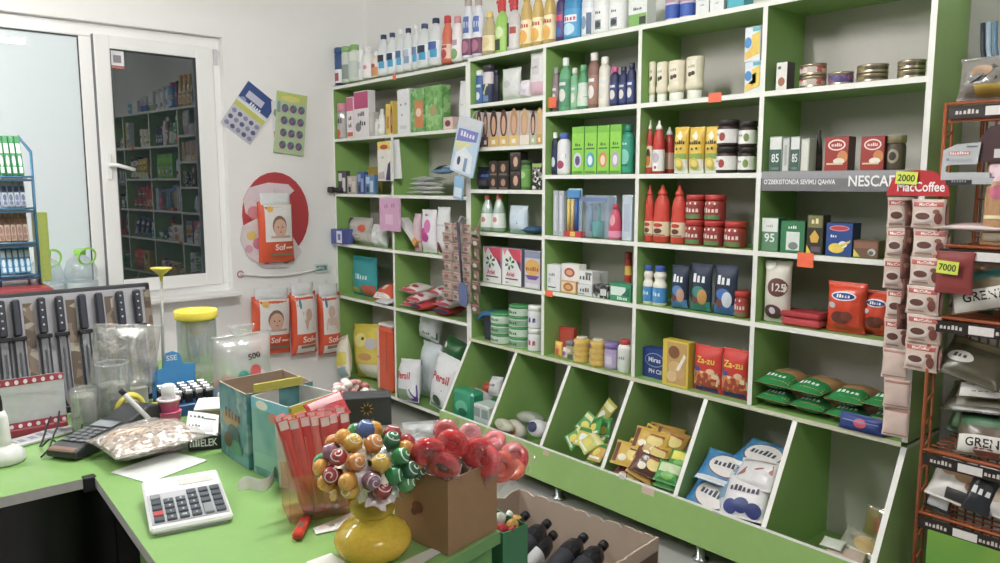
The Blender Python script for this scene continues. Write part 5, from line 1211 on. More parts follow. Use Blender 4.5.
MB().poly([(-.5 * W_, 0), (.5 * W_, 0), (.45 * W_, .55 * H_), (.25 * W_, .95 * H_), (0, H_), (-.28 * W_, .95 * H_), (-.42 * W_, .6 * H_)], -.003, .003, mat('#c4282e', .35)).build('card', r)
art(MB(), [('t', .55, .36, .38, 'MacCoffee', '#f6eeee', .74)], W_, H_, lambda u, v, f: (u, -.003 - f, v)).build('lettering', r)
MB().tube([(-.02, .004, .02), (-.02, .06, .03), (-.02, .105, .03)], .003, '#9a9a9a', 6).build('hook', r)
tag(r, 'red arched display header above the coffee sachet strips', 'display header')
def price(px, py, x, w, h, txt, lab, tilt=.06, nm='hanging_price_card'):
    c = PX(px, py, x)
    o = MB().box(-w / 2, w / 2, -.001, .001, -h / 2, h / 2, '#d9e62e').build(nm, None, c, (0, tilt, ROT))
    art(MB(), [('t', .5, .5, .55, txt, '#3a4a2a', .8)], w, h, lambda u, v, f: (u, -.001 - f, v - h / 2)).build('lettering', o)
    return tag(o, lab, 'price card')
price(906.5, 178, x - .018, .06, .036, '2000', 'yellow green price card on the red display header')
price(947.5, 267.5, 2.372, .056, .036, '7000', 'yellow green price card hanging on the orange wire rack')
# ------------------------------------------------------------------ orange wire rack
OW = mat('#ad5a30', .4, .2)
RX0, RX1, RY0, RY1 = 2.405, 2.70, .10, .868
RH = 1.63
rk = empty('wire_rack', (2.55, .5, 0), (0, 0, 0))
def RP(o): o.location = -rk.location; return o
for xx in (RX0, RX1):
    for yy in (RY1, RY0):
        RP(MB().tube([(xx, yy, 0), (xx, yy, RH)], .006, OW, 8).build('post', rk))
for yy in (RY1, RY0):
    m = MB()
    m.tube([(RX0 + .055, yy, .03), (RX0 + .055, yy, RH - .02)], .004, OW, 6)
    for k in range(22):
        z = .06 + k * .07
        m.tube([(RX0, yy, z), (RX0 + .055, yy, z + .022)], .0035, OW, 6)
    RP(m.build('side_grid', rk))
m = MB()
for k in range(30):
    y = RY0 + .012 + k * (RY1 - RY0 - .024) / 29
    m.tube([(RX1, y, .03), (RX1, y, RH)], .0036, mat('#7a4c3c', .4, .1), 5)
for k in range(14): m.tube([(RX1 - .004, RY0, .06 + k * .118), (RX1 - .004, RY1, .06 + k * .118)], .0026, OW, 5)
RP(m.build('back_grid', rk))
shz = [1.222, 1.015, .615, .42]
STRIPM = mat('#2a2422', .4)
def shelf_strip(z, name, cnt):
    s = MB()
    for k in range(9): s.tube([(RX0 + .01 + k * .035, RY0, z), (RX0 + .01 + k * .035, RY1, z)], .003, OW, 5)
    s.tube([(RX0, RY0, z + .008), (RX0, RY1, z + .008)], .005, OW, 6)
    o = RP(s.build(name, rk))
    p = MB().box(-.375, .375, -.0015, .0015, 0, .034, STRIPM).build('price_strip', o, (RX0 - .009, (RY0 + RY1) / 2, z - .034), (0, 0, ROT))
    it = []
    for k in range(cnt):
        u = .025 + k * .19
        it += [('b', u + .04, .5, .4, 6, '#d9cfc8', .085), ('r', u + .1, .14, u + .185, .86, '#e6e0de')]
    art(MB(), it, .75, .034, lambda u, v, f: (u, -.0015 - f, v)).build('label_print', p)
    return o
for z in shz: shelf_strip(z, 'rack_shelf', 5)
shelf_strip(RH - .012, 'rack_header', 5)
RP(MB().box(RX0, RX0 + .012, RY0, RY1, RH - .055, RH - .04, mat('#a8502f', .4)).build('header_rail', rk))
tag(rk, 'tall orange wire rack with black price strips beside the shelf end panel', 'wire rack')
# things on the rack
def rp(px, py, x): return PX(px, py, x)
def rackpack(nm, lab, px, py, x, W, H, T, rot, col, pr, zmin=None, grp=None):
    c = rp(px, py, x)
    if zmin: c.z = max(c.z, zmin)
    o = packet(nm, 'snack packet', lab, c, W, H, T, (rot[0], rot[1], ROT + rot[2]), col, pr, grp, .1)
    zs = max([z for z in shz + [RH] if z < c.z + .01] or [.42])
    contain(o, RY0 + .01, RY1 - .008, zs + .0045 + .009 * (zs < RH), RX1 - .008)
    return settle(o, 'rack' + str(zs), (-.35, 0, .9), .04)
mesh_b = rackpack('goods_bag', 'clear bag of dark and yellow goods lying on the rack top', 979, 86, 2.46, .19, .12, .12, (-.15, 0, 0), clear('#b9b2ac', .3, .12, .4, bump=.5), [('p', [(.3, .2), (.6, .35), (.95, .9), (.6, .85), (.4, .6)], '#3a3436'), ('r', .3, .05, .7, .25, '#c9a83a'), ('e', .4, .55, .15, .12, '#b08a6a'), ('p', [(.25, .3), (.6, .6), (.55, .68), (.2, .4)], '#4a4644')], zmin=RH + .065)
mesh_b['category'] = 'bag'
bl_ = empty('cable_coil', (2.60, .855, 1.72), (0, 0, ROT))
pts = [(.0, 0, .15), (.004, 0, .08), (.014, 0, .02), (.04, 0, -.03), (.07, 0, -.055)]
for k, (off, c) in enumerate(((0, '#2c3444'), (.016, '#9db8cc'), (.032, '#5c86a4'))): MB().tube([(p[0] + off, p[1], p[2]) for p in pts], .007, c, 8).build('cable', bl_)
tag(bl_, 'blue and black bent hoses standing at the rack top against the wall', 'hose')
gh = rp(967, 160, 2.385)
r = empty('hanging_card', (2.388, rp(966, 160, 2.388).y, rp(966, 180, 2.388).z), (0, 0, ROT))
W_ = rp(942, 165, 2.388).y - rp(991, 165, 2.388).y; H_ = rp(966, 142, 2.388).z - rp(966, 180, 2.388).z
GC = mat('#b9bcbf', .35)
cm = MB()
cm.poly([(-.5 * W_, .0), (.42 * W_, .0), (.5 * W_, .06 * H_), (.5 * W_, .2 * H_), (-.37 * W_, .2 * H_), (-.4 * W_, .24 * H_), (-.4 * W_, .36 * H_), (-.36 * W_, .4 * H_), (.24 * W_, .42 * H_), (.28 * W_, .98 * H_), (-.2 * W_, .95 * H_), (-.48 * W_, .80 * H_)], -.002, .002, GC)
cm.build('card', r)
art(MB(), [('r', .14, .66, .58, .76, '#c9837c'), ('b', .36, .71, .08, 8, '#f0e6e6', .4), ('r', .5, .86, .72, .9, '#6a6c70'), ('r', .1, .52, .16, .58, '#8a8fb0'), ('r', .22, .5, .62, .56, '#a9adb8')], W_, H_, lambda u, v, f: (u, -.002 - f, v)).build('label_print', r)
tag(r, 'grey slotted plastic price card hanging on the upper rack', 'display card')
r2 = empty('hanging_card', (2.396, rp(1000, 165, 2.396).y - .03, rp(992, 162, 2.396).z), (0, 0, ROT))
MB().poly([(-.085, .0), (.09, .0), (.09, .105), (.02, .108), (-.06, .095), (-.085, .06)], -.003, .003, mat('#4a2f34', .4)).build('card', r2)
art(MB(), [('r', .35, .45, .98, .85, '#d9909c'), ('b', .66, .68, .2, 4, '#f4e8ea', .55), ('b', .66, .52, .14, 4, '#f4e8ea', .5), ('r', .25, .1, .85, .32, '#cfcac8')], .18, .108, lambda u, v, f: (u, -.003 - f, v)).build('label_print', r2)
tag(r2, 'dark maroon hanging card with pink print at the rack side', 'display card')
MB_ = MB().box(-.06, .06, -.004, .004, 0, .022, mat('#2b2c30', .4)); bc_ = MB_.build('hanging_card_holder', None, (2.39, rp(970, 182, 2.39).y, rp(970, 185, 2.39).z), (0, 0, ROT))
art(MB(), [('r', .55, .1, .98, .9, '#b4b5b8'), ('b', .28, .5, .4, 6, '#8f9498', .4)], .12, .022, lambda u, v, f: (u, -.004 - f, v)).build('label_print', bc_); tag(bc_, 'small black strip holder below the grey slotted card', 'price strip')
rackpack('bread_packet', 'clear packet of tan crackers with pink print high on the rack edge', 1001, 217, 2.41, .09, .24, .06, (-.05, 0, 0), mat('#b98a5c', .35, var=.25, scale=120), [('r', .1, .72, .9, .95, '#d9b8c4'), ('e', .5, .6, .3, .08, '#c05a7a'), ('r', .1, .3, .9, .34, '#e9d9b0'), ('r', .1, .05, .95, .14, '#d9cdb0')], zmin=1.222 + .135)
rackpack('tissue_packet', 'flat pinkish white packet lying on the rack shelf below the slotted card', 965, 240, 2.45, .20, .14, .02, (-PI / 2 + .05, 0, 0), '#c9a8a4', [('r', .05, .05, .95, .15, '#e3dcdc')], zmin=1.222 + .018)
mm = rackpack('snack_packet', 'dark red packet behind the price card on the rack', 946, 272, 2.39, .10, .12, .012, (0, 0, 0), '#8f3a38', None)
GRW = lambda y0=.02: [('r', .05, y0, .95, .42, '#e6e2da'), ('t', .52, .26, .19, 'GRENKI', '#22201f', .84)]
rackpack('crouton_packet', 'white and teal crouton packet with black lettering on the second rack shelf', 981, 299, 2.46, .19, .13, .07, (-.4, -.28, .1), mat('#8a7a5c', .3, var=.2), [('r', .05, .62, .95, .95, '#3f8a80'), ('e', .2, .55, .16, .14, '#a89478')] + GRW(), zmin=1.015 + .065)
rackpack('crouton_packet', 'green topped crouton packet lying behind the teal one on the rack', 950, 300, 2.55, .12, .12, .06, (-.8, .1, 0), mat('#4a5a48', .3), [('r', .1, .5, .9, .9, '#6a7a64')], zmin=1.015 + .05)
r_ = rackpack('crouton_packet', 'brown packet above the teal crouton packet at the frame edge', 997, 282, 2.5, .14, .10, .06, (-.6, .1, 0), mat('#8a6a4a', .3, var=.2), [('r', .1, .5, .9, .8, '#a87c54')], zmin=1.015 + .06)
rackpack('rusk_packet', 'white rusk packet with black lettering low on the third rack shelf', 990, 383, 2.46, .16, .10, .04, (-.7, -.1, .1), mat('#5c5244', .3, var=.2), [('r', .05, .02, .95, .4, '#d9d6d0'), ('b', .5, .22, .22, 5, '#2a2826', .7)], zmin=.615 + .20)
rackpack('rusk_packet', 'dark olive rusk packet heaped on the third rack shelf', 965, 372, 2.48, .18, .15, .05, (-.9, .2, 0), mat('#4f4a38', .3, var=.2), [('e', .3, .4, .2, .14, '#c9c6c0'), ('b', .3, .42, .12, 3, '#3a3834', .3), ('r', .1, .7, .9, .9, '#6a6440')], zmin=.615 + .09)
rackpack('rusk_packet', 'dark packet at the bottom of the third rack shelf heap', 985, 398, 2.5, .2, .14, .05, (-1.1, -.1, 0), mat('#43402f', .3, var=.2), [('r', .2, .1, .8, .3, '#77715a')], zmin=.615 + .045)
rackpack('crouton_packet', 'white crouton packet with black lettering on the fourth rack shelf', 990, 437, 2.46, .17, .13, .07, (-.5, -.05, .1), mat('#6a5a4c', .3, var=.2), [('r', .05, .62, .95, .95, '#3a6a44'), ('e', .5, .1, .2, .1, '#8a4a3c')] + GRW(.05), zmin=.42 + .24)
rackpack('crouton_packet', 'dark green packet behind the white one on the fourth rack shelf', 985, 418, 2.55, .18, .14, .07, (-.6, .1, 0), mat('#3a5038', .3, var=.2), [('r', .1, .1, .5, .4, '#4f7a4c')], zmin=.42 + .10)
rackpack('seed_packet', 'black and white upright packet first on the lowest rack shelf', 941, 500, 2.46, .07, .17, .03, (-.35, .16, .1), mat('#2c2e34', .3), [('r', .1, .75, .9, .95, '#d4d4d6'), ('b', .5, .48, .14, 3, '#e0e0e2', .8), ('r', .1, .05, .9, .22, '#cfd0d2')], zmin=.42 + .085)
rackpack('seed_packet', 'white packet with nut picture leaning on the lowest rack shelf', 962, 502, 2.47, .16, .14, .05, (-.7, .12, .0), mat('#d4d0ca', .3), [('e', .3, .65, .18, .14, '#b98a5c'), ('e', .55, .55, .16, .12, '#c49a70'), ('e', .75, .4, .14, .12, '#9a6a4a'), ('r', .35, .05, .9, .25, '#3a3a3c')], zmin=.42 + .06)
rackpack('seed_packet', 'second black and white upright packet on the lowest rack shelf', 984, 506, 2.44, .07, .15, .03, (-.4, .2, .1), mat('#2c2e34', .3), [('r', .1, .7, .9, .92, '#d4d4d6'), ('b', .5, .42, .16, 3, '#e0e0e2', .8)], zmin=.42 + .075)
rackpack('seed_packet', 'white packet beside the second black one at the frame edge of the rack', 999, 512, 2.46, .1, .12, .05, (-.6, .1, .0), mat('#cfcac6', .3), [('e', .5, .5, .25, .2, '#b4a08c')], zmin=.42 + .05)
W_ = .62
o = MB().box(-W_ / 2, W_ / 2, -.004, .004, 0, .36, blotch('#4a9a34', '#7fae2c', '#c9cc34', 3, .45, kind='noise')).build('rack_sign', None, (RX0 - .012, .52, .028), (0, 0, ROT))
art(MB(), [('r', .0, .0, 1, .42, '#c9c82f'), ('p', [(.22, .74), (.4, .84), (.62, .74), (.8, .5), (.72, .4), (.5, .46), (.3, .6)], '#7a7a62'), ('b', .45, .66, .06, 8, '#a9a98c', .3), ('e', .12, .42, .07, .09, '#4a4a1e'), ('e', .12, .44, .05, .05, '#8a8a3a')], W_, .36, lambda u, v, f: (u, -.004 - f, v)).build('label_print', o)
tag(o, 'green and yellow printed board with grey loaf at the rack foot', 'sign')
# ------------------------------------------------------------------ on and before the window wall
YF = YW - .004
def wallcard(nm, cat, lab, cpx, cpy, W, H, ry, col, pr, T=.004, y=YF):
    c = PY(cpx, cpy, y)
    o = MB().box(-W / 2, W / 2, -T / 2, T / 2, -H / 2, H / 2, col, .001).build(nm, None, (c.x, y - T / 2, c.z), (0, ry, 0))
    if pr: art(MB(), pr, W, H, lambda u, v, f: (u, -T / 2 - f, v - H / 2)).build('label_print', o)
    return tag(o, lab, cat)
pr = [('r', .0, .64, 1, 1, '#34508f'), ('r', .16, .72, .7, .86, '#c6c4dc'), ('e', .16, .62, .1, .07, '#9aa0c0'), ('r', 0, .46, 1, .56, '#c8c94a'), ('r', 0, .56, 1, .62, '#dfe3ec'), ('b', .55, .66, .07, 5, '#e9ecf4', .5)]
for k in range(3):
    for i in range(5): pr.append(('e', .12 + i * .19, .36 - k * .14, .07, .045, '#5a5f88' if (i + k) % 2 else '#8f8fb0'))
wallcard('hanging_toy_card', 'card', 'tilted blue and yellow card of small goods taped to the window wall', 249, 113, .215, .31, .62, '#c9c8d4', pr)
pr = [('r', .02, .86, .98, .99, '#bccb62'), ('e', .45, .9, .3, .05, '#d8d66a'), ('r', .02, .66, .12, .84, '#7fa0a8')]
for k in range(4):
    for i in range(3):
        pr += [('e', .26 + i * .27, .14 + k * .2, .11, .065, '#5c5c8c'), ('e', .22 + i * .27, .13 + k * .2, .05, .03, '#a05a80'), ('e', .3 + i * .27, .17 + k * .2, .05, .03, '#4a8a74')]
wallcard('hanging_toy_card', 'card', 'upright green card with rows of violet blisters on the window wall', 290, 124, .20, .375, .10, '#b5c69a', pr, T=.012)
wallcard('hanging_paper_slip', 'paper', 'small white slip with red square between the two cards', 276, 121, .05, .24, -.02, '#dcdcdf', [('r', .15, .06, .9, .24, '#a83a5c'), ('e', .5, .7, .3, .1, '#7f9a8c')], T=.002, y=YF - .006)
# red and white paper ornament behind the hanging pack
c = PY(276, 215, YF)
orn = empty('hanging_ornament', (c.x, YF - .004, c.z), (0, 0, 0))
pp = [(.33 * math.cos(a) * .66, .33 * math.sin(a) * .8) for a in [PI * 2 * k / 28 for k in range(28)]]
MB().poly(pp, -.004, .002, mat('#bf3a42', .5)).build('red_backing', orn)
MB().poly([(-.20 + .0, .02), (-.21, .1), (-.17, .17), (-.05, .20), (.08, .19), (.12, .15), (.06, .1), (-.06, .1), (-.1, .0), (-.16, -.02)], -.012, -.005, mat('#e3cfd6', .6)).build('white_trim', orn)
MB().poly([(-.22, -.06), (-.1, .0), (-.02, -.1), (.1, -.14), (.16, -.24), (.06, -.33), (-.1, -.32), (-.2, -.24), (-.24, -.14)], -.012, -.005, mat('#dfd3d6', .6, var=.15, scale=20)).build('paper_flowers', orn)
fl = MB()
for k, (u, v, q, cc) in enumerate(((-.17, -.12, .03, '#e3c25a'), (-.13, -.17, .035, '#d9829c'), (-.19, -.2, .025, '#d9a0b4'), (-.08, -.27, .03, '#b05a64'), (.05, -.28, .025, '#7a8a74'), (-.15, .02, .04, '#d98a94'))):
    fl.poly([(u + q * math.cos(a), v + q * math.sin(a)) for a in [PI * 2 * j / 10 for j in range(10)]], -.016, -.0125, cc)
fl.build('flower_print', orn)
tag(orn, 'red and white paper ornament with flowers on the window wall behind the hung pack', 'ornament')
# nappy packs with red foot
def baby(u0, v0):
    return [('e', .55, .60, .20, .17, '#8a6a58'), ('e', .56, .56, .18, .155, '#dcae96'), ('r', .3, .40, .85, .44, '#c9a69a'), ('e', .50, .58, .02, .012, '#4a3630'), ('e', .62, .58, .02, .012, '#4a3630'), ('e', .57, .50, .035, .01, '#b8605a'), ('e', .57, .545, .016, .02, '#cf9a82')]
def sof(lab, px0, px1, py0, py1, y, T, pic, rz=0, ry=0, side=True, hook=True):
    a = PY(px0, (py0 + py1) / 2, y); b = PY(px1, (py0 + py1) / 2, y); t = PY((px0 + px1) / 2, py0, y).z; bt = PY((px0 + px1) / 2, py1, y).z
    W, H = b.x - a.x, t - bt
    r = empty('nappy_pack', ((a.x + b.x) / 2, YW - T / 2 - (.026 if ry == 0 and py0 < 250 else .006), bt), (0, ry, rz))
    _seed[0] += 1
    mb, wr_ = pillow(W, H * .93, T, mat('#e0542c', .28), seed=_seed[0], wr=.04, fin=.03)
    o = mb.build('body', r)
    it = [('r', .16, .34, .93, .95, '#e4dfdc')] + pic + [('t', .55, .25, .10, 'Sof', '#f4ece6', .5), ('r', .7, .22, .92, .25, '#f0cfc0'), ('r', .3, .1, .9, .15, '#8a7a5c')] + ([('e', .3, .88, .09, .05, '#e8b63a')] if side else [])
    art(MB(), it, W, H * .93, wr_, .0016, .0006).build('label_print', r)
    _seed[0] += 1
    mb, wr2 = pillow(W * .86, H * .2, T * .55, mat('#dfe1e3', .3, bump=.4, scale=60), seed=_seed[0], wr=.3, nx=10, nz=8, top=.3, fin=.02)
    q = mb.build('gathered_top', r, (0, 0, H * .86))
    if hook: MB().tube([(-.03, 0, H * .96), (0, T / 2 - .01, H * 1.12), (.03, 0, H * .96)], .003, '#e6e6e8', 6).build('hanging_loop', r)
    return tag(r, lab, 'nappy pack', None)
sof('orange and white nappy pack hanging on the red ornament', 258, 294, 197, 262, YW - .06, .06, baby(0, 0))
sof('widest orange nappy pack with baby portrait first of three low on the wall', 250, 290, 292, 354, YW - .06, .09, baby(0, 0), ry=.05)
p2 = [('e', .6, .64, .12, .1, '#cfa592'), ('p', [(.35, .7), (.6, .6), (.8, .4), (.5, .4)], '#d2a896'), ('e', .3, .82, .05, .08, '#4a8a94'), ('r', .18, .02, .9, .16, '#e2ddda')]
sof('middle nappy pack of three low on the wall with crawling baby', 291, 317, 287, 354, YW - .07, .10, p2, side=False)
p3 = [('e', .5, .70, .15, .1, '#d6b4a8'), ('p', [(.3, .6), (.7, .62), (.8, .4), (.25, .4)], '#ddbdb4'), ('e', .3, .85, .05, .08, '#3a7a9a'), ('r', .18, .02, .9, .16, '#e2ddda')]
sof('nappy pack of three low on the wall standing closest to the corner unit', 318, 341, 288, 354, YW - .06, .09, p3, side=False)
a = PY(240, 274, YF); b = PY(322, 272, YF)
r = empty('hanging_ribbon', ((a.x + b.x) / 2, YF - .004, a.z), (0, 0, 0))
Wd = b.x - a.x
MB().tube([(-Wd / 2 + Wd * k / 10, -.003, -.03 * math.sin(PI * k / 10)) for k in range(11)], .008, mat('#e6e4e4', .6), 6).build('ribbon', r)
MB().torus((-Wd / 2, -.004, 0), .018, .004, mat('#b9747a', .5), 16, 6).build('ring', r)
m = MB().box(Wd / 2 - .055, Wd / 2 + .04, -.006, -.003, -.03, .025, mat('#cfdad8', .5)); m.build('end_card', r)
art(MB(), [('r', .1, .2, .9, .8, '#5f8a86'), ('b', .5, .5, .34, 3, '#dfe8e6', .6)], .095, .055, lambda u, v, f: (u + Wd / 2 - .0075, -.006 - f, v - .03)).build('label_print', r)
tag(r, 'white ribbon with ring and green card strung on the window wall', 'ribbon')
# water bottles on the sill
def water(lab, px, top):
    c = PY(px, 265, 4.53)
    r = empty('water_bottle', (c.x, 4.53, .7622), (0, 0, .3))
    R = .078; H = .30
    PM = clear('#f2f8fa', .72, .05, .4)
    pf = [(.9 * R, 0), (R, .01), (R, .06), (.94 * R, .07), (R, .08), (R, .13), (.94 * R, .14), (R, .15), (R, .19), (.8 * R, .235), (.35 * R, .26), (.3 * R, .275)]
    MB().lathe(pf, PM, 24, 1).build('body', r)
    MB().lathe([(.36 * R, .268), (.37 * R, .27), (.37 * R, .295), (.3 * R, .298)], '#8fd63a', 16).build('cap', r)
    MB().torus((0, 0, .27), .045, .006, mat('#8fd63a', .4), 18, 6, T=Matrix.Rotation(.25, 4, 'X')).build('carry_handle', r)
    MB().lathe([(1.004 * R, .085), (1.004 * R, .125)], clear('#e6eef0', .35, .2, .2), 24, cap=False).build('label', r)
    return tag(r, lab, 'water bottle', 'water bottles on the sill')
water('large clear water bottle with green cap beside the blue wire rack', 45.5, 240)
water('large clear water bottle with green cap beside the sash frame', 80.5, 240)
# blue wire gum rack on a red topped cabinet
GY = 3.30
gz = PY(20, 287, GY - .1).z
gx1 = PY(50, 287, GY - .1).x
cab = empty('cabinet', (gx1 - .45, GY, 0))
m = MB().box(-.45, .43, -.17, .2, 0, gz - .03, mat('#dcd9d4', .4), .004); m.build('body', cab)
MB().box(-.46, .45, -.18, .21, gz - .03, gz - .001, mat('#9c3238', .35), .008).build('red_top', cab)
MB().box(-.40, .0, -.182, -.172, .08, gz - .07, mat('#e3e0dc', .4), .004).build('door', cab); MB().box(.02, .40, -.182, -.172, .08, gz - .07, mat('#e3e0dc', .4), .004).build('door', cab)
tag(cab, 'low white cabinet with dark red top behind the knife display', 'cabinet')
gr = empty('wire_rack', (PY(18, 285, GY).x, GY, gz))
BW = mat('#3f7fa8', .35, .3)
hx = PY(37, 280, GY).x - gr.location.x
def zz_(py, y=GY): return PY(18, py, y).z - gz
for sx in (-1, 1):
    MB().tube([(sx * hx, -.06, 0), (sx * hx, -.06, zz_(152))], .005, BW, 8).build('post', gr)
    MB().tube([(sx * hx * .86, .10, 0), (sx * hx * .86, .10, zz_(135))], .005, BW, 8).build('post', gr)
    MB().tube([(sx * hx, -.06, zz_(152)), (sx * hx * .86, .10, zz_(135))], .005, BW, 8).build('side_rail', gr)
boxes = [((178, 138), '#2f9a58', '#e4efe6', 'green gum'), ((209, 184), '#c4cede', '#4a5a8c', 'pale blue gum'), ((243, 214), '#c9a890', '#8a5c4a', 'brown biscuit'), ((275, 247), '#5aa4d0', '#cfe4f0', 'light blue wafer')]
for k, ((pb_, pt2), c1, c2, nm) in enumerate(boxes):
    z0, z1 = zz_(pb_), zz_(pt2)
    MB().box(-hx, hx, -.07, .10, z0 - .012, z0 - .004, mat('#4a6a84', .4, .3)).tube([(-hx, -.075, z0 + .004), (hx, -.075, z0 + .004)], .004, BW, 6).build('wire_shelf', gr)
    xr = min(hx * .86 - .008, PY(29 + k * 1.5, pb_, GY).x - gr.location.x)
    n = 5
    wv = (xr + hx - .012) / n
    tr_ = MB().box(-hx + .008, xr, .07, .074, z0, z1 + .01, mat('#6f6a58' if k == 0 else '#8a8f98', .5)).box(-hx + .008, xr, -.06, .074, z0 - .003, z0, mat('#7a7c80', .5))
    o = tr_.build('display_tray', None, gr.location); tag(o, 'open carton tray holding the ' + nm + ' packs on the blue rack', 'tray', 'trays on the blue rack')
    for i in range(n):
        w = wv * .94
        ang = -.55 if k == 0 else -.5
        hgt = (z1 - z0) * 1.05
        q = MB().box(-w / 2, w / 2, -.011, .011, 0, hgt, c1, .003)
        o = q.build('gum_pack', None, gr.location + Vector((-hx + .010 + wv * (i + .5), -.045 + .02, z0 + .007)), (ang + .2, 0, 0))
        art(MB(), [('r', .12, .55, .88, .8, c2), ('e', .5, .35, .3, .14, c2), ('r', .2, .05, .8, .2, c2)], w, hgt, lambda u, v, f: (u, -.011 - f, v)).build('label_print', o)
        tag(o, ORD[n - 1 - i] + ' ' + nm + ' pack from the post of the blue wire rack', 'gum pack', nm + ' packs')
tag(gr, 'blue wire counter rack of gum packs before the pale window pane', 'wire rack')
yr = PY(42, 255, GY + .05)
o = MB().box(-.022, .022, -.03, .03, 0, .26, mat('#a9b84a', .4), .003).build('yellow_box', None, (yr.x, GY + .05, gz)); tag(o, 'narrow olive yellow upright box at the side of the blue wire rack', 'box')
# ------------------------------------------------------------------ counter
CT = .80
CG = mat('#82b25c', .30, var=.06, scale=30)
CE_ = mat('#c6c6c0', .4)
ctr = empty('counter', (.6, 1.7, 0))
ctr['label'] = 'L-shaped shop counter with light green top and grey edge'; ctr['category'] = 'counter'
def CP(o): o.location = -ctr.location; return o
def slab(mb, pts, z0, z1, top, edge):
    n = len(pts)
    ar = sum(pts[i][0] * pts[(i + 1) % n][1] - pts[(i + 1) % n][0] * pts[i][1] for i in range(n))
    if ar < 0: pts = list(reversed(pts))
    vs = [(x, y, z0) for x, y in pts] + [(x, y, z1) for x, y in pts]
    mb.add(vs, [tuple(range(n, 2 * n)), tuple(reversed(range(n)))], top)
    b = [(x, y, z) for z in (z0, z1) for x, y in pts]
    mb.add(b, [(i, (i + 1) % n, n + (i + 1) % n, n + i) for i in range(n)], edge)
NY = .955
cpts = [(-1.3, 1.722), (.374, 1.731), (.338, NY), (.70, NY), (.848, .984), (.86, 1.2), (.99, 1.75), (.99, 2.75), (-1.3, 2.75)]
m = MB(); slab(m, cpts, CT - .022, CT - .0008, CG, CE_); CP(m.build('counter_top', ctr))
SHADE_BLK = mat('#0b0d0c', .16, var=.02)  # near-black colour stands in for the shade in the open space under the counter
CP(MB().box(-1.28, .93, 1.78, 2.70, .0, CT - .029, SHADE_BLK, .003).build('painted_shade_front', ctr))
CP(MB().box(.42, .835, 1.48, 1.779, .0, CT - .029, SHADE_BLK, .003).build('painted_shade_side', ctr))
m = MB().box(.385, .403, NY + .02, 1.47, 0, .752, mat('#6f9a48', .4)); m.box(.384, .404, NY + .02, 1.471, .752, .756, CE_)
CP(m.build('inner_panel', ctr))
CP(MB().box(.40, .835, NY + .036, NY + .05, 0, CT - .029, mat('#5f9a50', .4)).build('end_panel', ctr))
CP(MB().box(.82, .835, NY + .051, 1.479, 0, CT - .029, GREEN).build('side_panel', ctr))
ee = MB()
for (xa, ya), (xb, yb) in (((.42, NY), (.70, NY)), ((.70, NY), (.848, .984))):
    ee.add([(xa, ya - .0012, CT - .0225), (xb, yb - .0012, CT - .0225), (xb, yb - .0012, CT - .0012), (xa, ya - .0012, CT - .0012), (xa, ya + .001, CT - .0225), (xb, yb + .001, CT - .0225), (xb, yb + .001, CT - .0012), (xa, ya + .001, CT - .0012)], [(0, 1, 2, 3), (3, 2, 6, 7), (0, 4, 5, 1), (1, 5, 6, 2), (0, 3, 7, 4)], mat('#5f9a50', .4))
CP(ee.build('end_edge', ctr))
c0 = MB().box(.352, .3775, 1.725, 1.745, CT - .03, CT + .0015, mat('#16181a', .5), .002)
CP(c0.build('corner_cap', ctr))
def at(px, py, z=CT): return PZ(px, py, z)
def on(o, p, rz=0, rx=0, ry=0):
    o.location = p; o.rotation_euler = (rx, ry, rz); return o
# ---- calculator
tl, tr, br_, bl2 = at(140.6, 484.8, CT + .03), at(217, 472.8, CT + .03), at(233.5, 520.9), at(151.5, 538.4)
cc = (tl + tr + br_ + bl2) / 4; cc.z = CT
xd = ((tr - tl) + (br_ - bl2)).normalized(); ang = math.atan2(xd.y, xd.x)
CWd = ((tr - tl).length + (br_ - bl2).length) / 2 * 1.0; CHt = (Vector(((tl + tr) / 2).xy) - Vector(((bl2 + br_) / 2).xy)).length
r = empty('calculator', cc, (0, 0, ang))
tilt = math.atan2(.026, CHt)
T = Matrix.Translation((0, -CHt / 2, .002)) @ Matrix.Rotation(tilt, 4, 'X')
MB().box(-CWd / 2, CWd / 2, 0, CHt, 0, .012, mat('#e9e9ea', .35), .004, T=T).build('case', r)
MB().poly([(0, 0), (CHt * .9, 0), (CHt * .9, .022)], -CWd * .42, CWd * .42, mat('#c4c5c8', .5), T=Matrix.Translation((0, -CHt / 2, .0008)) @ Matrix.Rotation(PI / 2, 4, 'Z')).build('foot', r)
MB().box(-CWd * .47, CWd * .47, CHt * .07, CHt * .66, .0122, .0135, mat('#bcc0c4', .4), .0005, T=T).build('key_plate', r)
MB().box(-CWd * .04, CWd * .4, CHt * .76, CHt * .9, .0122, .0132, mat('#d6d6d2', .15), .0004, T=T).build('display', r)
KD = mat('#4b545c', .4); kw = CWd * .90 / 6; kh = CHt * .54 / 5
for i in range(6):
    for j in range(5):
        if j == 4 and i in (0, 1, 2): 
            if i: continue
        x0 = -CWd * .45 + i * kw; y0 = CHt * .09 + j * kh
        c = mat('#c2494e', .4) if (i == 0 and j == 1) else (mat('#8a9094', .4) if (i == 0 and j == 4) or (i == 4 and j == 0) else KD)
        hh = kh * .72
        if i == 4 and j == 1: continue
        if i == 4 and j == 0: hh = kh * 1.7
        o = MB().box(x0 + kw * .1, x0 + kw * .9, y0, y0 + hh, .0135, .0185, c, .0012, T=T).build('key', r)
        if i in (1, 2, 3) and j < 4:
            g = ('0', '00', '.', '1', '2', '3', '4', '5', '6', '7', '8', '9')[j * 3 + i - 1]
            gv, gf, w_ = text_geo(g)
            if gv: MB().add([(x0 + kw / 2 + u * kh * .3, y0 + hh / 2 + v * kh * .3, .0188) for u, v in gv], gf, '#dfe3e6', T=T).build('lettering', o)
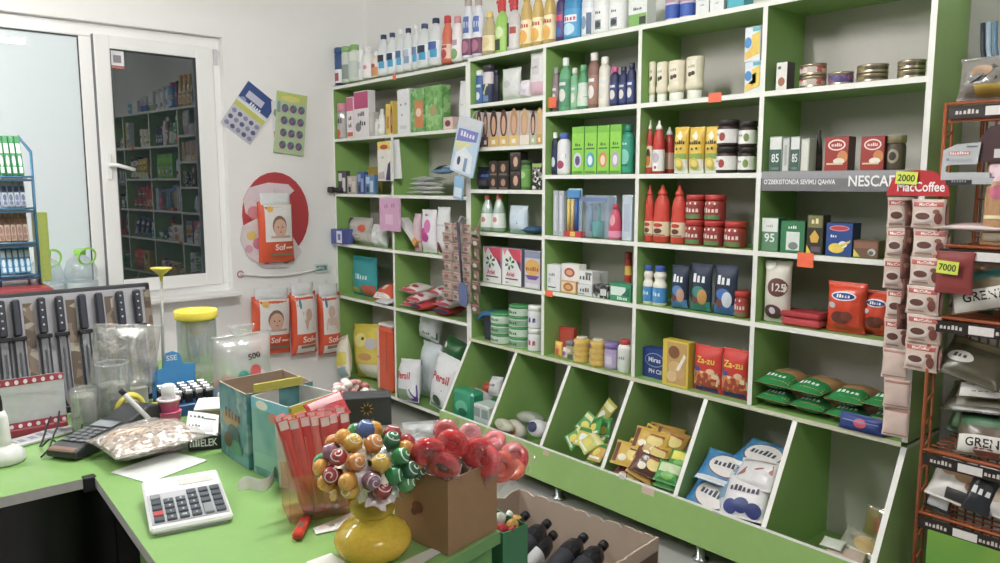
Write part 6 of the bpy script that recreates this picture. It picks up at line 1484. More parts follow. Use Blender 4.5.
tag(r, 'white desk calculator with grey keys lying on the green counter', 'calculator')
# ---- card terminal
a, b = at(66, 458), at(148, 424)
d = (b - a).xy; ang = math.atan2(d.y, d.x)
L = d.length + .03
r = empty('card_terminal', ((a.x + b.x) / 2, (a.y + b.y) / 2, CT), (0, 0, ang - PI / 2))
tm = mat('#34373b', .4)
s = MB()
pf = [(0, .004), (.02, 0), (L - .02, 0), (L, .01), (L, .05), (L - .05, .062), (L * .6, .044), (.03, .03), (0, .02)]
s.poly(pf, -.042, .042, tm, T=Matrix.Translation((0, -L / 2, .0005)) @ Matrix.Rotation(PI / 2, 4, 'Z'))
o = s.build('body', r)
bv = o.modifiers.new('edge', 'BEVEL'); bv.width = .006; bv.segments = 2
def top(u, v): return .03 + (.044 - .03) * ((v - .03) / (L * .6 - .03)) + .0007
T = Matrix.Translation((0, -L / 2 + .03, .0315)) @ Matrix.Rotation(math.atan2(.014, L * .6 - .03), 4, 'X')
for i in range(3):
    for j in range(5):
        MB().box(-.03 + i * .021, -.013 + i * .021, .004 + j * .0155, .0155 + j * .0155, 0, .003, mat('#6a6e72', .5), .001, T=T).build('key', r)
MB().box(-.03, .03, .088, .12, 0, .002, mat('#9aa0a4', .12), .0005, T=T).build('screen', r)
MB().box(-.036, .036, -.032, -.012, -.012, -.004, mat('#8a6a5a', .4), .003, T=T).build('front_slot', r)
tag(r, 'dark grey card payment terminal lying behind the seed bag', 'card terminal')
# ---- bag of seeds on a paper
p = at(140, 458)
o = MB().box(-.075, .075, -.06, .06, 0, .0012, mat('#dfe3e0', .6)).build('paper_sheet'); on(o, Vector((at(168, 468).x - .01, at(168, 468).y + .02, CT)), .35); tag(o, 'white paper slip under the seed bag', 'paper')
_seed[0] += 1
mb, wr_ = pillow(.20, .155, .055, blotch('#c4a890', '#e3d2c0', '#9a7c62', 120, .5, .9), seed=61, z0=-.0775)
o = mb.build('seeds', None)
r = empty('seed_bag', (.505, 1.80, CT + .0355), (0, 0, .12))
o.parent = r; o.rotation_euler = (-PI / 2, 0, 0)
mb, wr_ = pillow(.215, .18, .062, clear('#f8f6f4', .66, .10, .6, bump=1.0, scale=45), seed=62, wr=.22, z0=-.09)
o = mb.build('clear_bag', r); o.rotation_euler = (-PI / 2, 0, 0)
tag(r, 'clear plastic bag of brown seeds lying beside the card terminal', 'seed bag')
# ---- white nozzle bottle, cable, silver sheet at the frame edge
r = empty('glue_bottle', at(4, 462), (0, 0, 0))
MB().lathe([(.038, 0), (.042, .004), (.042, .02), (.030, .032), (.014, .04)], mat('#e6e6e4', .35), 24).build('base', r)
MB().lathe([(.016, .034), (.017, .05), (.014, .10), (.009, .115)], mat('#ececea', .35), 20).build('neck', r)
MB().lathe([(.006, .112), (.006, .135), (.004, .15)], mat('#1d1d1f', .4), 12).build('tip', r)
tag(r, 'white plastic bottle with black tip at the edge of the counter', 'bottle')
k = [at(92, 425), at(84, 432), at(78, 446), at(70, 456), at(52, 452), at(40, 448), at(52, 430), at(62, 423), at(58, 440), at(48, 452), at(40, 460)]
zs_ = [.004, .03, .006, .004, .03, .004, .035, .05, .03, .004, .004]
pts = []
for i in range(len(k) - 1):
    for q in range(6):
        f = q / 6; f2 = f * f * (3 - 2 * f)
        pts.append(((k[i].x + (k[i + 1].x - k[i].x) * f), (k[i].y + (k[i + 1].y - k[i].y) * f), CT + zs_[i] + (zs_[i + 1] - zs_[i]) * f2))
tag(MB().tube(pts, .0022, '#1c1c1e', 6).build('power_cord'), 'thin looped black cable lying before the silver sheet', 'cable')
y_ = 2.13
xl, xr = .0, PY(66, 405, y_).x
zt2, zb2 = PY(60, 373, y_).z, PY(60, 421, y_).z
W_, H_ = xr - xl, zt2 - zb2
r = empty('silver_blister', ((xl + xr) / 2, y_, zb2), (-.1, 0, 0))
MB().box(-W_ / 2, W_ / 2, -.004, .004, 0, H_, mat('#d9dcde', .22, .35), .001).build('card', r)
it = [('r', 0, .86, 1, 1, '#a83a4a'), ('r', 0, 0, 1, .12, '#a83a4a')]
for q in range(22):
    it += [('e', (q + .5) / 22, .93, .011, .045, '#efe6e8'), ('e', (q + .5) / 22, .06, .011, .04, '#efe6e8')]
art(MB(), it, W_, H_, lambda u, v, f: (u, -.004 - f, v)).build('label_print', r)
MB().box(-W_ / 2, W_ / 2, -.01, .02, -(zb2 - CT) + .0005, -.001, mat('#9c3440', .4), .002).build('red_base', r)
tag(r, 'shiny silver sheet with red dotted borders standing before the knife board', 'blister sheet')
o = MB().box(-.09, .09, -.03, .03, 0, .006, '#d4d4d8', .001).build('price_list'); on(o, at(38, 440) + Vector((0, .01, .001)), .35)
art(MB(), [('b', .5, .5, .6, 6, '#9aa0a8', .8)], .18, .06, lambda u, v, f: (u, v - .03, .0062 + f)).build('label_print', o); tag(o, 'pale printed strip lying before the silver sheet', 'paper')
# ---- knife board
y0b, y1b = 2.24, 2.30
BL_ = Vector((.10, y0b, CT + .004)); zt3 = PY(147, 283, y1b).z
Lb = math.hypot(y1b - y0b, zt3 - CT - .004); tb_ = -math.atan2(y1b - y0b, zt3 - CT - .004)
xr = PY(150, 300, y1b).x; Wb = xr - .10
r = empty('knife_display_board', ((xr + .10) / 2, y0b, CT + .006), (tb_, 0, 0))
MB().box(-Wb / 2, Wb / 2, 0, .012, 0, Lb, mat('#3a3a3e', .35), .004).build('board', r)
MB().box(-Wb / 2 + .004, Wb / 2 - .012, -.003, 0, .005, Lb - .012, mat('#a9a8ae', .3), .001).build('card', r)
def ub(px, py):   # along the board
    p = PY(px, py, (y0b + y1b) / 2); return p.x - (xr + .10) / 2
cam_ = blotch('#8a7868', '#6a5a4c', '#b4a898', 45, .45)
m = MB()
for px in (30, 73, 112): m.box(ub(px, 320) - .011, ub(px, 320) + .011, -.0042, -.003, .01, Lb - .03, cam_, .001)
m.box(Wb / 2 - .020, Wb / 2 - .002, -.0042, -.003, .006, Lb - .02, cam_, .001)
m.build('camouflage_strip', r)
tag(r, 'black framed display board of knives leaning behind the counter goods', 'display board')
DK = mat('#3a3c48', .4); SIL = mat('#b9bcc4', .2, .7)
for n_, (px, dots) in enumerate(((2, 1), (17, 0), (43, 1), (61, 1), (84, 0), (101, 0), (122, 1), (139, 1))):
    u = ub(px, 320)
    base = r.location + Vector((u, 0, 0))
    k = empty('knife', base, (tb_, 0, -.0))
    hz = Lb * .62
    MB().box(-.0095, .0095, -.022, -.004, hz + .012, Lb - .018, DK, .004).build('handle', k)
    MB().box(-.017, .017, -.024, -.004, hz, hz + .011, mat('#26272c', .35), .002).build('guard', k)
    MB().poly([(-.0135, hz), (.0135, hz), (.0135, .06), (.004, .006), (-.0135, .03)], -.0075, -.0045, mat('#3c3d44', .35)).build('dark_backing', k)
    o = MB().poly([(-.008, hz), (.008, hz), (.008, .05), (.0, .012), (-.009, .04)], -.012, -.0078, SIL).build('blade', k)
    MB().box(-.002, .003, -.0135, -.0122, .06, hz - .03, mat('#55575f', .4), .0003).build('fuller', o)
    MB().box(-.016, .016, -.02, -.004, .004, .018, mat('#232429', .35), .002).build('sheath_clip', k)
    if dots:
        m = MB()
        for q in range(4): m.sphere((0, -.0225, hz + .035 + q * .019), .0026, mat('#dfe0e4', .3), 8, 6)
        m.build('rivet', k)
    tag(k, ORD[n_] + ' dark handled knife from the outer end of the display board', 'knife', 'knives on the display board')
# ---- containers in the middle
def pt(px, y, pyb=None): return PY(px, 400, y)
def jar_clear(nm, lab, px0, px1, ptop, y, fillc=None, fill=.6, lid=None, ys=1):
    a, b = PY(px0, 400, y), PY(px1, 400, y)
    R = (b.x - a.x) / 2 * .98; H = PY((px0 + px1) / 2, ptop, y).z - CT
    r = empty(nm, ((a.x + b.x) / 2, y, CT + .0005), (0, 0, 0))
    MB().lathe([(R * .95, 0), (R, .005), (R, H * .97), (R * .97, H), (R * .96, H * .97), (R * .96, .01)], clear('#eceff0', .68, .05, .5), 28, cap=False).build('body', r)
    MB().lathe([(R * .95, .0), (R * .95, .003)], clear('#e4e8e8', .5, .1, .4), 28).build('base', r)
    if fillc: MB().lathe([(R * .90, .005), (R * .92, .01), (R * .92, H * fill), (R * .8, H * fill + .006)], fillc, 24).build('contents', r)
    return tag(r, lab, 'jar'), R, H
jar_clear('clear_tub', 'clear tub with pale green and pink packets inside beside the silver sheet', 70, 97, 388, 2.06, blotch('#9fb08c', '#c8c4b0', '#c9a89c', 28, .4), .8)
jar_clear('clear_jar', 'tall clear jar of small beige packets under crumpled film', 97, 131, 362, 2.09, blotch('#b9b4a2', '#d9d6c8', '#9a9684', 60, .4), .62)
_seed[0] += 1
mb, wr_ = pillow(.17, .17, .09, clear('#f2f2f0', .64, .12, .5, bump=1.0, scale=40), seed=77, wr=.35, top=.7)
o = mb.build('film_bag', None, (PY(122, 380, 2.16).x, 2.165, CT + .07), (.05, .15, 0)); tag(o, 'crumpled clear film bag slumped over the tall jar before the knives', 'film bag')
o2 = MB().box(-.06, .06, -.03, .03, 0, .069, mat('#b9b8ae', .4), .004).build('carton_box'); on(o2, Vector((PY(122, 380, 2.16).x, 2.175, CT))); tag(o2, 'pale carton under the crumpled film bag', 'box')
# tape roll with pen
c = at(131, 424); 
r = empty('tape_roll', (c.x, c.y + .01, CT + .0005), (0, 0, .15))
MB().torus((0, 0, .040), .031, .0095, mat('#e0d436', .35), 32, 10, flat=1.6).build('tape', r)
MB().lathe([(.021, -.014), (.024, -.014), (.024, .014), (.021, .014)], mat('#cdbf8a', .5), 28, cap=False, T=Matrix.Translation((0, 0, .040)) @ Matrix.Rotation(PI / 2, 4, 'X')).build('core', r)
tag(r, 'yellow roll of tape standing on edge before the blue lighter display', 'tape roll')
a, b = PY(124, 394, 1.93), PY(149, 419, 1.90)
r = empty('marker_pen', a, (0, 0, 0)); dv = b - a
MB().tube([(0, 0, 0), dv * .2, dv], [.0055, .006, .0055], mat('#e4e6e8', .3), 10).build('barrel', r)
MB().tube([-dv * .16, dv * .02], [.0062, .0062], mat('#23222c', .4), 10).build('cap', r)
tag(r, 'white marker pen with dark cap leaning through the yellow tape roll', 'pen')
c = at(158, 424)
o = MB().box(-.022, .018, -.02, .02, 0, .045, mat('#d9c82e', .4), .003).build('tape_box'); on(o, c + Vector((0, .03, 0)), .1)
MB().box(-.0222, .0182, -.0202, .0202, .016, .0445, mat('#62b4ae', .4), .003).build('teal_band', o); tag(o, 'small teal and yellow box between tape roll and pink cups', 'box')
# pink cups
c = at(170, 423); PK = mat('#d9568f', .38)
r = empty('cup_holder', (c.x, c.y, CT + .0005), (0, 0, 0))
MB().lathe([(.022, 0), (.026, .004), (.029, .03), (.030, .032), (.026, .033)], PK, 24).build('lower_cup', r)
MB().lathe([(.020, .03), (.023, .033), (.026, .058), (.028, .062), (.025, .063), (.021, .04)], PK, 24).build('upper_cup', r)
MB().lathe([(.0285, .060), (.0285, .064), (.026, .066), (.0245, .064)], mat('#ead9e0', .4), 24).build('rim', r)
MB().lathe([(.0165, .05), (.0165, .098), (.012, .101)], mat('#dcdcde', .5), 20).build('white_roll', r)
tag(r, 'stacked pink cups holding a white roll before the blue lighter display', 'cup')
# blue lighter display
y_ = 2.16
a, b = PY(152.5, 380, y_), PY(195, 380, y_)
W_ = b.x - a.x; zt4 = PY(175, 351, y_).z; zs4 = PY(172, 366, y_).z; zb4 = PY(172, 394, y_).z
r = empty('lighter_display', ((a.x + b.x) / 2, y_, CT + .0005), (0, 0, -.1))
BLU = mat('#3a96d6', .35)
MB().poly([(-W_ / 2, 0), (W_ / 2, 0), (W_ / 2, zs4 - CT), (.22 * W_, zs4 - CT + .004), (.16 * W_, zt4 - CT - .008), (0, zt4 - CT), (-.16 * W_, zt4 - CT - .004), (-.24 * W_, zs4 - CT - .004), (-W_ / 2, zs4 - CT - .012)], 0, .004, BLU).build('back_card', r)
art(MB(), [('t', .47, .88, .10, 'SSE', '#dfeaf6', .4), ('r', .1, .45, .12, .75, '#2470ae')], W_, zt4 - CT, lambda u, v, f: (u, -f, v)).build('lettering', r)
MB().box(-W_ / 2, W_ / 2 + .05, -.13, -.001, 0, .030, mat('#1f4f86', .4), .002).build('tray', r)
tag(r, 'blue counter display with rounded back card and lettering holding lighters', 'lighter display')
q = 0
for i in range(5):
    for j in range(4):
        q += 1
        ll = empty('lighter', Matrix.Translation(r.location) @ r.rotation_euler.to_matrix().to_4x4() @ Vector((-W_ / 2 + .016 + i * .026, -.018 - j * .030, .0305)), (0, 0, -.1))
        MB().box(-.0095, .0095, -.005, .005, 0, .024, mat(['#1d1f26', '#23252c', '#1b1b22', '#2a2c38', '#1f2026'][i], .3), .002).build('body', ll)
        MB().box(-.009, .009, -.0052, .0052, .0242, .034, mat('#e2e3e6', .25, .6), .001).build('metal_top', ll)
        tag(ll, ORD[j] + ' dark lighter from the back in the ' + ORD[i] + ' row of the blue display', 'lighter', 'lighters in the blue display')
# white box, lighter box
c = at(212, 422)
o = MB().box(-.05, .05, -.05, .05, 0, .055, '#c9a98a', .002).box(-.052, .052, -.052, .052, .0552, .062, '#ecebe8', .002).build('carton_box'); on(o, Vector((PZ(214, 410, CT + .05).x + .018, PZ(214, 410, CT + .05).y + .02, CT + .0005)), -.45)
tag(o, 'brown carton with white top between the lighters and the teal box', 'box')
c = at(207, 445)
r = empty('lighter_box', (c.x, c.y + .01, CT + .0005), (0, 0, -.35))
MB().box(-.036, .036, -.045, .045, 0, .034, mat('#1f2024', .4), .002).build('body', r)
art(MB(), [('t', .62, .5, .5, 'ELEK', '#e6e6e8', .5), ('t', .2, .5, .5, 'GAZ', '#e6e6e8', .3)][:1] + [('b', .2, .5, .5, 4, '#e6e6e8', .32)], .072, .034, lambda u, v, f: (u, -.045 - f, v)).build('lettering', r)
m = MB().box(-.035, .035, -.05, .05, 0, .0025, '#ebebec', .0005, T=Matrix.Translation((-.004, .004, .048)) @ Matrix.Rotation(.25, 4, 'Y') @ Matrix.Rotation(.2, 4, 'X'))
o = m.build('lid', r)
T = Matrix.Translation((-.004, .004, .048)) @ Matrix.Rotation(.25, 4, 'Y') @ Matrix.Rotation(.2, 4, 'X')
art(MB(), [('b', .3, .75, .12, 4, '#4b4b50', .5), ('r', .5, .1, .85, .62, '#cfd0d4'), ('b', .25, .3, .1, 4, '#6a6a70', .4), ('r', .45, .68, .9, .72, '#5a5a60')], .07, .10, lambda u, v, f: tuple(T @ Vector((u, v - .05, .0027 + f)))).build('label_print', o)
tag(r, 'small black box with white printed lid and lettering before the teal box', 'box')
# balloon stick, clear jar with yellow lid, marked bag
y_ = 2.27
a = PY(163, 350, y_)
r = empty('balloon_stick', (a.x - .004, y_, CT + .0005), (0, .03, 0))
hh = PY(160, 271, y_).z - CT
MB().tube([(0, 0, 0), (0, 0, hh)], .0042, mat('#b9b8b2', .35), 10).build('stick', r)
MB().lathe([(.004, hh - .03), (.006, hh - .012), (.013, hh - .006), (.028, hh + .006), (.029, hh + .009), (.012, hh + .002), (.002, hh + .001)], mat('#e6cf36', .35), 20).build('cup', r)
tag(r, 'grey balloon stick with yellow cup standing before the window', 'balloon stick')
y_ = 2.35
j_, R_, H_ = jar_clear('clear_jar', 'wide clear jar with bright yellow lid before the windowsill', 180.5, 219, 318, y_, blotch('#c9b4ac', '#dcd4cc', '#b48a84', 30, .4), .22)
MB().lathe([(R_ * .94, H_ - .001), (R_ * 1.08, H_ + .001), (R_ * 1.10, H_ + .006), (R_ * 1.10, H_ + .024), (R_ * 1.07, H_ + .026), (R_ * 1.04, H_ + .012), (R_ * .95, H_ + .004)], mat('#f4da1c', .3), 30, cap=False).lathe([(R_ * .95, H_ + .004), (R_ * .78, H_ - .012), (R_ * .36, H_ - .040), (R_ * .30, H_ - .052)], mat('#efbf1a', .3), 30).build('lid', j_)
y_ = 2.02
a, b = PY(212, 370, y_), PY(272, 370, y_)
W_ = b.x - a.x; H_ = PY(240, 326, y_).z - CT - .0
_seed[0] += 1
r = empty('sweet_bag', ((a.x + b.x) / 2, y_, CT + .001), (0, 0, 0))
cols = ['#d9565c', '#3f8f86', '#4a86c8', '#e3b0b4', '#e9e4e2', '#c9485a', '#8fb0d8', '#6a3f86', '#e6cf6a']
q_ = random.Random(5)
for k in range(34):
    u, v, w = q_.uniform(-.4, .4) * W_, q_.uniform(-.022, .022), .02 + abs(q_.gauss(0, .5)) * .05
    w = min(w, H_ * .6)
    MB().sphere((u, v, w), .014, mat(cols[k % 9], .35), 10, 7).build('sweet', r)
mb, wr_ = pillow(W_, H_ * .9, .085, clear('#f3f3f4', .52, .07, .4, bump=.6, scale=25), seed=81, wr=.15)
o = mb.build('clear_bag', r)
mb = MB(); art(mb, [('t', .60, .72, .085, '500', '#26262a', .3, .18), ('e', .40, .48, .085, .07, '#2f8a7c'), ('e', .62, .52, .09, .075, '#d9555c')], W_, H_ * .9, wr_, .002); mb.build('label_print', r)
MB().lathe([(.025, 0), (.03, .012), (.04, .03)], clear('#f3f3f4', .6, .08, .5, bump=.6), 12, .5, cap=False, T=Matrix.Translation((.0, 0, H_ * .87))).build('tied_neck', r)
tag(r, 'clear bag of coloured sweets with handwritten price behind the teal box', 'sweet bag')
# ---- teal open boxes
def open_box(nm, lab, corners, z1, outer, inner, fl=None, th=.003, cat='box', extra=None):
    r = empty(nm, (sum(c[0] for c in corners) / 4, sum(c[1] for c in corners) / 4, CT + .0005))
    P_ = [Vector((c[0] - r.location.x, c[1] - r.location.y)) for c in corners]
    H = z1 - CT
    for k in range(4):
        a, b = P_[k], P_[(k + 1) % 4]
        d = (b - a).normalized(); n = Vector((-d.y, d.x))
        q = [a, b, b + n * th, a + n * th]
        m = MB(); vs = [(p.x, p.y, z) for z in (0, H) for p in q]
        m.add(vs, [(0, 1, 5, 4)], outer[k]); m.add(vs, [(1, 2, 6, 5), (3, 0, 4, 7)], outer[k]); m.add(vs, [(2, 3, 7, 6), (4, 5, 6, 7), (3, 2, 1, 0)], inner)
        o = m.build('side', r)
        if extra and k in extra:
            Wk = (b - a).length
            art(MB(), extra[k], Wk, H, lambda u, v, f: ((a + b).x / 2 + d.x * u - n.x * f, (a + b).y / 2 + d.y * u - n.y * f, v)).build('label_print', o)
    m = MB(); m.add([(p.x, p.y, .002) for p in P_] + [(p.x, p.y, 0) for p in P_], [(0, 1, 2, 3), (7, 6, 5, 4)], inner); m.build('bottom', r)
    return tag(r, lab, cat), P_, H
TEAL = blotch('#5f9a9c', '#3f7f86', '#8fb4ac', 18, .4, kind='noise')
tp_ = [('e', .4, .55, .3, .12, '#a88a4c'), ('b', .5, .62, .14, 5, '#4a3a26', .6), ('e', .5, .36, .22, .14, '#3a5f5c'), ('e', .6, .2, .2, .1, '#4a8a66'), ('e', .3, .25, .15, .1, '#6a5a3c')]
# corners run anticlockwise: near end of the left face first
open_box('teal_box', 'open teal printed box with brown inside behind the wrapped straws', [(.632, 1.552), (.79, 1.56), (.79, 1.71), (.632, 1.702)], CT + .165, [TEAL, TEAL, TEAL, TEAL], mat('#b39a84', .6), extra={3: tp_})
TE2 = blotch('#7fb8ae', '#4f9a9a', '#a9d0bc', 9, .35, kind='noise')
rb, P_, H_ = open_box('teal_box', 'open pale teal box with yellow front beside the red sticks', [(.657, 1.405), (.785, 1.445), (.755, 1.575), (.636, 1.535)], CT + .165, [mat('#d9d62a', .4), TE2, TE2, TE2], mat('#c6c5c0', .5), extra={3: [('r', 0, .86, 1, 1, '#6fc0d4'), ('e', .3, .92, .16, .06, '#e8e6d8'), ('e', .6, .8, .12, .06, '#d98a6a'), ('r', .05, .1, .9, .3, '#8fc4b4')], 0: [('r', .02, .02, .06, .98, '#5fae3c'), ('b', .4, .74, .08, 6, '#d99a3a', .5), ('r', .1, .86, .4, .92, '#e6e04a')]})
MB().box(-.06, .05, .055, .06, H_ + .001, H_ + .02, mat('#c9c23e', .4), .001).build('yellow_flap', rb)
wf = MB().box(-.0, .004, -.02, .02, 0, .14, mat('#e0e0de', .5), .001).build('white_flap', rb, (-.062, -.092, .002), (0, -.05, .5))
# curled receipt
k = [(237, 496), (246, 491), (256, 493), (266, 494), (274, 487), (276, 478), (268, 470)]
vs = []; fs = []
for i, (px, py) in enumerate(k):
    p = at(px, py)
    h = [.006, .012, .002, .002, .01, .02, .028][i]
    vs += [(p.x, p.y, CT + .001 + h * .4), (p.x + .004, p.y + .006, CT + .026 + h * .5)]
fs = [(2 * i, 2 * i + 2, 2 * i + 3, 2 * i + 1) for i in range(len(k) - 1)]
o = MB().add(vs, fs, mat('#e6e7e5', .6), True).build('receipt_strip'); so = o.modifiers.new('thick', 'SOLIDIFY'); so.thickness = .0008
sb_ = o.modifiers.new('smooth', 'SUBSURF'); sb_.levels = sb_.render_levels = 2
tag(o, 'curled white receipt strip at the foot of the teal box', 'receipt')
# ---- red sticks in an orange clear tray
c = at(322, 512)
r = empty('stick_tray', (.652, 1.275, CT + .0005), (0, 0, -.28))
TR = clear('#fff0e6', .86, .06, .6)
m = MB(); R1, R2, R3 = .062, .045, .085
for (x0, x1, y0, y1) in ((-R1, R1, -R2, -R2 + .002), (-R1, R1, R2 - .002, R2), (-R1, -R1 + .002, -R2, R2), (R1 - .002, R1, -R2, R2)):
    m.box(x0, x1, y0, y1, 0, R3, TR)
m.box(-R1, R1, -R2, R2, 0, .002, TR); m.build('tray', r)
tag(r, 'clear orange tray holding red stick packs on the counter', 'tray')
q_ = random.Random(3)
for k in range(14):
    i, j = k % 7, k // 7
    u = -.047 + i * .0155; v = -.022 + j * .034
    cR = mat(['#d94a48', '#e05c5c', '#cf3f3d', '#e47470'][k % 4], .3)
    p = Matrix.Translation(r.location) @ r.rotation_euler.to_matrix().to_4x4() @ Vector((u, v, .105))
    lean = 0
    _seed[0] += 1
    mb, wr_ = pillow(.021, .178, .014, cR, seed=_seed[0], nx=6, nz=10, wr=.05, z0=-.097)
    o = mb.build('stick_pack', None, p, (q_.uniform(-.12, .1) - .05 * j, -.24 + i * .035 + q_.uniform(-.05, .05), -.28 + q_.uniform(-.4, .4)))
    art(MB(), [('r', .15, .9, .9, .99, '#ecd2d0'), ('r', .2, .1, .35, .8, '#e0706a')], .021, .178, lambda u_, v_, f: wr_(u_, v_, f)[:2] + (v_ - .097,), .001).build('label_print', o)
    tag(o, ORD[i] + ' red stick pack from the teal box in the ' + ('front' if j == 0 else 'rear') + ' row of the tray', 'stick pack', 'red stick packs in the tray')
packet('stick_pack', 'stick pack', 'wide glossy red packet lying across the tops of the stick packs', PY(327, 409, 1.335), .08, .05, .022, (-.6, -.25, -.2), mat('#d24548', .25), [('r', .1, .6, .95, .95, '#e6b0b4')])
# ---- small things at the front
a, b = at(297, 541), at(309, 518)
d = (b - a).xy
r = empty('pocket_lighter', (a.x, a.y, CT + .0008), (0, 0, math.atan2(d.y, d.x)))
MB().box(0, d.length * .78, -.009, .009, 0, .013, mat('#cf3524', .3), .003).build('body', r)
MB().box(d.length * .785, d.length + .004, -.0085, .0085, .001, .012, mat('#5a6a5c', .3, .5), .002).build('metal_top', r)
art(MB(), [('r', .35, .25, .6, .75, '#6a5a4c')], d.length * .78, .018, lambda u, v, f: (u + d.length * .39, v - .009, .013 + f)).build('label_print', r)
tag(r, 'red plastic lighter lying on the green counter', 'lighter')
def slip(lab, pts, col='#e3e4e2', pr=None):
    vs = [at(px, py) for px, py in pts]
    cen = sum(vs, Vector()) / len(vs)
    lo = [(v.x - cen.x, v.y - cen.y, .0006) for v in vs]; hi = [(v[0], v[1], .0018) for v in lo]
    n = len(vs)
    nz = sum(lo[i][0] * lo[(i + 1) % n][1] - lo[(i + 1) % n][0] * lo[i][1] for i in range(n))
    if nz < 0: lo.reverse(); hi.reverse()
    m = MB().add(lo + hi, [tuple(range(n, 2 * n)), tuple(reversed(range(n)))] + [(i, (i + 1) % n, n + (i + 1) % n, n + i) for i in range(n)], mat(col, .6))
    o = m.build('paper_slip', None, (cen.x, cen.y, CT))
    if pr:
        m = MB()
        for (px, py, s_) in pr:
            p = at(px, py) - cen; m.sphere((p.x, p.y, .0018), s_, '#8f979a', 10, 4, (1, .6, .08))
        m.build('label_print', o)
    return tag(o, lab, 'paper')
slip('white paper slip with grey mark beside the red lighter', [(313, 529), (316, 535), (335, 531), (357, 523), (352, 513), (336, 520)], pr=[(332, 526, .006)])
slip('white paper slip at the near edge under the yellow jar', [(306, 563), (331, 554), (345, 563), (330, 575)])
slip('long grey white paper strip lying between yellow jar and brown box', [(395, 566), (432, 549), (441, 553), (404, 575)], '#c9cac4')
# ---- dark boxes with a sunflower
def sunbox(lab, px0, px1, pt0, y, D=.06, col='#35363c', fl='#e0a81e'):
    a, b = PY(px0, 410, y), PY(px1, 410, y); H = PY((px0 + px1) / 2, pt0, y).z - CT
    W = b.x - a.x
    o = MB().box(-W / 2, W / 2, -D / 2, D / 2, 0, H, mat(col, .35), .002).build('seed_box', None, ((a.x + b.x) / 2, y + D / 2, CT + .0005), (0, 0, -.5))
    it = []
    for q in range(9):
        t0 = 2 * PI * q / 9
        it.append(('p', [(.5 + .05 * math.cos(t0 - .3), .80 + .045 * math.sin(t0 - .3)), (.5 + .15 * math.cos(t0), .80 + .13 * math.sin(t0)), (.5 + .05 * math.cos(t0 + .3), .80 + .045 * math.sin(t0 + .3))], fl))
    it += [('e', .5, .80, .07, .06, '#2c2622'), ('b', .5, .61, .05, 7, '#8a7a50', .3), ('r', .66, .4, .95, .5, '#a9aaae'), ('r', .1, .1, .5, .2, '#55565e')]
    art(MB(), it, W, H, lambda u, v, f: (u, -D / 2 - f, v)).build('label_print', o)
    return tag(o, lab, 'seed packet')
sunbox('grey seed box with pale sunflower partly behind the darker one', 323, 354, 402, 1.55, col='#5a5c66', fl='#d9c9a0')
sunbox('dark grey seed box with golden sunflower behind the lollipop jar', 352, 394, 397, 1.47)
c = PY(347, 384, 1.70)
_seed[0] += 1
r = empty('sweet_bag', (c.x, 1.70, CT + .001))
zt5 = c.z - CT
MB().box(-.06, .06, -.04, .05, 0, max(.04, zt5 - .03), mat('#c9c4be', .5), .004).build('carton', r)
for k in range(26):
    a_ = q_.uniform(0, 6.28); d_ = q_.uniform(.0, .055)
    MB().sphere((d_ * math.cos(a_), d_ * .7 * math.sin(a_), zt5 - .02 + q_.uniform(0, .03) * (1 - d_ / .07)), .013, mat(['#e6dad6', '#c98a84', '#e0d2cc', '#b46a62'][k % 4], .35), 8, 6, (1, .8, .7)).build('sweet', r)
tag(r, 'carton heaped with white and red wrapped sweets below the nappy packs', 'sweets carton')
# crumpled clear bags
for k, (px, py, y, W_, H_, lab) in enumerate(((420, 424, 1.36, .13, .085, 'crumpled clear bag standing behind the red rings'), (407, 434, 1.28, .10, .085, 'crumpled clear bag behind the lollipops'))):
    c = PY(px, py, y); _seed[0] += 1
    mb, wr_ = pillow(W_, H_, .07, clear('#f4f6f8', .38, .1, .3, bump=1.0, scale=35), seed=_seed[0], wr=.4, top=.8)
    o = mb.build('clear_bag', None, (c.x, y, CT + .001), (-.1, .2 - .3 * k, .2)); tag(o, lab, 'bag')
# ---- yellow jar with wrapped lollipops
JX, JY = .634, 1.055
r = empty('lollipop_jar', (JX, JY, CT + .0005))
YM = bpy.data.materials.new('yellow_plastic'); YM.use_nodes = True
b_ = YM.node_tree.nodes['Principled BSDF']
b_.inputs['Base Color'].default_value = rgb('#f2c60c'); b_.inputs['Roughness'].default_value = .12
b_.inputs['Transmission Weight'].default_value = .35; b_.inputs['IOR'].default_value = 1.3
n_ = YM.node_tree.nodes.new('ShaderNodeTexNoise'); n_.inputs['Scale'].default_value = 18
rp_ = YM.node_tree.nodes.new('ShaderNodeValToRGB'); rp_.color_ramp.elements[0].color = rgb('#f0bc10'); rp_.color_ramp.elements[1].color = rgb('#ffe63a')
YM.node_tree.links.new(n_.outputs['Fac'], rp_.inputs[0]); YM.node_tree.links.new(rp_.outputs[0], b_.inputs['Base Color'])
MB().lathe([(.028, 0), (.044, .002), (.055, .009), (.062, .020), (.0635, .028), (.061, .038), (.052, .049), (.040, .057), (.031, .062), (.029, .070)], YM, 40).build('base', r)
MB().lathe([(.029, .070), (.034, .073), (.037, .079), (.037, .088), (.033, .094), (.029, .099), (.029, .107)], YM, 36).build('collar', r)
MB().lathe([(.029, .107), (.032, .112), (.042, .122), (.052, .138), (.056, .152), (.0555, .153), (.049, .138), (.039, .125), (.027, .115)], YM, 36, cap=False).build('bowl', r)
tag(r, 'yellow pedestal jar full of wrapped lollipops on the counter', 'lollipop jar')
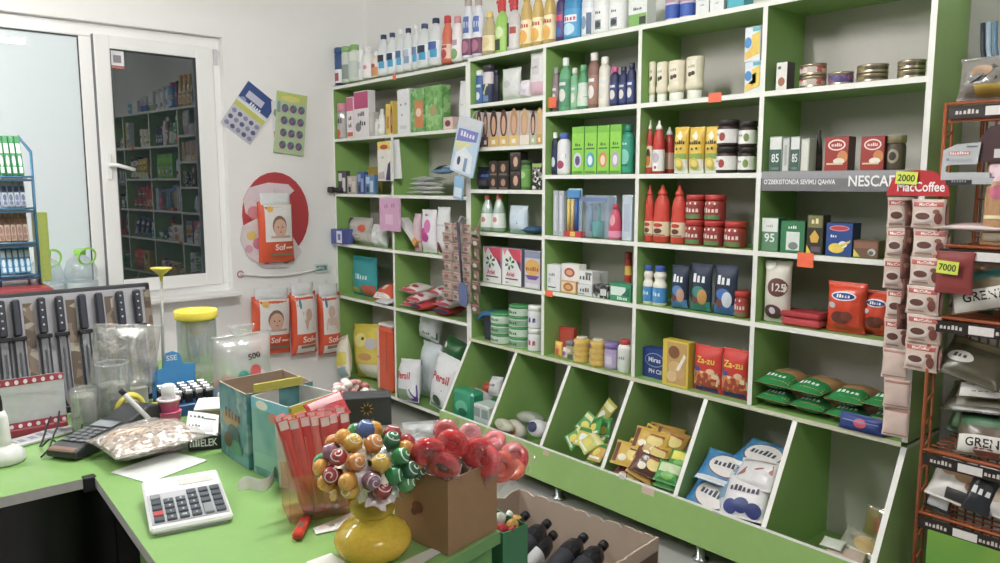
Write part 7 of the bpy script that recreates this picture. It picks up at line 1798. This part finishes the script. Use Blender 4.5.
def lolly(lab, p, aim, wc, cc, rr=.0142):
    k = empty('lollipop', p)
    d = (p - aim); L_ = d.length; d.normalize()
    jd = (d + Vector((q_.uniform(-.6, .6), q_.uniform(-.6, .6), q_.uniform(-.3, .5)))).normalized()
    k.rotation_euler = jd.to_track_quat('Z', 'Y').to_euler(); L_ *= .6
    o = MB().sphere((0, 0, 0), rr, mat(cc, .18, var=.25, scale=90, coat=.4), 16, 10, (1, 1, .92)).build('candy', k)
    n = 18; ph = q_.uniform(0, 6)
    m = MB(); vs = []; fs = []                       # pale swirl on the wrapped head
    for i in range(22):
        a_ = ph + i * .42; t0 = .12 + i * .042
        for w_ in (-.07, .07):
            t1 = t0 + w_
            vs.append((rr * 1.02 * math.sin(t1) * math.cos(a_), rr * 1.02 * math.sin(t1) * math.sin(a_), rr * .945 * math.cos(t1)))
    fs = [(2 * i, 2 * i + 1, 2 * i + 3, 2 * i + 2) for i in range(21)]
    m.add(vs, fs, mat(wc, .2, var=.2), True); m.build('label_print', k)
    m = MB(); vs = []; fs = []                       # gathered wrapper skirt on the stick side
    rows_ = [(1.03, .1), (1.06, -.45), (.62, -1.0), (.30, -1.25), (1.0, -1.6), (1.5, -1.7)]
    for jx, (q, z) in enumerate(rows_):
        for i in range(n):
            a_ = 2 * PI * i / n
            f = 1 + (.22 if jx > 3 else .05) * math.sin(5 * a_ + ph) + (.1 if jx > 3 else 0) * math.sin(9 * a_ + 2 * ph)
            vs.append((rr * q * f * math.cos(a_), rr * q * f * math.sin(a_), rr * (z + (.25 * math.sin(4 * a_ + ph) if jx == 5 else 0))))
    for jx in range(len(rows_) - 1):
        for i in range(n):
            i2 = (i + 1) % n
            fs.append((jx * n + i, (jx + 1) * n + i, (jx + 1) * n + i2, jx * n + i2))
    m.add(vs, fs[:3 * n], mat(cc, .18, .1, var=.3, scale=120), True)
    m.add(vs, fs[3 * n:], mat(wc, .2, .1, var=.3, scale=120), True)
    m.build('wrapper', k)
    MB().tube([(0, 0, -rr * 1.2), (0, 0, -L_ + .012)], .0015, '#e9e6e0', 6).build('stick', k)
    return tag(k, lab, 'lollipop', 'wrapped lollipops in the yellow jar')
cl = [('#dfeee2', '#2a8a48', 'green'), ('#ecdcd8', '#a83a40', 'red'), ('#f2ead0', '#d9b23a', 'yellow'), ('#e6dae0', '#8a6072', 'plum'), ('#d6e8da', '#2f6f4c', 'dark green'), ('#e3b04a', '#d99a2c', 'amber'), ('#f2e2c8', '#d98a3c', 'orange'), ('#e6f0e4', '#4a9a58', 'bright green')]
aim = Vector((JX - .004, JY, CT + .122))
rings = [(1, .05, .094, 'crown'), (7, .46, .092, 'top ring'), (11, .82, .088, 'second ring'), (13, 1.16, .085, 'third ring'), (9, 1.36, .076, 'lowest ring')]
for (n, th, rad_, nm) in rings:
    for i in range(n):
        ph = 2 * PI * (i + .3) / n + th * 3.1
        t1 = th + q_.uniform(-.05, .05)
        p = aim + Vector((math.sin(t1) * math.cos(ph), math.sin(t1) * math.sin(ph), math.cos(t1))) * rad_ * q_.uniform(.95, 1.04)
        w, c, nmc = cl[(i * 5 + n + (i * i) % 3) % 8] if n > 1 else ('#dfe4f2', '#4f6fae', 'blue')
        lolly((nmc + ' wrapped lollipop at the crown of the heap in the yellow jar') if n == 1 else ORD[i] + ' lollipop round the ' + nm + ' of the yellow jar, ' + nmc + ' wrapper', p, aim, w, c)
# ---- brown box with red rings
BRN = mat('#9a774f', .65, var=.10, scale=40)
_ct = CT
rb, P_, H_ = open_box('cardboard_box', 'brown cardboard box of red ring lollipops at the counter end', [(.722, .967), (.846, .99), (.83, 1.12), (.704, 1.098)], CT + .128, [BRN] * 4, mat('#7a5c42', .7), extra={3: [('e', .45, .5, .1, .08, '#6a3a2c'), ('e', .38, .42, .05, .05, '#5f3428')]})
q_ = random.Random(9)
rg = [(428, 447, .99, 'red ring lollipop nearest the yellow jar', '#d8242e', .2), (452, 440, 1.02, 'red ring lollipop upright in the middle of the brown box', '#dc2a30', 0), (443, 460, .975, 'low red ring lollipop with dark centre at the box corner', '#c02a34', .1), (478, 448, 1.0, 'big red ring lollipop on the window side of the pair', '#d8202a', -.2), (486, 456, .985, 'big red ring lollipop leaning before its neighbour', '#d62c34', -.35), (514, 452, 1.04, 'red ring lollipop farthest out over the box side', '#d03038', -.5), (500, 462, 1.0, 'orange red ring lollipop low at the box front', '#e2502c', -.3), (513, 464, 1.03, 'orange lollipop below the outermost ring', '#e8662c', -.5), (446, 427, 1.08, 'pink lollipop sticking up at the rear of the brown box', '#d95a62', .1), (470, 430, 1.09, 'clear wrapped pink lollipop at the rear of the brown box', '#d98a90', 0), (494, 436, 1.08, 'pale red lollipop behind the big pair in the brown box', '#d96068', -.2)]
WR = clear('#fff8f8', .88, .06, .9, bump=.9, scale=60)
BXC = Vector((.775, 1.045, CT + .02))
for k, (px, py, y, lab, c, ry) in enumerate(rg):
    p = PY(px, py + 5, y)
    r = empty('ring_lollipop', p)
    up = (p - BXC); L_ = up.length; up.normalize()
    fw = (p - CAM); fw = (fw - up * fw.dot(up)).normalized()
    rt = fw.cross(up)
    r.rotation_euler = (Matrix((rt, fw, up)).transposed() @ Matrix.Rotation(q_.uniform(-.5, .5), 3, 'Z')).to_euler()
    RM_ = bpy.data.materials.get('sugar_' + c)
    R_ = .0185 if k < 7 else .014
    MB().torus((0, 0, 0), R_, .0105 if k < 7 else .009, mat(c, .12, var=.1, coat=.6), 28, 10).build('candy_ring', r)
    MB().sphere((0, 0, 0), R_ * .75, mat('#5a4a48' if k == 2 else c, .15, var=.1, coat=.5), 14, 8, (1, .45, 1)).build('centre', r)
    _seed[0] += 1
    mb, wr_ = pillow(R_ * 3.5, R_ * 3.5, .030, WR, seed=_seed[0], wr=.25, nx=10, nz=10, z0=-R_ * 1.75)
    mb.build('clear_wrapper', r)
    MB().tube([(0, 0, -R_ - .006), (.0, .0, -L_ + .01)], .0018, '#e9e2dc', 6).build('stick', r)
    tag(r, lab, 'lollipop', 'ring lollipops in the brown box')
# green carton beside the counter end
gcz = .788
r = empty('green_carton', (.8905, 1.05, .0005), (0, 0, .0))
GCM = mat('#2f7a4c', .5)
m = MB()
for (x0, x1, y0, y1) in ((-.030, .030, -.06, -.057), (-.030, .030, .057, .06), (-.030, -.027, -.057, .057), (.027, .030, -.057, .057)):
    m.box(x0, x1, y0, y1, 0, gcz, GCM)
m.build('sides', r)
MB().box(-.027, .027, -.057, .057, 0, gcz - .02, mat('#276a40', .5)).build('filling_board', r)
tag(r, 'tall green carton standing on the floor against the counter end', 'carton')
q_ = random.Random(21)
for k in range(6):
    a_ = -.0135 + .027 * (k % 2); b_2 = -.036 + .036 * (k // 2)
    p = Matrix.Translation(r.location) @ r.rotation_euler.to_matrix().to_4x4() @ Vector((a_, b_2, gcz - .0055))
    cN, cH = [('red', '#cf3a3c'), ('golden', '#d9a640'), ('green', '#4fae50'), ('white', '#dfe6dc'), ('green', '#3f9a48'), ('red', '#c4343c'), ('golden', '#e0b44c')][k]
    o = MB().sphere((0, 0, 0), .013, mat(cH, .25, var=.3, scale=120), 12, 8, (1.0, .85, .95)).build('wrapped_sweet', None, p)
    MB().lathe([(.002, .012), (.010, .026)], mat(cH, .25, var=.3), 8, .5, T=Matrix.Rotation(q_.uniform(0, 3), 4, 'Z') @ Matrix.Rotation(1.35, 4, 'X'), cap=False).build('wrapper_twist', o)
    tag(o, cN + ' wrapped sweet in the ' + ORD[k // 2] + ' row of the green carton, ' + ('counter' if k % 2 == 0 else 'outer') + ' side', 'sweet', 'wrapped sweets in the green carton')
# ---- torn carton with black bottles on the floor
zt6 = .40
A = PZ(659, 537, zt6); B = PZ(519, 488, zt6)
dl = (B - A).xy.normalized(); nl = Vector((-dl.y, dl.x))         # towards the counter
if nl.x > 0: nl = -nl
Wc = .52; Lc = (B - A).xy.length
cen = (A.xy + B.xy) / 2 + nl * Wc / 2
r = empty('torn_carton', (cen.x, cen.y, .0005), (0, 0, math.atan2(-dl.y, -dl.x) ))
# local x along the far edge (towards the viewer), local y away from the counter
KB = mat('#9a8270', .75, var=.08, scale=30); KI = mat('#b8a491', .8, var=.06, scale=20)
def torn(n, L_, h, amp, seed, y0, y1, T=None, flat=False):
    g = random.Random(seed)
    top_ = [(-L_ / 2 + L_ * i / n, h - (0 if flat else amp * (g.random() ** 2) * (.6 + .4 * math.sin(i)))) for i in range(n + 1)]
    return MB().poly([(-L_ / 2, 0), (L_ / 2, 0)] + list(reversed(top_)), y0, y1, KI, T)
torn(60, Lc, zt6, .016, 4, Wc / 2 - .006, Wc / 2).build('side', r)
torn(30, Lc, zt6 - .06, .012, 5, -Wc / 2, -Wc / 2 + .006).build('side', r)
RZ = Matrix.Rotation(PI / 2, 4, 'Z')
o = torn(30, Wc - .013, zt6, .02, 6, -.003, .003, Matrix.Translation((-Lc / 2 + .003, 0, 0)) @ RZ).build('end', r)
o = torn(30, Wc - .013, zt6, .004, 7, -.003, .003, Matrix.Translation((Lc / 2 - .003, 0, 0)) @ RZ).build('end', r)
art(MB(), [('r', .64, .4, .99, .9, '#5a3a34'), ('r', .7, .6, .9, .8, '#c0563f'), ('b', .4, .7, .1, 5, '#6a4a40', .3)], Wc, zt6, lambda u, v, f: (Lc / 2 + f, u, v)).build('label_print', o)
MB().box(-Lc / 2, Lc / 2, -Wc / 2, Wc / 2, 0, .006, KB).build('bottom', r)
tag(r, 'torn brown carton of black bottles standing on the floor', 'carton')
GLB = mat('#1b1c22', .12, var=.1)
bs = [(522, 526, 'first black bottle from the brown box, rising out of the torn carton'), (533, 540, 'second black bottle from the brown box in the torn carton'), (541, 551, 'black bottle with white stripe below the second one in the torn carton'), (580, 549, 'long black bottle in the middle of the torn carton'), (600, 557, 'black bottle closest to the printed end of the torn carton')]
for k, (px, py, lab) in enumerate(bs):
    zc = .325 - .03 * (k == 2)
    p = PZ(px, py, zc)
    d = Vector((.90, .16, .26)).normalized()
    Li = Matrix.Rotation(-r.rotation_euler.z, 2)
    e_ = Li @ (p.xy + d.xy * .11 - r.location.xy); f_ = e_.copy()
    f_.x = max(-Lc / 2 + .04, min(Lc / 2 - .04, f_.x)); f_.y = max(-Wc / 2 + .05, min(Wc / 2 - .05, f_.y))
    sh_ = Matrix.Rotation(r.rotation_euler.z, 2) @ (f_ - e_); p.x += sh_.x; p.y += sh_.y
    q = empty('bottle', p)
    q.rotation_euler = d.to_track_quat('Z', 'Y').to_euler()
    Hh = .22
    MB().lathe([(.026, -Hh * .55), (.032, -Hh * .53), (.033, -Hh * .5), (.033, Hh * .12), (.028, Hh * .24), (.014, Hh * .32), (.012, Hh * .38)], GLB, 18).build('body', q)
    MB().lathe([(.0145, Hh * .375), (.0145, Hh * .46), (.011, Hh * .47)], mat('#141418', .3), 14).build('cap', q)
    MB().lathe([(.0334, -Hh * .35), (.0334, .0)], mat('#2e3038' if k != 2 else '#c9cacc', .3), 18, cap=False).build('label', q)
    tag(q, lab, 'bottle', 'black bottles in the torn carton')
p = PZ(560, 557, .25)
o = MB().box(-.13, .13, -.10, .10, -.12, 0, mat('#b09a84', .7), .004).build('inner_carton', None, (cen.x - .04, cen.y - .02, .1285), (0, 0, r.rotation_euler.z)); tag(o, 'pale inner carton under the black bottles', 'box')
# ------------------------------------------------------------------ world and view
wd = bpy.data.worlds.new('world'); SC.world = wd; wd.use_nodes = True
wd.node_tree.nodes['Background'].inputs[0].default_value = (.026, .028, .031, 1)
vs = SC.view_settings
vs.view_transform = 'Standard'; vs.look = 'None'; vs.gamma = 1; vs.use_curve_mapping = False
vs.exposure = .72
